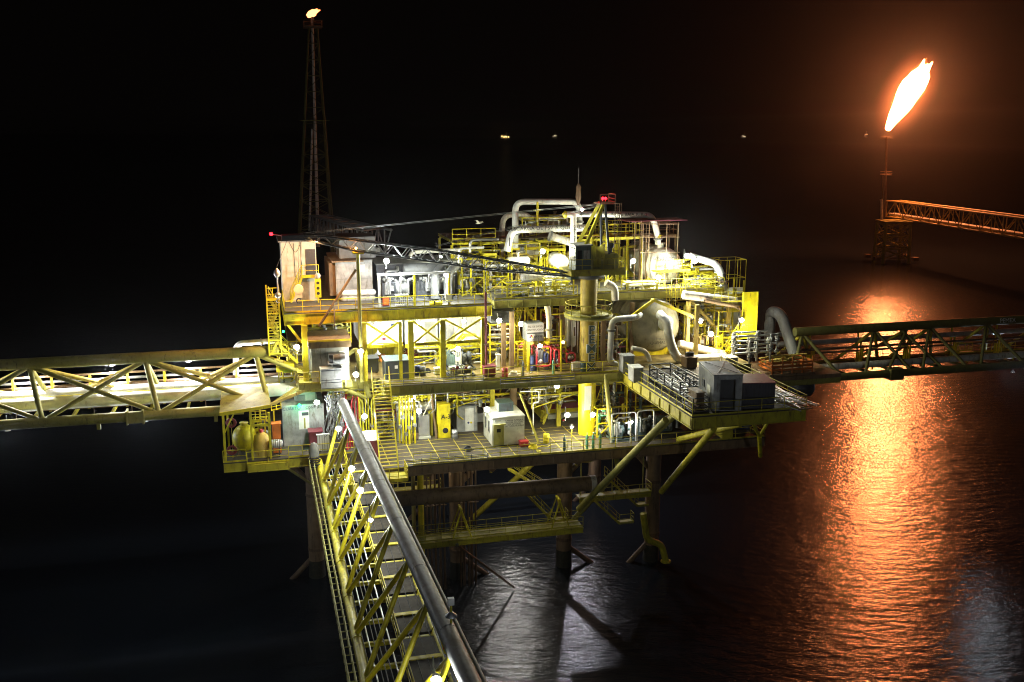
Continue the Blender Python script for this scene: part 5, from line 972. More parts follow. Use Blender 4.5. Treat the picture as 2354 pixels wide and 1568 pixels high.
t = T('hose_reel', 'orange hose coiled in a ring on the yellow wall behind the dark crates', 'hose reel', at(880,823,y=96.6)); p = at(880,823,y=96.6); MB().torus(p, (0,1,0), .34, .07, 20, 8)._closed([p+V((.28*math.cos(i*.4189),.12,.28*math.sin(i*.4189))) for i in range(15)], .06, 6, V((0,1,0))).build('hose', ORNG, t); MB().box(p.x-.06,p.y+.15,p.z-.06,p.x+.06,97,p.z+.06).build('bracket', MGR, t)
blk('crate', 'black box beside the yellow column under the first floodlight of the middle deck', 'crate', 836,824,870,858, z=ZM, D=1.6, m=DRK)
t, b = blk('crate', 'big dark green crate with a small white label, left of the stop octagon', 'crate', 886,829,942,874, z=ZM, D=2.4, m=DRK, roof=TEAL); MB().box(b[0]+.85,b[1]-.02,b[4]-.75,b[0]+1.2,b[1]-.004,b[4]-.45).build('paper_label', SIGNW, t); m = MB(); [m.box(b[0]+(b[3]-b[0])*k-.03,b[1]-.03,b[2]+.13,b[0]+(b[3]-b[0])*k+.03,b[1]-.004,b[4]-.06) for k in (.02,.52,.98)]; m.build('batten', TEAL, t)
for u, v, lb in ((868,806,'white bell shaped lamp shade hanging left over the middle deck crates'),):
    p = at(u,805,y=92); t = T('bell_lamp', lb, 'lamp', p); MB().lathe(p, (0,0,-1), [(0,.05),(.2,.1),(.35,.28),(.38,.28)], 14).build('shade', STL, t); MB().tube(p, p+V((0,0,.6)), .02).build('cord', STL, t)
t = T('access_stair', 'yellow stair climbing right behind the paired columns to the white modules', 'stair', at(1035,850,y=94)); p, q = at(1004,856,y=93.5), at(1066,770,y=93.5); MB().stair(V((p.x,93.5,ZM+.1)), q, (0,1,0), 1.0).build('flight', YEL, t); MB().box(q.x,93,q.z-.08,q.x+1.2,94,q.z).build('landing', YEL, t)
machine('pump_skid', 'green grey pump skid with pale pipework under the stair lamp of the middle deck', 'pump', 1030,800,1092,866,91,3,8,TEAL,DRK,LAG,ZM)
machine('pump_skid', 'low silver valve and pump skid at the railing below the stair on the middle deck', 'pump', 1032,838,1090,872,88.5,1.6,9,MGR,DRK,STL,ZM)
# middle bay
t = T('downpipe', 'brown painted pipe standing left of the dark columns in the middle bay', 'pipe', at(1117,840,y=89)); p = at(1117,840,y=88.9); MB().tube((p.x,88.9,ZM), (p.x,88.9,at(1117,672,y=88.9).z), .12).build('pipe', MAR, t); MB().flange((p.x,88.9,ZM+3), (0,0,1), .22).build('flange', BROWN, t)
blk('cabinet', 'maroon low cabinet at the railing left of the dark columns', 'cabinet', 1113,842,1139,866, z=ZM, D=1, m=MAR)
t, b = blk('panel_board', 'narrow upright white panel between the dark columns of the middle bay', 'panel', 1141,815,1149,852, z=ZM, D=.3, m=WHT)
t, b = blk('duct_box', 'big dark grey duct casing high between the dark columns of the middle bay', 'duct', 1128,715,1182,742, y=91.5, D=3, m=DRK, feet=False); MB().box(b[0]+.1,b[1]+.5,b[4],b[0]+.3,b[1]+.7,ZU-.9).box(b[3]-.3,b[1]+.5,b[4],b[3]-.1,b[1]+.7,ZU-.9).build('hanger', BROWN, t)
t = T('scaffold_stair', 'glowing amber yellow stair tower deep in the middle bay behind the dark columns', 'stair', at(1200,720,y=97)); 
for k, (u0,v0,u1,v1) in enumerate(((1186,750,1204,688),(1205,850,1190,770),(1196,690,1225,735))): MB().stair(at(u0,v0,y=96+k*.8), at(u1,v1,y=96+k*.8), (0,1,0), .9).build('flight', YELO, t)
a, b = at(1182,686,y=95.6), at(1230,850,y=95.6); m = MB(); [m.beam((x_,y_,ZM+.01), (x_,y_,a.z), .14) for x_ in (a.x, (a.x+b.x)/2, b.x) for y_ in (95.6, 98.6)]; [m.beam((a.x,95.6,z_), (b.x,95.6,z_), .12) for z_ in (ZM+1.6,ZM+3.3,ZM+4.8)]; m.build('frame', YELO, t)
x0, y0, z0, x1, z1 = fr(1211,744,1249,784,y=89.6)
t = T('diesel_tank', 'white painted diesel tank front with two lines of black lettering under the ochre pipe', 'tank', (x0,y0,z0)); zm = z0+(z1-z0)*.42
MB().box(x0,y0,z0,x1,y0+1.6,z1).build('tank_body', MGR, t); MB().box(x0,y0-.03,zm+.13,x1,y0-.004,z1).build('sign_board', SIGNW, t); MB().box(x0,y0-.03,z0,x1,y0-.004,zm).build('sign_board', SIGNW, t)
w = x1-x0; text('TQ. DE DIESEL', w*.145, INK, t, ((x0+x1)/2,y0-.04,zm+.13+(z1-zm-.13)*.66)); text('CENTRIFUGADO', w*.145, INK, t, ((x0+x1)/2,y0-.04,zm+.13+(z1-zm-.13)*.3)); text('CAP. 6 M³', w*.15, BLU, t, (x0+w*.63,y0-.04,z0+(zm-z0)*.58))
d = at(1221,775,y=y0-.04); 
for dx, dz, mt in ((0,.12,RED),(-.12,0,BLU),(.12,0,YELO),(0,-.12,SIGNW)): MB().quad([(d.x+dx+.11,y0-.045,d.z+dz),(d.x+dx,y0-.045,d.z+dz+.11),(d.x+dx-.11,y0-.045,d.z+dz),(d.x+dx,y0-.045,d.z+dz-.11)]).build('hazard_diamond', mt, t)
m = MB(); a, _, _, b, c = fr(1211,787,1262,855,y=y0); 
for x_ in (a+.15,b-.15): m.beam((x_,y0+.1,ZM+.003), (x_,y0+.1,z0-.3), .26); m.beam((x_,y0+1.5,ZM+.003), (x_,y0+1.5,z0-.3), .26)
m.beam((a,y0+.1,z0-.16), (b,y0+.1,z0-.16), .28); m.beam((a,y0+1.5,z0-.16), (b,y0+1.5,z0-.16), .28); m.build('stand', YELO, t)
def redskid(label, u0, v0, u1, v1, y, seed):
    x0, _, z0, x1, z1 = fr(u0,v0,u1,v1,y=y); z0 = max(z0, ZM+.25); t = T('pump_skid', label, 'pump', (x0,y,ZM)); m = MB()
    for y_ in (y, y+1.6): m.path([(x0,y_,z0), (x0,y_,z1), (x1,y_,z1), (x1,y_,z0), (x0+.2,y_,z0)], .085, .35, 10)
    for x_, z_ in ((x0,z0),(x1,z0),(x0,z1),(x1,z1)): m.tube((x_+(.1 if x_ == x0 else -.1),y,z_+(.08 if z_ == z0 else -.08)), (x_+(.1 if x_ == x0 else -.1),y+1.6,z_+(.08 if z_ == z0 else -.08)), .07)
    m.build('roll_frame', RED, t); MB().box(x0+.2,y+.3,z0+.15,x0+(x1-x0)*.5,y+1.3,z1-.4).build('engine', DRK, t); MB().box(x0+(x1-x0)*.55,y+.2,z0+.3,x1-.2,y+1.2,z0+(z1-z0)*.62).build('fuel_box', BLU, t); MB().lathe((x0+.5,y+.15,z0+.4), (0,1,0), [(0,.05),(.02,.2),(.1,.25)], 14).build('pump_casing', STL, t); MB().box(x0+.1,y+.1,ZM,x0+.3,y+1.5,z0-.09).box(x1-.3,y+.1,ZM,x1-.1,y+1.5,z0-.09).build('skid_base', DRK, t)
    m = MB(); [m.path([(x0+.3+.3*k,y+.1,z0+.8), (x0+.4+.3*k,y+.1,z1-.25), (x1-.3,y+.2,z1-.3-.1*k)], .04, n=6) for k in range(3)]; m.build('hose', BLK, t)
redskid('red tube framed motor pump skid with a blue box below the diesel tank', 1233,797,1266,842,88.9,1); redskid('narrow red tube framed pump beside the yellow post, right of the larger one', 1274,804,1285,842,88.7,2); redskid('dull red pump frame half hidden between the white tanks and the crane pedestal', 1302,812,1322,842,91,3)
t = T('drum', 'dark blue plastic drum between the yellow tank stand and the red pump', 'drum', at(1225,845,y=89.2)); p = at(1226,850,y=89.5); MB().lathe((p.x,89.5,ZM), (0,0,1), [(0,.32),(.3,.33),(.32,.35),(.34,.33),(.7,.33),(.72,.35),(.74,.33),(1.5,.33)], 16).build('shell', BLU, t); MB().lathe((p.x,89.5,ZM+1.5), (0,0,1), [(0,.3),(.05,.3)], 16).build('lid', DRK, t)
for u, lb in ((1304,'left white upright tank behind the crane pedestal'),(1317,'right white upright tank behind the crane pedestal, with a brown plate')):
    p = at(u,760,y=92.6); t = T('upright_tank', lb, 'tank', (p.x,92.6,ZM), 'white upright tanks'); zt_ = at(u,728,y=92.6).z; z0 = at(u,798,y=92.6).z; MB().lathe((p.x,92.6,z0), (0,0,1), [(0,.05),(.1,.22),(.25,.28),(zt_-z0-.2,.28),(zt_-z0,.05)], 16).build('shell', WHT, t); MB().beam((p.x-.2,92.6,ZM), (p.x-.2,92.6,z0+.1), .06).beam((p.x+.2,92.6,ZM), (p.x+.2,92.6,z0+.1), .06).build('leg', MAR, t)
    MB().path([(p.x-.12,92.2,z0+.4), (p.x-.12,92.2,zt_-.1), (p.x+.35,92.2,zt_-.1), (p.x+.35,92.2,z0-.5)], .06, .25, 8).build('pipe', WHT if u > 1310 else STL, t)
    if u > 1310: MB().box(p.x-.2,92.28,z0+1.2,p.x+.12,92.33,z0+2.1).build('plate', BROWN, t)
t = T('lamp_post', 'yellow pole with a green lit signal lamp right of the red pumps', 'lamp', at(1291,850,y=88.6)); p = at(1289,850,y=88.6); MB().beam((p.x,88.6,ZM), (p.x,88.6,at(1289,735,y=88.6).z), .13).build('pole', YELO, t); q = at(1294,787,y=88.5); MB().ball(q, .16).build('lamp_glass', LAMPDIM, t)
for i, (u, v, z_, y_, mt, lb) in enumerate(((1202,846,ZM,87.7,MGR,'grey gas bottle at the middle deck railing below the dark columns'), (1272,846,ZM,87.7,GRN,'pale green gas bottle at the railing in front of the red pumps'), (1297,1022,ZL,84.3,TEAL,'single dark gas bottle left of the lamp pole on the lowest deck'), (1349,1016,ZL,84.3,GRN,'leftmost green gas bottle in front of the yellow crane foot'), (1363,1016,ZL,84.3,GRN,'middle green gas bottle of the row by the yellow crane foot'), (1379,1016,ZL,84.3,GRN,'rightmost green gas bottle of the row by the yellow crane foot'))):
    p = at(u,v,y=y_); t = T('gas_bottle', lb, 'gas bottle', (p.x,y_,z_), 'gas bottles'); MB().lathe((p.x,y_,z_), (0,0,1), [(0,.13),(1.15,.13),(1.3,.08),(1.36,.045)], 14).build('cylinder', mt, t); MB().lathe((p.x,y_,z_+1.36), (0,0,1), [(0,.04),(.12,.04),(.13,.07),(.18,.07)], 8).build('valve', STL, t)
# ---------------------------------------------------------------- right bay of the middle deck
machine('pump_skid', 'rusty pump set in the lamp lit right bay behind the great beige vessel', 'pump', 1590,765,1655,808,93.5,3,13,BROWN,BROWN,BEIGE,ZM)
x0, _, z0, x1, z1 = fr(1586,712,1704,800,y=98); t = T('back_wall', 'cream wall at the back of the lamp lit right bay', 'wall', (x0,98,ZM)); MB().box(x0,98,ZM,x1,98.2,ZR-.9).build('panel', CREAM, t); m = MB(); [m.beam((x0+(x1-x0)*k/5,97.9,ZM), (x0+(x1-x0)*k/5,97.9,ZR-.9), .16) for k in range(6)]; m.beam((x0,97.9,ZM+3.4), (x1,97.9,ZM+3.4), .2); m.build('stiffener', YEL, t)
t = T('access_ladder', 'yellow caged ladder standing in the right bay left of the valve tree', 'ladder', at(1648,830,y=91)); p, q = at(1648,838,y=90.5), at(1648,770,y=90.5); MB().ladder((p.x,90.5,ZM), q, (1,0,0), .55).cage((p.x,90.5,ZM+1), q, (0,-1,0), .4).build('ladder', YELO, t)
t = T('access_stair', 'small bright yellow stair in front of the yellow wall panel at the far right', 'stair', at(1700,800,y=90.5)); p, q = at(1672,812,y=90.5), at(1700,770,y=90.5); MB().stair(p, q, (0,1,0)).build('flight', YELO, t); MB().rail([(q.x,90,q.z),(q.x+1.2,90,q.z)], gap=.6).build('railing', YELO, t)
t = T('valve_tree', 'dense cluster of grey pipes and valves at the start of the right bridge', 'valve manifold', at(1735,830,y=87)); r_ = random.Random(5); x0, _, z0, x1, z1 = fr(1684,762,1790,858,y=88); z0 = ZM
for i in range(9):
    m = MB(); x_ = x0+(x1-x0)*(i+.5)/9; y_ = 88+r_.uniform(-.8,1.5); h = (z1-z0)*r_.uniform(.65,1.0); m.tube((x_,y_,z0), (x_,y_,z0+h), r_.uniform(.07,.13)); m.path([(x_,y_,z0+h), (x_,y_,z0+h+.1), (x_+r_.uniform(.4,1.4),y_,z0+h+.1)], .08, .15, 8); pp = m.build('pipe', STL, t)
    for k in range(4): n2 = MB(); z_ = z0+h*r_.uniform(.15,.95); n2.flange((x_,y_,z_), (0,0,1), .23, .07); n2.ball((x_,y_,z_+.2), .17, n=8, m=6); n2.lathe((x_,y_-.35,z_+.2), (0,1,0), [(0,.02),(.01,.18),(.04,.18),(.05,.03),(.3,.03)], 9); n2.build('valve', MGR, pp)
for z_ in (.28,.55,.85): MB().tube((x0,88,z0+(z1-z0)*z_), (x1,88.2,z0+(z1-z0)*z_), .11).build('header', STL, t); MB().tube((x0+1,89,z0+(z1-z0)*z_+.2), (x1-1,89,z0+(z1-z0)*z_+.2), .09).build('header', STL, t)
x0, _, z0, x1, z1 = fr(1773,820,1868,858,y=86.3); t = T('scrap_basket', 'orange brown open basket heaped with scrap lumber at the right deck end', 'basket', (x0,86.3,z0)); zf = z0
m = MB(); [m.box(x0,y_,zf+.3+.35*k,x1,y_+.05,zf+.5+.35*k) for k in range(3) for y_ in (86.3,88.9)]; [m.box(x_,86.36,zf+.3+.35*k,x_+.05,88.89,zf+.5+.35*k) for k in range(3) for x_ in (x0,x1-.05)]; [m.box(x0+(x1-x0-.12)*k/4,86.22,zf,x0+(x1-x0-.12)*k/4+.12,86.295,z1) for k in range(5)]; m.build('slats', ORNG, t)
m = MB(); [m.ob((x0+.5+r_.uniform(0,x1-x0-1),87.6+r_.uniform(-.8,.8),zf+.8+r_.uniform(0,.7)), V((r_.uniform(.5,1.2),r_.uniform(-.4,.4),r_.uniform(-.2,.2))), V((0,.1,0)), V((0,0,.05))) for _ in range(26)]; m.build('scrap', BEIGE, t); MB().box(x0-.2,86.2,zf-.25,x1+.2,89.1,zf).build('floor', BROWN, t)
t = T('walkway', 'dark grated walkway under the scrap basket leading to the right bridge', 'walkway', at(1850,862,y=87)); MB().box(46.9,86.2,z0-.7,at(1870,860,y=88).x+2,93,z0-.3).build('grating', BROWN, t); MB().ibeam((46.9,86.3,z0-1.0), (at(1870,860,y=88).x+2,86.3,z0-1.0), .2, .55).build('edge_beam', OLV, t)
p = at(1838,880,y=90); t = T('storage_drum', 'dark round tank hanging below the start of the right bridge', 'tank', p); MB().lathe(p+V((-1.0,0,-.4)), (1,0,0), [(0,.1),(.15,.9),(.4,1.1),(2,1.1),(2.25,.9),(2.4,.1)], 20).build('shell', DRK, t); MB().beam(p+V((.2,0,.5)), p+V((.2,0,2)), .2).build('hanger', OLV, t)
# ---------------------------------------------------------------- cargo on the laydown platform
x0, y0, z0, x1, z1 = fr(1637,838,1702,948,z=zc); y0 = at(1665,946,z=zc).y
t = T('freight_container', 'tall grey container with dark open end on the laydown platform', 'container', (x0,y0,zc)); x0, x1 = at(1637,940,y=y0).x, at(1698,940,y=y0).x; z1 = at(1665,862,y=y0).z; D = 4.8; t.rotation_euler.z = R(-10.6)
m = MB(); m.box(x0,y0,zc+.1,x0+.06,y0+D,z1); m.box(x1-.06,y0,zc+.1,x1,y0+D,z1); m.box(x0+.06,y0+D-.06,zc+.1,x1-.06,y0+D,z1); m.box(x0+.06,y0,zc+.1,x1-.06,y0+D-.06,zc+.2)
for k in range(15): m.box(x0-.03,y0+.2+.3*k,zc+.2,x0-.002,y0+.33+.3*k,z1-.1)
m.box(x0+.061,y0,zc+.2,x0+.55,y0+.06,z1); m.box(x1-.55,y0,zc+.2,x1-.061,y0+.06,z1); m.box(x0+.55,y0,z1-.35,x1-.55,y0+.06,z1); m.build('wall', GRY, t)
for k in (0,1): MB().box((x0+.5,x1-.56)[k],y0-.05,zc+.2,(x0+.56,x1-.5)[k],y0-.002,z1-.36).build('door_frame', MGR, t)
MB().box(x0-.04,y0+.8,zc+1.2,x0-.032,y0+1.9,zc+2.0).build('notice', CREAM, t); MB().box(x0-.1,y0+2.6,zc+1.5,x0-.035,y0+3.2,zc+2.1).build('vent', DRK, t)
MB().box(x0-.04,y0-.04,z1,x1+.04,y0+D+.04,z1+.09).build('roof', MGR, t); MB().box(x0+.56,y0+.5,zc+.21,x1-.56,y0+2,z1-.5).build('load', DRK, t); m = MB(); [m.box(a,b,zc,a+.12,b+.12,zc+.1) for a in (x0,x1-.12) for b in (y0,y0+D-.12)]; m.build('foot', DRK, t)
m = MB(); m.path([(x0+.4,y0+.3,z1+.12), (x0+(x1-x0)/2,y0+D*.4,z1+.2), (x1-.3,y0+D-.4,z1+.12)], .03, 1, 5); m.path([(x1-.3,y0+.3,z1+.12), (x0+(x1-x0)/2,y0+D*.4,z1+.2), (x0+.4,y0+D-.4,z1+.12)], .03, 1, 5); m.build('sling', DRK, t)
y0 = at(1706,943,z=zc).y; x0, x1 = at(1705,940,y=y0).x, at(1773,940,y=y0).x; z1 = at(1738,880,y=y0).z; D = 3.0
t = T('freight_container', 'low dark corrugated container with reddish roof, right of the tall grey one', 'container', (x0,y0,zc)); t.rotation_euler.z = R(-10.6); m = MB(); m.box(x0,y0,zc+.12,x1,y0+D,z1)
for k in range(11): w = (x1-x0)/11; m.box(x0+w*k+.05,y0-.05,zc+.25,x0+w*k+w*.5,y0-.002,z1-.12)
m.build('wall', NAVY, t); MB().box(x0-.03,y0-.06,z1,x1+.03,y0+D+.03,z1+.07).build('roof', MAR, t); MB().box(x0+.1,y0+.1,zc,x0+.4,y0+D-.1,zc+.115).box(x1-.4,y0+.1,zc,x1-.1,y0+D-.1,zc+.115).build('skid', DRK, t)
def rack(label, u0, v0, u1, v1, D, h, mt=DRK, load=STL, rows=3):
    y0 = at((u0+u1)/2,v1,z=zc).y; x0, x1 = at(u0,v1,y=y0).x, at(u1,v1,y=y0).x; t = T('pipe_basket', label, 'basket', (x0,y0,zc), 'steel cargo baskets'); m = MB()
    for a in (x0,x1):
        for k in range(int(D/1.4)+1): m.beam((a,y0+D*k/int(D/1.4),zc), (a,y0+D*k/int(D/1.4),zc+h), .09)
        for k in range(rows+1): m.beam((a,y0,zc+.12+(h-.15)*k/rows), (a,y0+D,zc+.12+(h-.15)*k/rows), .07, .09)
    for b in (y0,y0+D):
        for k in range(rows+1): m.beam((x0,b,zc+.12+(h-.15)*k/rows), (x1,b,zc+.12+(h-.15)*k/rows), .07, .09)
    m.build('frame', mt, t); MB().box(x0+.04,y0+.04,zc+.05,x1-.04,y0+D-.04,zc+.1).build('floor', BRN, t); m = MB(); q = random.Random(int(u0))
    for k in range(14): a = x0+.15+q.uniform(0,x1-x0-.3); m.tube((a,y0+.2+q.uniform(0,D*.2),zc+.18+q.uniform(0,h*.45)), (a+q.uniform(-.15,.15),y0+D-.2-q.uniform(0,D*.3),zc+.2+q.uniform(0,h*.45)), q.uniform(.03,.08), n=6)
    m.build('load', load, t)
rack('longest dark basket of pipes along the left side of the laydown platform', 1562,842+73,1612,915, 6.8, 1.5); rack('shorter dark open frame in front of the long basket, near the platform corner', 1592,944,1628,950, 2.0, 1.3, DRK, BRN); rack('basket of loose scaffold tubes behind the frames beside the tall grey container', 1600,905,1626,905, 4.5, 1.1, DRK, GRY)
blk('tote_box', 'upright pale grey box at the back left corner of the laydown platform', 'box', 1432,818,1457,862, y=86.2, D=1.2, m=GRY, z=zc); blk('tote_box', 'second lower grey box just in front of the upright one on the laydown platform', 'box', 1456,845,1478,880, z=zc, D=1.4, m=GRY, roof=WHT)
t, b = blk('drum_box', 'brownish square bin with a black hose heap behind the tall grey container', 'bin', 1578,822,1602,846, y=86.4, D=1.3, m=BROWN, z=zc); m = MB(); [m.torus(((b[0]+b[3])/2,b[1]+.6,b[4]+.08+.09*k), (0,.1,1), .36, .08, 14, 6) for k in range(4)]; m.build('hose', BLK, t)
blk('tote_box', 'small white latticed box left of the valve cluster behind the laydown platform', 'box', 1667,822,1695,846, y=86.9, D=1.2, m=CREAM, z=zc)
blk('tote_box', 'reddish brown chest by the frames near the front left corner of the laydown platform', 'box', 1600,902,1618,945, z=zc, D=1.6, m=BROWN)
t = T('tube_stack', 'loose heap of shiny scaffold tubes at the right edge of the laydown platform', 'tubes', at(1815,930,z=zc)); q = random.Random(2); m = MB(); c = at(1808,925,z=zc)
for k in range(34): a = V((c.x+q.uniform(-1.1,1.0),c.y+q.uniform(-2,3.0),zc+.1+q.uniform(0,.5))); d = V((q.uniform(-.5,.2),q.uniform(1.2,2.2),q.uniform(-.1,.1))); m.tube(a-d, a+d, .045, n=6)
m.build('tube', STL, t); MB().box(c.x-1,c.y-2.4,zc,c.x+1,c.y-2.2,zc+.1).box(c.x-1,c.y+2.2,zc,c.x+1,c.y+2.4,zc+.1).build('bearer', BROWN, t)
# ---------------------------------------------------------------- lowest deck
x0, y0, z0, x1, z1 = fr(1131,959,1205,1025,z=ZL); t = T('site_cabin', 'white site cabin with dark door and lettered front wall near the lowest deck railing', 'cabin', (x0,y0,ZL)); D = 3.6; w, h = x1-x0, z1-ZL
MB().box(x0,y0,ZL+.12,x1,y0+D,z1).build('wall', CREAM, t); MB().box(x0-.06,y0-.06,z1,x1+.06,y0+D+.06,z1+.1).build('roof', WHT, t); MB().box(x0+.1,y0+.05,ZL,x0+.35,y0+D,ZL+.115).box(x1-.35,y0+.05,ZL,x1-.1,y0+D,ZL+.115).build('skid', YELD, t)
dr = MB().box(x0+w*.04,y0-.03,ZL+.15,x0+w*.36,y0-.004,ZL+h*.74).build('door', OLV, t); MB().box(x0+w*.14,y0-.045,ZL+h*.5,x0+w*.26,y0-.032,ZL+h*.62).build('door_window', GLS, dr); MB().box(x0+w*.03,y0-.3,ZL+h*.77,x0+w*.4,y0-.065,ZL+h*.8).build('door_canopy', OLV, t)
for k, (s, q) in enumerate((('CABINA INTEGRAL', .88), ('MASTER PCL CTRL', .81), ('DE SISTEMAS', .745), ('DE TURBOBOMBAS', .685))): text(s, h*.075, INK, t, (x0+w*.69,y0-.02,ZL+h*q))
MB().box(x0+w*.1,y0-.02,ZL+h*.87,x0+w*.13,y0-.004,ZL+h*.93).box(x0+w*.16,y0-.02,ZL+h*.885,x0+w*.28,y0-.004,ZL+h*.91).build('emblem', TEAL, t)
for k in (.35,.75): f = MB().box(x0-.03,y0+D*k-.28,ZL+h*.4,x0-.004,y0+D*k+.28,ZL+h*.8).build('window', MGR, t); MB().box(x0-.04,y0+D*k-.22,ZL+h*.44,x0-.031,y0+D*k+.22,ZL+h*.76).build('pane', GLS, f)
x0_, _, _, x1_, z1_ = fr(1146,926,1180,953,y=y0+1.6); t = T('roof_unit', 'dark green cooling unit with pale side standing on the white site cabin roof', 'air conditioner', (x0_,y0+1.6,z1+.1)); MB().box(x0_,y0+1.6,z1+.1,x1_,y0+3.2,z1_).build('casing', TEAL, t); MB().box(x0_-.03,y0+1.65,z1+.15,x0_-.002,y0+3.15,z1_-.05).build('side_panel', WHT, t); m = MB(); [m.box(x0_+.15,y0+1.57,z1+.2+.12*k,x1_-.15,y0+1.598,z1+.26+.12*k) for k in range(6)]; m.build('grille', DRK, t)
x0, y0, z0, x1, z1 = fr(1007,929,1035,1007,z=ZL); t = T('yellow_pillar', 'bright yellow pillar cabinet lettered in black on the lowest deck left of the white cabin', 'pillar', (x0,y0,ZL)); MB().box(x0,y0,ZL,x1,y0+1.1,z1).build('body', YELO, t); MB().box(x0-.12,y0-.1,z1-1.9,x0+.25,y0-.005,z1).build('flap', YELO, t); text('A-3', .62, INK, t, ((x0+x1)/2+.15,y0-.02,ZL+(z1-ZL)*.62), bold=.01); c = (x0+x1)/2+.1; MB().lathe((c,y0-.02,ZL+(z1-ZL)*.22), (0,1,0), [(0,.2),(.01,.28),(.015,.28)], 14).build('port', INK, t)
# silver insulated unit
t = T('lagged_unit', 'silver lagged heater unit with two uprights and ribbed duct on the lowest deck', 'heater', at(940,1000,z=ZL)); x0, y0, z0, x1, z1 = fr(913,948,928,1012,z=ZL); MB().lathe(((x0+x1)/2,y0,ZL), (0,0,1), [(0,.38),(.5,.38),(.51,.36),(1.2,.36),(1.21,.38),(z1-ZL,.36),(z1-ZL+.1,.15)], 18).build('upright', LAG, t); x2, y2, _, x3, z3 = fr(962,955,987,1008,z=ZL); MB().box(x2,y2,ZL+.2,x3,y2+1.2,z3).build('upright', LAG, t); MB().box(x2-.1,y2-.1,ZL,x3+.1,y2+1.3,ZL+.195).build('foot', CREAM, t)
m = MB()
for k in range(13): a = x0+.1+(x3+.4-x0)*k/13; m.lathe((a,y2+.6,z1+.3), (1,0,0), [(0,.42),(.08,.46),(.16,.42)], 16)
m.tube((x0,y2+.6,z1+.3), (x3+.5,y2+.6,z1+.3), .4, n=16); m.build('ribbed_duct', LAG, t); MB().box(x1+.1,y2+.3,ZL,x2-.1,y2+1.5,z1-.3).build('core', DRK, t)
x0, y0, z0, x1, z1 = fr(1055,942,1103,1000,z=ZL); y0 += 1.2; t = T('control_hut', 'grey green hut with pale door and a hazard diamond behind the white site cabin', 'building', (x0,y0,ZL)); MB().box(x0,y0,ZL,x1,y0+4,z1).build('wall', GRY, t); MB().box(x0-.1,y0-.1,z1,x1+.1,y0+4,z1+.1).build('roof', MGR, t); d = MB().box(x0+.85,y0-.03,ZL+.05,x0+1.7,y0-.004,z1-.2).build('door', WHT, t); c = V((x0+1.3,y0-.05,ZL+.9))
for dx, dz, mt in ((0,.14,SIGNW),(-.14,0,BLU),(.14,0,YELO),(0,-.14,SIGNW)): MB().quad([(c.x+dx+.13,c.y,c.z+dz),(c.x+dx,c.y,c.z+dz+.13),(c.x+dx-.13,c.y,c.z+dz),(c.x+dx,c.y,c.z+dz-.13)]).build('hazard_mark', mt, d)
blk('cabinet', 'pale grey cabinet half hidden behind the glare left of the white site cabin', 'cabinet', 1090,950,1112,1000, y=95, D=2, m=STL, z=ZL)
# yellow room right
x0, _, z0, x1, z1 = fr(1243,930,1330,1000,y=95); t = T('yellow_tank', 'pale yellow tank wall lettered in black behind the lamp right of the white cabin', 'tank', (x0,95,ZL)); MB().box(x0,95,ZL,x1,99,z1).build('wall', YELO, t); text('A-2', .6, INK, t, (x1-.55,94.98,ZL+(z1-ZL)*.8)); MB().box(x0,94.94,ZL+.9,x1,94.995,ZL+1.5).build('dark_band', MAR, t); MB().box(x0+.6,94.4,ZL+.02,x1-.1,94.93,ZL+.5).build('plinth', CREAM, t)
t = T('fire_extinguisher', 'red fire extinguisher bottle against the pale yellow tank wall', 'fire extinguisher', at(1295,975,y=94)); p = at(1295,975,y=93.6); MB().lathe(p+V((0,0,-.45)), (0,0,1), [(0,.15),(.8,.15),(.95,.06),(1,.05)], 12).build('bottle', RED, t); MB().box(p.x-.1,p.y-.05,p.z+.55,p.x+.12,p.y+.05,p.z+.65).build('handle', BLK, t); MB().beam((p.x,p.y+.2,ZL), (p.x,p.y+.2,p.z+.5), .05).build('post', YELD, t)
t = T('access_stair', 'dull yellow stair behind the pale yellow tank wall, left part of the bay', 'stair', at(1262,940,y=93.5)); p, q = at(1245,1000,y=93), at(1268,915,y=93); MB().stair(V((p.x,93,ZL+.1)), q, (0,1,0)).build('flight', YELD, t); MB().box(q.x,92.5,q.z-.08,q.x+1.2,93.5,q.z).build('landing', YELD, t)
# tall stair from lowest landing to middle deck
t = T('access_stair', 'long bright yellow stair rising from under the lowest deck to the middle deck edge', 'stair', at(895,1080,y=82.8)); p, q = at(896,1095,y=81.3), at(874,868,y=86.4); MB().stair(p, q, (1,0,0), 1.55, .26).build('flight', YELO, t); 
a = at(903,1108,y=81.2); MB().box(a.x-1.2,80.4,p.z-.25,a.x+1.2,82.4,p.z-.1).build('landing', YEL, t); MB().rail([(a.x-1.2,80.4,p.z-.1),(a.x+1.2,80.4,p.z-.1),(a.x+1.2,82.4,p.z-.1)], gap=.7, mids=(.35,.7)).build('railing', YELO, t)
# green grey skid units right
machine('chemical_skid', 'dark green skid with white tube frame below the laydown platform, nearest the lamp', 'skid', 1408,965,1458,1030,85.5,2.5,21,TEAL,TEAL,GRY,ZL); machine('chemical_skid', 'dark green skid in the shade, right of the white framed one', 'skid', 1462,955,1512,1028,85.8,2.5,22,TEAL,DRK,GRY,ZL); machine('chemical_skid', 'dim blue grey skid far right under the laydown platform', 'skid', 1520,955,1575,1022,86.5,2.5,24,TEAL,DRK,STL,ZL)
t = T('tube_guard', 'white bent tube guard around the green skids under the laydown platform', 'frame', at(1450,1000,y=84.6))
for u0, u1, v0, y_ in ((1406,1462,951,85.2),(1466,1503,945,85.4),(1418,1450,962,84.9)): a, b = at(u0,v0,y=y_), at(u1,v0-4,y=y_); MB().path([(a.x,y_,ZL), a, b, (b.x,y_,ZL)], .07, .3, 8).build('tube', WHT, t)
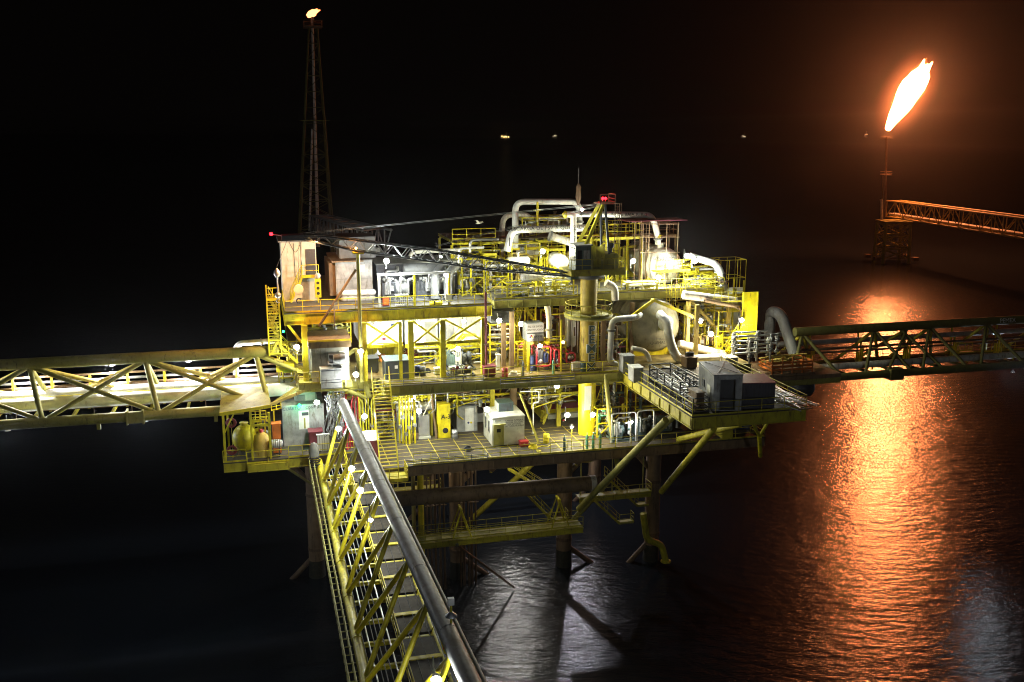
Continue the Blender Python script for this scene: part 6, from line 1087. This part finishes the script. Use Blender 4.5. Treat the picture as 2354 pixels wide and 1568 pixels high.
blk('tank_box', 'dark blue square tank at the right end of the lowest deck', 'tank', 1688,978,1722,1003, y=86, D=2, m=BLU, z=ZL); blk('tote_box', 'yellowish bin beside the dark blue tank on the lowest deck', 'bin', 1660,985,1684,1010, z=ZL, D=1.5, m=YELD)
r_ = random.Random(8)
for i, (u, v0, v1, y_, lb) in enumerate(((960,890,930,92,'bundle of upright thin pipes with amber light behind the long yellow stair'), (1090,885,925,94,'tangle of thin pipes under the middle deck above the grey green hut'), (1180,885,930,94,'tangle of thin pipes under the middle deck above the white cabin'), (1270,890,925,93,'tangle of thin pipes under the middle deck above the pale yellow tank'), (1420,890,940,92,'tangle of thin pipes under the deck right of the crane pedestal'), (820,880,930,92,'tangle of pipes and hoses above the footbridge end'), (1010,880,920,93,'pipes under the middle deck above the lettered yellow pillar'))):
    t = T('pipe_run', lb, 'pipes', at(u,v1,y=y_), 'pipe runs under the middle deck'); m = MB(); m2 = MB(); c = at(u,(v0+v1)/2,y=y_)
    for k in range(9): z_ = ZM-1.15-r_.uniform(0,1.6); x_ = c.x+r_.uniform(-1.6,1.6); yy = y_+r_.uniform(-2,3); MB().path([(c.x-2.6,yy,z_), (x_,yy,z_), (x_,yy,z_-r_.uniform(.4,2.6)), (x_+r_.uniform(-.8,.8),yy+.5,z_-2.7)], r_.uniform(.03,.11), .2, 7).build('pipe', (STL,YEL,WHTR)[(i+k) % 3], t)
    for k in range(7): z_ = ZM-1.2-r_.uniform(0,1.2); yy = y_+r_.uniform(-2,2); MB().tube((c.x-2.8,yy,z_), (c.x+2.8,yy,z_), r_.uniform(.03,.09), n=7).build('pipe', (BROWN,MGR,YELD)[(i+k) % 3], t)
    MB().beam((c.x-2.2,y_,ZM-2.2), (c.x-2.2,y_,ZM-.96), .1).beam((c.x+2.2,y_,ZM-2.2), (c.x+2.2,y_,ZM-.96), .1).beam((c.x-2.3,y_,ZM-2.25), (c.x+2.3,y_,ZM-2.25), .1).build('hanger', OLV, t)
t = T('support_beam', 'long brown beam with pipes crossing behind the white cabin under the middle deck', 'beam', at(1100,925,y=93.5)); a, b = at(890,932,y=93.2), at(1235,915,y=93.2); a.z = b.z = (a.z+b.z)/2; MB().ibeam(a, b, .3, .35).build('beam', BRN, t); MB().tube(a+V((0,.4,.4)), b+V((0,.4,.4)), .14).build('pipe', YELO, t); p = at(1010,1000,y=91); MB().tube(at(990,892,y=91.5), (p.x-.3,91,ZL), .12).build('prop', BROWN, t)
t = T('prop', 'slanting yellow brown prop running down to the deck right of the white cabin', 'prop', at(1235,1015,y=85)); MB().beam(at(1195,905,y=87), at(1238,1018,y=84.6), .16).build('tube', YELD, t); MB().box(at(1238,1018,y=84.6).x-.2,84.4,ZL,at(1238,1018,y=84.6).x+.2,84.8,ZL+.08).build('foot', YELD, t)
t = T('vent_pipe', 'thin white pipe stepping down right of the white cabin', 'pipe', at(1220,1000,y=90)); MB().path([at(1195,900,y=90), at(1238,899,y=90), at(1238,925,y=90), at(1225,925,y=90), (at(1225,925,y=90).x,90,ZL)], .06, .2, 8).build('pipe', WHT, t); MB().flange((at(1225,925,y=90).x,90,ZL+.1), (0,0,1), .15).build('flange', STL, t)
# ---------------------------------------------------------------- left annex
za = at(600,1055,y=88).z
an = T('annex_platform', 'yellow annex platform hanging at the outer left with an olive sloping canopy', 'platform', at(560,1050,y=88)); xl, xr = at(513,1050,y=88).x, at(726,1045,y=88).x
MB().box(xl,87.6,za-.1,xr,91.5,za).build('floor', DECK, an); m = MB(); m.ibeam((xl,87.7,za-.5), (xr,87.7,za-.5), .2, .78); m.ibeam((xl+.1,87.9,za-.5), (xl+.1,91.4,za-.5), .2, .78); m.ibeam((at(568,1060,y=87.2).x,87.2,za-.55), (at(664,1055,y=87.2).x,87.2,za-.55), .2, .7); m.build('edge_beam', YELD, an)
m = MB(); m.rail([(at(568,1060,y=87.2).x,87.3,za-.15),(at(664,1055,y=87.2).x,87.3,za-.15)]); m.rail([(at(664,1055,y=87.7).x,87.7,za),(xr,87.7,za)]); m.rail([(xl,87.7,za),(at(566,1055,y=87.7).x,87.7,za)]); m.build('railing', YEL, an)
a, b, c, d = at(504,949,y=87.2), at(621,930,y=87.2), at(615,888,y=91.6), at(509,894,y=91.6)
MB().quad([a,b,c,d]).quad([a-V((0,0,.08)),d-V((0,0,.08)),c-V((0,0,.08)),b-V((0,0,.08))]).quad([a,a-V((0,0,.08)),b-V((0,0,.08)),b]).quad([b,b-V((0,0,.08)),c-V((0,0,.08)),c]).quad([d,c,c-V((0,0,.08)),d-V((0,0,.08))]).quad([a,d,d-V((0,0,.08)),a-V((0,0,.08))]).build('canopy', OLV, an); MB().beam(a+V((0,-.06,-.12)), b+V((0,-.06,-.12)), .1, .3).build('canopy_edge', YELO, an)
for u in (515, 578, 620): x_ = at(u,1000,y=87.9).x; MB().beam((x_,87.9,za+.002), (x_,87.9,at(u,950,y=87.9).z+.1), .2).build('post', YEL, an)
for u in (525, 600): x_ = at(u,1000,y=91).x; MB().beam((x_,91,za+.002), (x_,91,at(u,910,y=91).z), .18).build('post', YEL, an)
MB().beam(at(578,978,y=87.9), at(620,976,y=87.9), .2).build('beam', YEL, an)
m = MB(); m.beam((at(515,1000,y=87.9).x,87.9,za+2.6), at(537,952,y=87.9), .12); m.build('brace', YEL, an)
MB().beam(at(621,930,y=87.6), at(700,898,y=88.4), .14, .25).build('tie_beam', BEIGE, an); MB().beam(at(638,1062,y=88), at(715,1112,y=90.5), .2).build('brace', OLV, an)
p = at(562,1006,y=89.6); t = T('chemical_tank', 'round yellow tank streaked with rust under the olive canopy', 'tank', p); MB().ball(p, 1.1, 1.1, 1.25, 24, 16).build('shell', YEL, t); MB().beam((p.x-.6,p.y,za), (p.x-.6,p.y,p.z-.7), .12).beam((p.x+.6,p.y,za), (p.x+.6,p.y,p.z-.7), .12).build('leg', BROWN, t); MB().lathe((p.x,p.y,p.z+1.2), (0,0,1), [(0,.3),(.15,.3),(.16,.4),(.25,.4)], 14).build('hatch', YELD, t)
p = at(601,1006,y=89); t = T('chemical_tank', 'smaller orange rusty tank right of the round yellow one under the canopy', 'tank', p); MB().lathe((p.x,p.y,za), (0,0,1), [(0,.75),(1.0,.8),(1.9,.6),(2.2,.2)], 20).build('shell', BEIGE, t); MB().lathe((p.x,p.y,za+2.15), (0,0,1), [(0,.2),(.3,.2),(.32,.05)], 12).build('cap', RED, t)
a, b = at(617,1020,y=88.3), at(650,1019,y=88.3); t = T('life_raft_canister', 'ribbed grey life raft canister lying at the annex railing', 'life raft', a); m = MB(); L = (b-a).length; pr = [(0,.1),(.05,.32)]
for k in range(6): pr += [(.1+k*(L-.25)/6,.38),(.1+(k+.7)*(L-.25)/6,.38),(.1+(k+.75)*(L-.25)/6,.34),(.1+(k+.95)*(L-.25)/6,.34)]
m.lathe(a, b-a, pr+[(L-.05,.3),(L,.1)], 20); m.build('canister', GRY, t); MB().box(a.x+.3,88.1,za,a.x+.4,88.5,a.z-.3).box(b.x-.4,88.1,za,b.x-.3,88.5,a.z-.3).build('cradle', DRK, t)
m = MB(); p = at(585,940,y=89.8); t = T('valve_stand', 'bright yellow railed valve stand under the right end of the olive canopy', 'stand', p); q = at(640,945,y=89.8); MB().rail([at(575,968,y=89.8), at(612,966,y=89.8)], h=.9, gap=.5, r=.04, mids=(.33,.66)).rail([at(624,945,y=89.8), at(646,940,y=89.8)], h=.75, gap=.5, r=.045).build('railing', YELO, t); [MB().beam((at(u,950,y=89.8).x,89.8,za), at(u,v,y=89.8), .12).build('post', YELO, t) for u, v in ((629,945),(580,966),(608,966))]
t, b = blk('hose_cabinet', 'red and white hose cabinet right of the canopy posts', 'cabinet', 626,974,645,1012, y=89, D=.8, m=ORNG, z=za); MB().box(b[0]+.05,b[1]-.03,b[2]+.6,b[3]-.05,b[1]-.004,b[2]+1.1).build('sign', SIGNW, t)
for u, v, lb in ((531,972,'dark red hose coil hanging at the upper left of the annex frame'), (533,1035,'dark red hose coil at the lower left annex railing')):
    p = at(u,v,y=88.4); t = T('hose_coil', lb, 'hose', p, 'hose coils on the annex'); m = MB(); [m.torus(p+V((0,.05*k,0)), (.1*k,1,.05), .42-.04*k, .05, 18, 6) for k in range(5)]; m.build('hose', MAR, t); MB().beam(p+V((0,.1,0)), (p.x,88.9,za), .06).build('stand', OLV, t)
x0, _, z0, x1, z1 = fr(650,932,745,990,y=91.2); t = T('control_room', 'pale grey control room with a white torn patched door behind the annex', 'building', (x0,91.2,za)); MB().box(x0,91.2,ZL-.0,x1,95.5,z1).build('wall', GRY, t); MB().box(x0-.05,91.1,z1,x1+.05,95.6,z1+.1).build('roof', GRY, t)
w = x1-x0; d = MB().box(x0+w*.38,91.17,z0+.15,x0+w*.63,91.196,z1-.5).build('door', WHT, t); MB().box(x0+w*.5,91.15,z0+.2,x0+w*.54,91.168,z1-1.2).build('dark_gap', OLV, d); MB().box(x0+w*.46,91.1,z1-.95,x0+w*.62,91.165,z1-.65).build('wall_lamp', DRK, t)
m = MB(); [m.box(x0+w*k-.015,91.18,z0+.1,x0+w*k+.015,91.196,z1) for k in (.2,.8)]; m.build('panel_seam', MGR, t); text('CUARTO', .4, BLU, t, (x0+w*.22,91.18,z1-.25)); text('CONTROL', .32, INK, t, (x0+w*.76,91.18,z1-.25))
x0, _, z0, x1, z1 = fr(676,880,726,930,y=92.5); t = T('upper_cabinet', 'tall white cabinet standing above the pale grey control room', 'cabinet', (x0,92.5,z0)); MB().box(x0,92.5,z0,x1,95,z1).build('body', GRY, t); MB().box((x0+x1)/2,92.47,z0+.1,x1-.1,92.496,z1-.2).build('door', WHT, t); MB().box(x0,92.45,z0+.9,(x0+x1)/2-.1,92.496,z0+1.0).build('seam', MGR, t)
p = at(688,932,y=90.9); t = T('signal_lamp', 'bright green signal lamp on the front of the pale grey control room', 'lamp', p); MB().ball(p, .15).build('lamp_glass', LGRN, t); MB().beam(p+V((0,.12,0)), p+V((0,.4,0)), .05).build('bracket', MGR, t); light(t, p+V((0,-.3,0)), 25, (.05,1,.4))
p = at(651,762,y=90.8); t = T('signal_lamp', 'small green signal lamp beside the zigzag stair tower', 'lamp', p); MB().ball(p, .1).build('lamp_glass', LGRN, t); MB().beam(p+V((0,.1,0)), p+V((0,.6,0)), .05).build('bracket', MGR, t)
blk('panel_box', 'purple maroon panel box below the pale grey control room', 'box', 711,992,741,1027, y=89.6, D=1.2, m=MAR, z=za); t, b = blk('notice_frame', 'white leaning sign board with grid of wires above the winch', 'board', 729,998,757,1026, y=88.6, D=.12, m=SIGNW, z=za); m = MB(); [m.box(b[0]+(b[3]-b[0])*k/5-.015,b[1]-.05,b[2]+.1,b[0]+(b[3]-b[0])*k/5+.015,b[1]-.02,b[4]-.1) for k in range(6)]; m.build('grid', DRK, t)
x0, _, z0, x1, z1 = fr(837,1005,870,1036,y=85.5); t = T('rescue_boat_cover', 'dark red gabled locker with pale lid between the footbridge tube and the long stair', 'locker', (x0,85.5,z0)); MB().box(x0,85.5,ZL,x1,87.8,z1-.3).build('body', MAR, t); c = (x0+x1)/2; MB().quad([(x0-.08,85.4,z1-.3),(x1+.08,85.4,z1-.3),(x1+.08,86.6,z1+.3),(x0-.08,86.6,z1+.3)]).quad([(x0-.08,87.9,z1-.3),(x0-.08,86.6,z1+.3),(x1+.08,86.6,z1+.3),(x1+.08,87.9,z1-.3)]).quad([(x0-.08,85.4,z1-.3),(x0-.08,86.6,z1+.3),(x0-.08,87.9,z1-.3)]).quad([(x1+.08,85.4,z1-.3),(x1+.08,87.9,z1-.3),(x1+.08,86.6,z1+.3)]).build('lid', GRY, t)
t = T('hose_tangle', 'heap of tangled dark hoses and thin rods hanging above the footbridge end', 'hoses', at(765,925,y=88)); q = random.Random(4); m = MB()
for k in range(34): a = at(742+q.uniform(0,50),898+q.uniform(0,20),y=88.2+q.uniform(0,1.5)); b = at(742+q.uniform(0,50),955+q.uniform(0,60),y=88.2+q.uniform(0,1.5)); m.path([a, a.lerp(b,.5)+V((q.uniform(-.5,.5),0,q.uniform(-.2,.2))), b], q.uniform(.02,.05), .6, 6)
m.build('hose', MGR, t); a, b = at(738,898,y=88.4), at(800,896,y=88.4); MB().beam(a, b, .12).build('hanging_beam', OLV, t)
q = random.Random(9)
for i, (u, v0, v1, mt, lb) in enumerate(((806,900,985,RED,'red fire main riser cluster between the footbridge tube and the long stair'), (845,895,1000,YEL,'yellow riser cluster just left of the long stair'), (935,890,930,YELO,'glowing yellow riser cluster right of the long stair'))):
    t = T('riser_cluster', lb, 'pipes', at(u,v1,y=90), 'riser clusters of the lowest deck'); p = at(u,v1,y=90); m = MB(); n2 = MB()
    for k in range(6): x_ = p.x+(k-2.5)*.28; r = q.uniform(.04,.12); pp = MB().path([(x_,90+q.uniform(-.5,.5),ZL), (x_,90,ZM-1.2-q.uniform(0,1.5)), (x_+q.uniform(-.8,.8),90.8,ZM-1.2-q.uniform(0,.4))], r, .2, 8).build('pipe', mt, t); zz = ZL+q.uniform(1,3); MB().flange((x_,90,zz), (0,0,1), r*2, .25).lathe((x_,89.6-r,zz), (0,1,0), [(0,.14),(.04,.14),(.05,.03),(.3,.03)], 10).build('valve', STL if i else MAR, pp)

# loose things on the decks
r_ = random.Random(31)
for i, (u, v, z, lb) in enumerate(((980,856,ZM,'coil of black hose lying on the middle deck right of the dark green crate'), (1180,862,ZM,'coil of pale rope on the middle deck in front of the dark columns'), (1075,1035,ZL,'coil of dark hose lying on the bare grid of the lowest deck'), (1225,1030,ZL,'coil of yellow hose at the foot of the slanting prop'))):
    p = at(u,v,z=z); p = p if z != ZM or p.y > 87.8 else V((at(u,v,y=88.2).x,88.2,ZM)); t = T('hose_coil', lb, 'hose', p, 'hose coils on the decks'); m = MB(); [m.torus(p+V((.03*(k % 2),0,.06+.09*k)), (.02*k,.03,1), .42-.05*k, .045, 18, 6) for k in range(4)]; m.build('coil', (BLK,CREAM,DRK,YELO)[i], t); MB().path([p+V((.42,0,.05)), p+V((.9,.3,.05)), p+V((1.3,-.1,.05)), p+V((1.9,.4,.05))], .045, .3, 6).build('tail', (BLK,CREAM,DRK,YELO)[i], t)
for i, (u, v, z, mt, lb) in enumerate(((960,862,ZM,BLU,'blue steel drum beside the third yellow column'), (972,864,ZM,DRK,'black steel drum right of the blue one by the third yellow column'), (1160,866,ZM,RED,'red steel drum in front of the dark columns of the middle bay'), (1340,864,ZM,TEAL,'grey green steel drum left of the pedestal on the middle deck'), (1045,1008,ZL,STL,'bare metal drum by the lettered yellow pillar'), (1255,1018,ZL,YELO,'yellow steel drum near the lamp pole of the lowest deck'))):
    p = at(u,v,z=z); p = p if z != ZM or p.y > 87.8 else V((at(u,v,y=88.2).x,88.2,ZM)); t = T('steel_drum', lb, 'drum', p, 'steel drums on the decks'); MB().lathe(p, (0,0,1), [(0,.28),(.02,.3),(.28,.29),(.3,.31),(.32,.29),(.58,.29),(.6,.31),(.62,.29),(.88,.3),(.9,.27)], 16).build('shell', mt, t); MB().lathe(p+V((.12,-.05,.9)), (0,0,1), [(0,.04),(.03,.04)], 8).build('bung', STL, t)
for i, (u, v, z, w, h, mt, lb) in enumerate(((1010,862,ZM,.9,.6,CREAM,'low cream tool box before the stair of the middle deck'), (1205,1028,ZL,.8,.5,RED,'red tool chest at the corner of the white site cabin'), (1120,862,ZM,.7,.9,GRY,'grey electric cabinet right of the pump skids on the middle deck'), (1325,866,ZM,.8,.8,WHT,'white junction cabinet left of the pedestal railing'), (950,1012,ZL,1.0,.5,BROWN,'brown wooden pallet box before the silver heater unit'))):
    p = at(u,v,z=z); p = p if z != ZM or p.y > 87.8 else V((at(u,v,y=88.2).x,88.2,ZM)); t = T('tool_box', lb, 'box', p, 'boxes on the decks'); MB().box(p.x-w/2,p.y,p.z+.08,p.x+w/2,p.y+.6,p.z+h).build('body', mt, t); MB().box(p.x-w/2-.03,p.y-.03,p.z+h,p.x+w/2+.03,p.y+.63,p.z+h+.06).build('lid', mt, t); MB().box(p.x-w/2+.05,p.y+.03,p.z,p.x-w/2+.15,p.y+.57,p.z+.078).box(p.x+w/2-.15,p.y+.03,p.z,p.x+w/2-.05,p.y+.57,p.z+.078).build('runner', DRK, t); MB().box(p.x-.08,p.y-.03,p.z+h*.6,p.x+.08,p.y-.002,p.z+h*.7).build('latch', STL, t)
for i, (u0, u1, v, y_, lb) in enumerate(((880,1110,872,87.05,'left'),(1150,1320,866,87.05,'middle'),(930,1120,1052,83.5,'lower left'))):
    a, b = at(u0,v,y=y_), at(u1,v-4,y=y_); b.z = a.z; t = T('cable_run', lb+' run of cables and thin conduits along the outer face of a deck girder', 'cables', a, 'cable runs on the deck girders')
    for k in range(4): MB().tube((a.x,y_-.06,a.z-.25-.13*k), (b.x,y_-.06,a.z-.25-.13*k), .03+.012*(k % 2), n=6).build('conduit', (STL,YEL,DRK,WHTR)[k], t)
    for k in range(6): x_ = a.x+(b.x-a.x)*k/5; MB().box(x_-.03,y_-.1,a.z-.75,x_+.03,y_-.02,a.z-.15).build('clip', MGR, t)
# ---------------------------------------------------------------- lamps (every glare of the photograph is one fitting)
W = (.97,1,.94); K = (1,1,.72); Y = (1,.8,.38); H = (1,.86,.6)
for u, v, y, p, c, lb in (
 (888,600,90.5,700,W,'most glaring floodlight, beside the crane boom above the dark turbines'),
 (1026,632,91.5,350,W,'glaring floodlight at the right end of the yellow goalpost beam'),
 (1013,590,97,120,K,'small greenish floodlight seen through the crane boom lacing'),
 (921,640,94,120,W,'small lamp deep among the dark turbines under the goalpost frame'),
 (1247,578,94.5,420,K,'glaring floodlight by the pale vessel left of the crane cab'),
 (1455,600,94.3,420,K,'glaring floodlight at the left flank of the ringed separator'),
 (1513,638,94,330,K,'glaring floodlight below the front of the ringed separator'),
 (1578,588,93.5,380,W,'left one of the two glaring floodlights at the far right bent pipe'),
 (1597,600,93.2,260,W,'right one of the two glaring floodlights at the far right bent pipe'),
 (682,798,89.6,330,K,'glaring floodlight beside the zigzag stair tower at the left'),
 (829,808,88.7,260,K,'glaring floodlight on the yellow column above the black box'),
 (818,861,87.3,260,W,'glaring floodlight at the middle deck edge left of the long stair'),
 (866,747,92.2,520,W,'floodlight whitening the module wall left of the paired columns'),
 (962,744,92.2,520,W,'floodlight whitening the module wall right of the paired columns'),
 (1066,738,93,220,W,'softer floodlight in front of the panelled module'),
 (1147,737,90.3,260,K,'glaring floodlight between the dark columns of the middle bay'),
 (1197,745,92.5,330,Y,'glaring floodlight left of the diesel tank lettering'),
 (1241,795,88.6,160,H,'floodlight just above the red framed pump'),
 (1052,802,90,240,K,'floodlight on the stair above the green grey pump skid'),
 (1609,738,90.5,380,H,'left glaring floodlight in the right bay beside the great beige vessel'),
 (1634,768,90,320,H,'lower glaring floodlight in the right bay above the thickest pipe'),
 (1704,736,90.3,380,K,'floodlight lighting the tall yellow wall panel at the far right'),
 (728,925,89.3,260,W,'glaring floodlight at the right end of the pale grey control room'),
 (838,957,87.5,240,W,'glaring floodlight left of the long yellow stair foot'),
 (950,915,90.5,220,K,'softer floodlight above the silver lagged heater unit'),
 (963,945,88.5,300,W,'glaring floodlight in front of the silver lagged heater unit'),
 (1113,887,88,220,K,'floodlight hung under the middle deck edge above the grey green hut'),
 (1119,941,87,300,W,'glaring floodlight at the roof corner of the white site cabin'),
 (1280,888,88,260,K,'floodlight hung under the middle deck edge left of the crane pedestal'),
 (1304,954,88,320,K,'glaring floodlight in front of the pale yellow tank lettering'),
 (1362,953,86.6,300,Y,'glaring floodlight at the right side of the yellow crane pedestal'),
 (1451,970,85.2,90,W,'small white lamp on the tube guard of the green skids'),
):
    flood(u, v, y, lb, p*(1.5 if v < 660 else .9 if v < 870 else .62), col=c, r=.21 if p > 230 else .17 if p > 150 else .12)
def post_lamp(u, v, z, y, label, p, c=W):
    q = at(u, v, y=y); t = T('lamp_post', label, 'lamp', (q.x,y,z), 'post lamps along the decks'); MB().tube((q.x,y,z), (q.x,y,q.z-.1), .035, n=6).build('pole', YELD, t); MB().lathe((q.x,y,q.z+.28), (0,0,-1), [(0,.05),(.1,.14),(.24,.22),(.26,.22)], 12).build('shade', MGR, t); MB().ball(q, .14).build('lamp_glass', LWHT, t); light(t, q+V((0,-.34,-.12)), p, c)
post_lamp(1314,981,ZL,84.4,'thin lamp pole at the railing in front of the pale yellow tank', 60, K)
for (u, v, y, p, lb) in ((778,985,81.2,260,'topmost footbridge lamp, beside the upper end of the thick tube'), (808,1077,71.6,260,'second footbridge lamp from the top, among the yellow diagonals'), (828,1127,66.3,260,'third footbridge lamp from the top, among the yellow diagonals'), (852,1195,60.8,50,'faint fourth footbridge lamp, low over the walkway panels'), (1002,1562,40.4,330,'nearest footbridge lamp, glaring at the bottom edge of the picture')):
    flood(u, v, y, lb, p*1.15, r=.2 if p > 100 else .12, col=W if p > 100 else K, group='lamps of the footbridge', back=.7)
# lamps within the left bridge, lamp of the boom, warm ones
for x_, lb, p in ((-27,'leftmost lamp hidden behind the top tube of the left bridge',900), (-20,'second lamp from the left inside the left bridge',900), (-13.2,'middle lamp inside the left bridge',900), (-6.5,'fourth lamp inside the left bridge beside the white riser',700), (-1.5,'last lamp of the left bridge by the olive canopy',420)):
    t = T('bridge_lamp', lb, 'lamp', (x_,94.9,25.6), 'lamps inside the left bridge'); MB().lathe((x_,94.9,25.35), (0,0,-1), [(0,.06),(.15,.16),(.3,.26),(.32,.26)], 12).build('shade', STL, t); MB().lathe((x_,94.9,25.02), (0,0,-1), [(0,.2),(.05,.01)], 10).build('lamp_glass', LWHT, t); MB().tube((x_,94.9,25.3), (x_,92.4,25.9), .03, n=5).build('arm', MGR, t); light(t, (x_,94.0,24.6), p*1.0, (1,.97,.95))
for x_, lb in ((-22,'outer added bluish lamp under the left bridge for glints on the water'), (-10.5,'inner added bluish lamp under the left bridge for glints on the water')):  # added lamps, unseen, placed to give faint bluish glints on the water
    t = T('bridge_lamp', lb, 'lamp', (x_,93,20.4), 'added lamps under the left bridge'); MB().lathe((x_,93,20.4), (0,0,-1), [(0,.06),(.15,.16),(.3,.26),(.32,.26)], 12).build('shade', STL, t); MB().lathe((x_,93,20.07), (0,0,-1), [(0,.2),(.05,.01)], 10).build('lamp_glass', LWHT, t); MB().tube((x_,93,20.35), (x_,93,21.5), .04, n=5).build('arm', MGR, t); light(t, (x_,93,19.8), 420, (.78,.88,1))
t = T('bridge_lamp', 'added bluish lamp under the far end of the right bridge for glints below', 'lamp', (86,96,18.4)); MB().lathe((86,96,18.4), (0,0,-1), [(0,.06),(.15,.16),(.3,.26),(.32,.26)], 12).build('shade', STL, t); MB().lathe((86,96,18.07), (0,0,-1), [(0,.2),(.05,.01)], 10).build('lamp_glass', LWHT, t); MB().tube((86,96,18.35), (86,96,19.6), .04, n=5).build('arm', MGR, t); light(t, (86,96,17.8), 260, (.75,.88,1))  # added lamp, unseen, makes the bluish patch on the water at the right
p = at(818,571,y=88.4); t = T('boom_lamp', 'amber lamp on the crane boom lighting its lacing orange', 'lamp', p); MB().ball(p, .09).build('lamp_glass', LORG, t); MB().tube(p, p+V((0,.4,.1)), .03).build('bracket', MGR, t); light(t, p+V((-.25,-.1,.15)), 45, (1,.35,.06), .06)
p = at(700,610,y=82); t = T('work_lamp', 'amber work lamp under the boom facing the white tower block', 'lamp', p); p = at(728,548,y=86.8); t.location = p; WORLD[t.name] = p.copy(); MB().lathe(p, (-.2,.5,-1), [(0,.08),(.2,.16),(.22,.16)], 10).build('housing', DRK, t); MB().lathe(p+V((-.05,.12,-.24)), (-.2,.5,-1), [(0,.13),(.04,.01)], 10).build('lamp_glass', LORG, t); light(t, p+V((-.1,.2,-.5)), 1500, (1,.5,.18), .2, spot=110, aim=(at(690,690,y=92)))
p = at(1337,482,y=cy-1.3); t = T('mast_lamp', 'small white lamp on the crane mast below the red warning lamps', 'lamp', p); p = at(1338+0,482,y=cy-1.3); MB().ball(p, .13).build('lamp_glass', LWHT, t); MB().tube(p, p+V((.5,.6,0)), .03).build('bracket', MGR, t); light(t, p+V((0,-.2,-.2)), 90, (.95,1,.8))
# lamps under the lowest deck shining on legs and water
for x_, y_, p, c, lb in ((15.5,97,240,(1,.85,.55),'lamp under the lowest deck above the riser pipes'), (29.5,114,1250,(1,.96,.9),'lamp under the lowest deck left of the lower stair, shining on the water'), (37.5,112,1050,(.9,.88,1),'lamp under the lowest deck beside the crane foot, shining on the water'), (24,92,140,(1,.95,.7),'lamp under the lowest deck above the low walkway')):
    t = T('underdeck_lamp', lb, 'lamp', (x_,y_,15.9), 'lamps under the lowest deck'); MB().lathe((x_,y_,15.9), (0,0,-1), [(0,.1),(.15,.25),(.2,.25)], 12).build('shade', MGR, t); MB().lathe((x_,y_,15.69), (0,0,-1), [(0,.2),(.06,.01)], 10).build('lamp_glass', LWHT, t); light(t, (x_,y_,15.4), p, c)
# floodlights of the neighbouring platform the picture was taken from, below and behind the viewer
for x_, y_, z_, aim, p, lb in ((-9,-8,30,(8,55,10),900,'left floodlight on the neighbouring platform behind the viewer'), (24,-8,30,(40,78,22),2600,'right floodlight on the neighbouring platform behind the viewer')):
    t = T('floodlight', lb, 'floodlight', (x_,y_,z_), 'floodlights of the neighbouring platform'); d = (V(aim)-V((x_,y_,z_))).normalized(); P = V((x_,y_,z_)); MB().lathe(P-d*.4, d, [(0,.15),(.1,.3),(.4,.4),(.42,.4)], 14).build('housing', MGR, t); MB().lathe(P+d*.03, d, [(0,.35),(.04,.01)], 14).build('lamp_glass', LWHT, t); MB().tube(P-d*.3, P-d*.3-V((0,3,4)), .06).build('bracket', MGR, t); light(t, P+d*.4, p, (.85,.92,1), .35, spot=75, aim=aim)
# ---------------------------------------------------------------- night sea haze, lit by the flare and the lamps
hm = bpy.data.materials.new('sea_haze'); hm.use_nodes = True; nt = hm.node_tree; nt.nodes.remove(nt.nodes['Principled BSDF']); pv = nt.nodes.new('ShaderNodeVolumePrincipled')
pv.inputs['Color'].default_value = (.8,.8,.82,1); pv.inputs['Density'].default_value = HAZE; pv.inputs['Anisotropy'].default_value = .93; nt.links.new(pv.outputs[0], nt.nodes['Material Output'].inputs['Volume'])
hz = MB().box(-1500,-60,-1.2,2200,8200,110).build('haze', hm); hz['kind'] = 'stuff'
# ---------------------------------------------------------------- camera and render settings
cd = bpy.data.cameras.new('camera'); co = bpy.data.objects.new('camera', cd); C.objects.link(co); sc = bpy.context.scene; sc.camera = co
cd.sensor_fit = 'HORIZONTAL'; cd.sensor_width = 36; cd.lens = FPX*36/2353; cd.clip_end = 40000; cd.clip_start = .5
co.location = CAM; co.rotation_euler = (R(90)-TH, 0, -PHI)
sc.view_settings.view_transform = 'Standard'; sc.view_settings.look = 'None'; sc.view_settings.exposure = 0; sc.view_settings.gamma = 1
sc.cycles.use_denoising = True; sc.cycles.use_light_tree = True; sc.cycles.max_bounces = 5; sc.cycles.diffuse_bounces = 3; sc.cycles.glossy_bounces = 3; sc.cycles.sample_clamp_indirect = 8; sc.cycles.caustics_reflective = False; sc.cycles.caustics_refractive = False
sc.cycles.filter_width = 1.05
sc.cycles.use_adaptive_sampling = False
